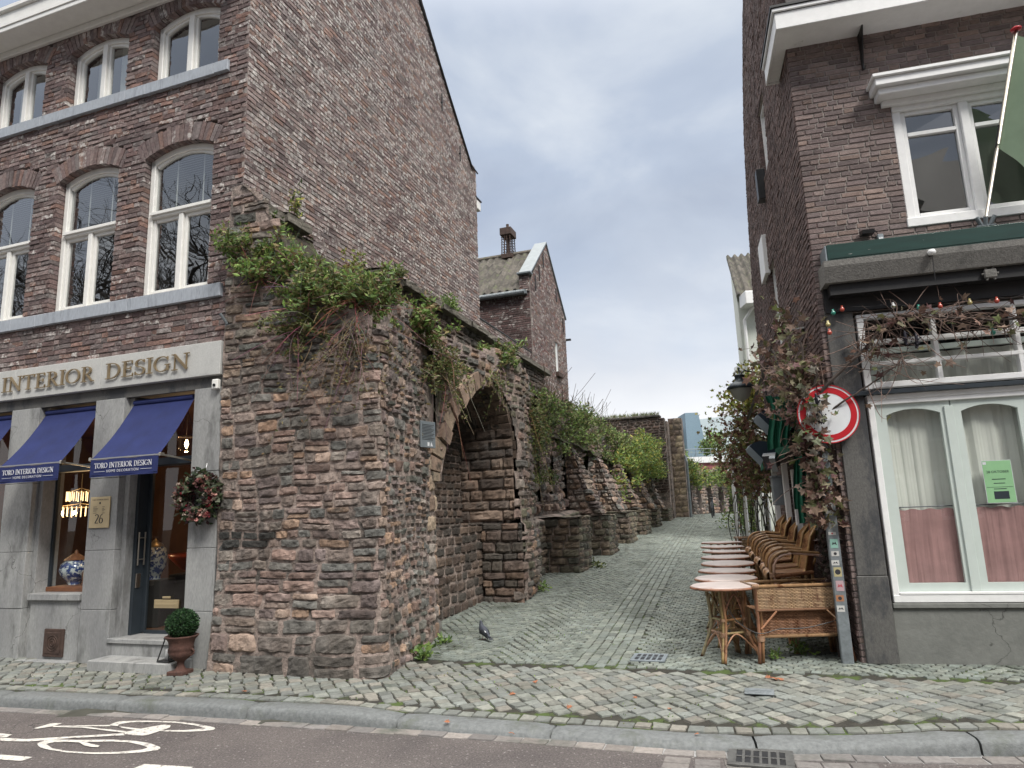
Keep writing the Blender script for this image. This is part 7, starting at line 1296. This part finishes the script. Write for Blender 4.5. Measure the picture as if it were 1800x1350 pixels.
C = np.stack([g_.uniform(-.7, .6, 260), g_.normal(-.08, .04, 260), g_.uniform(.2, 2.4, 260)], 1); b.build('creeping_stems', M['twig'], t); b = MB(); leaves(b, C, .06, PAL_OLIVE+PAL_VINE, 94); b.build('foliage', M['leafv'], t)
# ================================================================ HOUSES BEHIND
t = thing('gabled_back_house', 'narrow brick gabled house with a pantile roof behind the ruin', 'house', tuple(PG), -AL)
def gb2(z):
    if z < 8.05: return [(11.9, 15.72)]
    u = (z-8.05)/(10.06-8.05); a, c = 11.9+(13.62-11.9)*max(0, u-.08)/.92, 15.72-(15.72-13.72)*max(0, u-.0); return [(a, c)] if c > a+.05 else []
def gcut(z): return minus(gb2(z)[0], [(14.28, 14.66)] if 5.95 < z < 6.98 else []) if gb2(z) else []
b = MB(); bricks(b, lambda a, z, d: np.stack([.01+d, a, z], -1), 3.4, 10.05, gcut, bl=.21, bh=.066, j=.012, pal=PAL_OLD+[(.21, .11, .10)], jit=.01, rough=.002, white=.28, s=101); b.build('lane_gable', [M['brick_old'], M['mortar_pale']], t)
b = MB(); bricks(b, lambda a, z, d: np.stack([a, 11.9-d, z], -1), 3.4, 7.95, lambda z: [(-4.5, -.012)], bl=.21, bh=.066, j=.012, pal=[(.13, .08, .075), (.11, .075, .07), (.15, .10, .095)], jit=.01, rough=.002, white=.25, s=102)
bricks(b, lambda a, z, d: np.stack([a, 11.86-d, z], -1), 7.95, 8.5, lambda z: [(-.33, -.012)], bl=.21, bh=.066, j=.012, pal=PAL_OLD, jit=.01, rough=.002, white=.2, s=103); b.build('eave_wall', [M['brick_old'], M['mortar']], t)
b = MB(); nU, nV = 150, 109
def tilecol(nu, nv, cu, cv, base, s=1):
    i, j_ = np.meshgrid(np.arange(nu), np.arange(nv)); r = h3((i*cu//nu).astype(np.int64), (j_*cv//nv).astype(np.int64), np.zeros_like(i), s); k = (.55+.9*r).ravel()[:, None]; edge = (((j_*cv/nv) % 1) < .16).ravel()[:, None]; return np.concatenate([np.array(base)[None]*k*np.where(edge, .45, 1), np.ones((len(k), 1))], 1)
nU, nV = 190, 120
b.grid(lambda u, v: np.stack([u, 11.72+1.95*v, 7.98+1.86*v+.04*np.sin(u*2*math.pi/.24)+.07*((v*11.99) % 1)], -1), np.linspace(-4.5, -.30, nU), np.linspace(0, 1, nV), col=tilecol(nU, nV, 17.5, 12, (.085, .076, .065))); b.grid(lambda u, v: np.stack([u, 15.9-2.2*v, 7.9+1.9*v], -1), np.linspace(-4.5, -.05, 10), np.linspace(0, 1, 5), col=(.1, .09, .08, 1)); b.tube([(-4.5, 13.68, 9.87), (-.30, 13.68, 9.87)], .09, 8, col=(.13, .115, .095, 1)); b.build('roof', M['tile'], t)
b = MB(); 
for (a0, z0_, a1, z1_) in ((11.82, 8.50, 13.68, 10.13), (13.68, 10.13, 15.76, 8.10)):
    b.add([(-.34, a0, z0_), (.06, a0, z0_), (.06, a1, z1_), (-.34, a1, z1_), (-.34, a0, z0_-.06), (.06, a0, z0_-.06), (.06, a1, z1_-.06), (-.34, a1, z1_-.06)], [(0, 1, 2, 3), (4, 5, 6, 7), (0, 1, 5, 4), (1, 2, 6, 5), (0, 3, 7, 4)])
b.box(-.36, .07, 11.74, 11.98, 8.46, 8.52, bev=.01); b.add([(-.33, 11.9, 7.95), (-.33, 13.68, 10.05), (-.33, 13.68, 9.5), (-.33, 12.1, 7.9)], [(0, 1, 2, 3)]); b.build('gable_coping', M['zinc'], t)
b = MB(); b.tube([(-4.5, 11.74, 7.90), (-.12, 11.74, 7.90)], .075, 10); b.box(-4.5, -.1, 11.76, 11.9, 7.86, 7.97); b.build('gutter', M['galv'], t)
f = MB(); f.box(-.10, -.04, 14.28, 14.33, 5.95, 6.98); f.box(-.10, -.04, 14.61, 14.66, 5.95, 6.98); f.box(-.10, -.04, 14.33, 14.61, 6.92, 6.98); f.box(-.10, -.04, 14.33, 14.61, 5.95, 6.0); fo = f.build('window', M['white'], t); f = MB(); f.quad((-.07, 14.3, 5.95), (-.07, 14.64, 5.95), (-.07, 14.64, 6.98), (-.07, 14.3, 6.98)); f.build('pane', M['curtain'], fo); f = MB(); f.box(-.1, .12, 14.2, 14.74, 5.80, 5.95, bev=.01); f.build('sill', M['iron'], fo)
for t_, z_ in ((12.3, 8.3), (12.75, 8.75), (13.25, 9.35), (14.6, 8.6), (15.3, 7.75)): b = MB(); b.tube([(.05, t_, z_-.24), (.05, t_, z_+.24)], .018, 6); b.build('wall_anchor', M['black'], t)
b = MB(); b.box(-1.42, -1.05, 13.4, 13.9, 9.7, 9.86, bev=.01)
for x in (-1.40, -1.30, -1.18, -1.07):
    for y in (13.42, 13.65, 13.88): b.tube([(x, y, 9.8), (x*1.0+(.03 if x < -1.24 else -.03), y, 10.55)], .014, 5)
for z in np.arange(9.9, 10.5, .09):
    for (p_, q) in (((-1.40, 13.42), (-1.07, 13.42)), ((-1.40, 13.88), (-1.07, 13.88)), ((-1.40, 13.42), (-1.40, 13.88)), ((-1.07, 13.42), (-1.07, 13.88))): b.tube([(*p_, z), (*q, z)], .010, 4)
b.box(-1.43, -1.04, 13.38, 13.92, 10.5, 10.75, bev=.01); b.tube([(-1.24, 13.65, 9.7), (-1.24, 13.65, 10.95)], .05, 8); b.build('chimney', M['iron'], t); b = MB(); b.box(-.02, .18, 15.7, 15.78, 7.3, 7.36); b.build('bracket', M['black'], t)
# white stucco house on the right beyond the cafe
t = thing('white_house', 'white stucco house with a pantile roof just past the brick side wall', 'house', (0, 0, 0), 0)
Wn = np.array((6.95, 20., 0)); Wf = np.array((9.62, 28.2, 0)); b = MB()
b.add([tuple(Wn+(0, 0, .3)), (12, 19.2, .3), (12, 19.2, 7.6), tuple(Wn+(0, 0, 7.6))], [(0, 1, 2, 3)]); b.add([tuple(Wn+(0, 0, .3)), tuple(Wf+(0, 0, .3)), tuple(Wf+(0, 0, 11.9)), tuple(Wn+(0, 0, 7.6))], [(0, 1, 2, 3)])
b.add([tuple(Wf+(0, 0, .3)), (15, 27, .3), (15, 27, 11.9), tuple(Wf+(0, 0, 11.9))], [(0, 1, 2, 3)]); b.build('wall', M['stucco'], t)
b = MB(); e1 = np.array((12., 19.0, 7.75)); r1 = np.array((15, 27, 12.0)); a_ = Wn+np.array((-.12, -.3, 7.72)); c_ = Wf+np.array((-.12, 0, 12.0))
b.grid(lambda u, v: ((1-v)[..., None]*((1-u)[..., None]*a_+u[..., None]*e1)+v[..., None]*((1-u)[..., None]*c_+u[..., None]*r1))+np.stack([0*u, 0*u, .07*np.sin(u*2*math.pi*20)+.16*((v*21.99) % 1)], -1), np.linspace(0, 1, 161), np.linspace(0, 1, 177), col=tilecol(161, 177, 20, 22, (.07, .062, .052))); b.build('roof', M['tile'], t)
b = MB(); b.box(6.95, 12, 19.3, 19.85, 7.35, 7.75, bev=.02); b.tube([(7.3, 19.6, 7.4), (7.05, 19.85, 7.0), (7.1, 19.9, 1.)], .05, 8); b.build('gutter', M['white'], t)
b = MB(); 
for q in (.25, .5): P = Wn+(Wf-Wn)*q; b.box(P[0]-.12, P[0]+.02, P[1]-.02, P[1]+.5, 4.6+q*2, 5.5+q*2, bev=.01)
b.build('shutter', M['white'], t)
# far pink house, modern grey block
t = thing('pink_house', 'pinkish red house with white windows and a white parapet far beyond the niches', 'house', (0, 0, 0), 0); M['pinkw'] = mat('pink_render', (.30, .10, .11), .9, var=.08); b = MB(); b.box(17.5, 27, 75, 82, 0, 6.1); b.build('wall', M['pinkw'], t); b = MB(); b.box(17.3, 27, 74.7, 82.2, 6.1, 6.75); b.build('parapet', M['white'], t)
for i in range(6):
    x = 18.6+i*1.5; b = MB(); b.box(x, x+.6, 74.93, 75, 4.1, 5.3); fo = b.build('window', M['white'], t); b = MB(); b.box(x+.08, x+.27, 74.9, 74.93, 4.2, 5.2); b.box(x+.33, x+.52, 74.9, 74.93, 4.2, 5.2); b.build('pane', M['steel_dark'], fo)
b = MB(); 
for x in np.arange(17.4, 27, .8): b.tube([(x, 74.8, 6.75), (x, 74.8, 7.6)], .03, 4)
b.tube([(17.4, 74.8, 7.6), (27, 74.8, 7.6)], .035, 4); b.tube([(17.4, 74.8, 7.2), (27, 74.8, 7.2)], .02, 4); b.build('railing', M['zinc'], t)
t = thing('modern_block', 'distant grey blue tower slab with a pale curved metal roof', 'building', (0, 0, 0), 0); M['bluegrey'] = mat('blue_grey_cladding', (.17, .25, .31), .6, var=.1); M['palemetal'] = mat('pale_metal_roof', (.45, .52, .54), .5, var=.06)
b = MB(); b.prism([(22.2, 4), (25.4, 4), (24.0, 13.4), (22.3, 13.4)], 1, 88, 92); b.build('tower', M['bluegrey'], t); b = MB(); b.prism([(24.3, 6), (36, 6), (36, 14.5), (30, 13.4), (24.2, 12.9)], 1, 92, 100); b.build('roof', M['palemetal'], t); b = MB(); b.prism([(17.2, 4), (22.2, 4), (22.2, 11.6), (17.2, 11.2)], 1, 90, 95); b.build('brick_wing', M['pinkw'] if False else M['concrete'], t)

g_ = np.random.default_rng(7)
for i, (x, y, z, r, lb) in enumerate(((13.9, 60, 4.6, 1.1, 'tree behind the tall pier, left of the pink house'), (24.4, 84, 7.9, 1.5, 'small tree in front of the grey blue tower'))):
    t = thing('broadleaf_tree', lb, 'tree', (x, y, 1.), 0, 'far trees'); b = MB(); b.tube([(0, 0, 0), (.1, 0, z-1.5), (.2, 0, z)], [.2, .14, .05], 6, col=(.06, .05, .04, 1)); b.build('trunk', M['twig'], t); C = []
    for k in range(50): v = g_.normal(0, 1, 3); v /= np.linalg.norm(v); C.append(v*r*g_.random()**.4+np.array((0, 0, z))+g_.normal(0, .25, (24, 3)))
    b = MB(); leaves(b, np.concatenate(C), .35, PAL_OLIVE+PAL_GREEN, 95+i, asp=.3); b.build('crown', M['leafv'], t)
# ================================================================ THE OTHER SIDE OF THE STREET (mirrored in the window panes)
t = thing('opposite_house_row', 'row of tall houses across the street, mirrored in the window panes', 'house', (0, 0, 0), 0); M['opp'] = mat('plain_facade', (.22, .17, .15), .9, var=.12, scale=.5); M['opp2'] = mat('pale_facade', (.42, .40, .36), .9, var=.1, scale=.5)
for i, (x0, x1, h, m_) in enumerate(((-44, -33, 8, 'opp'), (-33, -25, 9, 'opp2'), (-25, -17, 8.5, 'opp'), (-17, -9, 7.5, 'opp2'), (-9, 0, 11.5, 'opp'), (0, 9, 12, 'opp'), (9, 20, 9, 'opp'))):
    b = MB(); b.box(x0+.02, x1-.02, -20, -13, 0, h); b.build('front', M[m_], t); b = MB(); b.prism([(-20, h), (-12.7, h), (-16.3, h+3.2)], 0, x0+.02, x1-.02); b.build('roof', M['black'], t); b = MB(); d = MB()
    for fx in np.arange(x0+1, x1-1.4, 2.2):
        for fz in np.arange(.8, h-1.5, 2.7): b.box(fx, fx+1.2, -13, -12.95, fz, fz+1.7); d.box(fx+.1, fx+1.1, -12.95, -12.93, fz+.1, fz+1.6)
    fo = b.build('window', M['white'], t); d.build('pane', M['steel_dark'], fo)
def bare_tree(loc, s, lb, h=5.2):
    t = thing('bare_tree', lb, 'tree', loc, 0, 'bare trees across the street'); g_ = np.random.default_rng(s); b = MB(); tr = MB(); tr.tube([(0, 0, 0), (.1, 0, h*.5), (.15, .1, h)], [.32, .24, .2], 8, col=(.05, .045, .04, 1))
    def br(p, d, l_, r, k):
        q = np.linspace(0, 1, 5)[:, None]; c = g_.normal(0, .22, 3)*l_; P = p+d*l_*q+c*q*(1-q); b.tube(P, np.linspace(r, r*.6, 5), 5 if k < 3 else 3, col=(.04, .035, .03, 1), cap=False)
        if k >= 5: return
        for i in range(3 if k < 4 else 4): dd = d+g_.normal(0, .55, 3); dd[2] += .12; dd /= np.linalg.norm(dd); br(P[-1] if i < 2 else P[3], dd, l_*g_.uniform(.62, .82), r*.55, k+1)
    for i in range(5): a = i*1.26; br(np.array((.15, .1, h)), np.array((math.cos(a)*.6, math.sin(a)*.6, .75)), 2.4, .14, 0)
    tr.build('trunk', M['twig'], t); b.build('crown', M['twig'], t); return t
bare_tree((-16.5, 2.6, 0), 1, 'bare tree across the street, mirrored in the upper windows of the shop house'); bare_tree((-22, 3.2, 0), 2, 'second bare tree across the street farther left')
bare_tree((-12.5, .5, 0), 3, 'third bare tree across the street facing the shop')
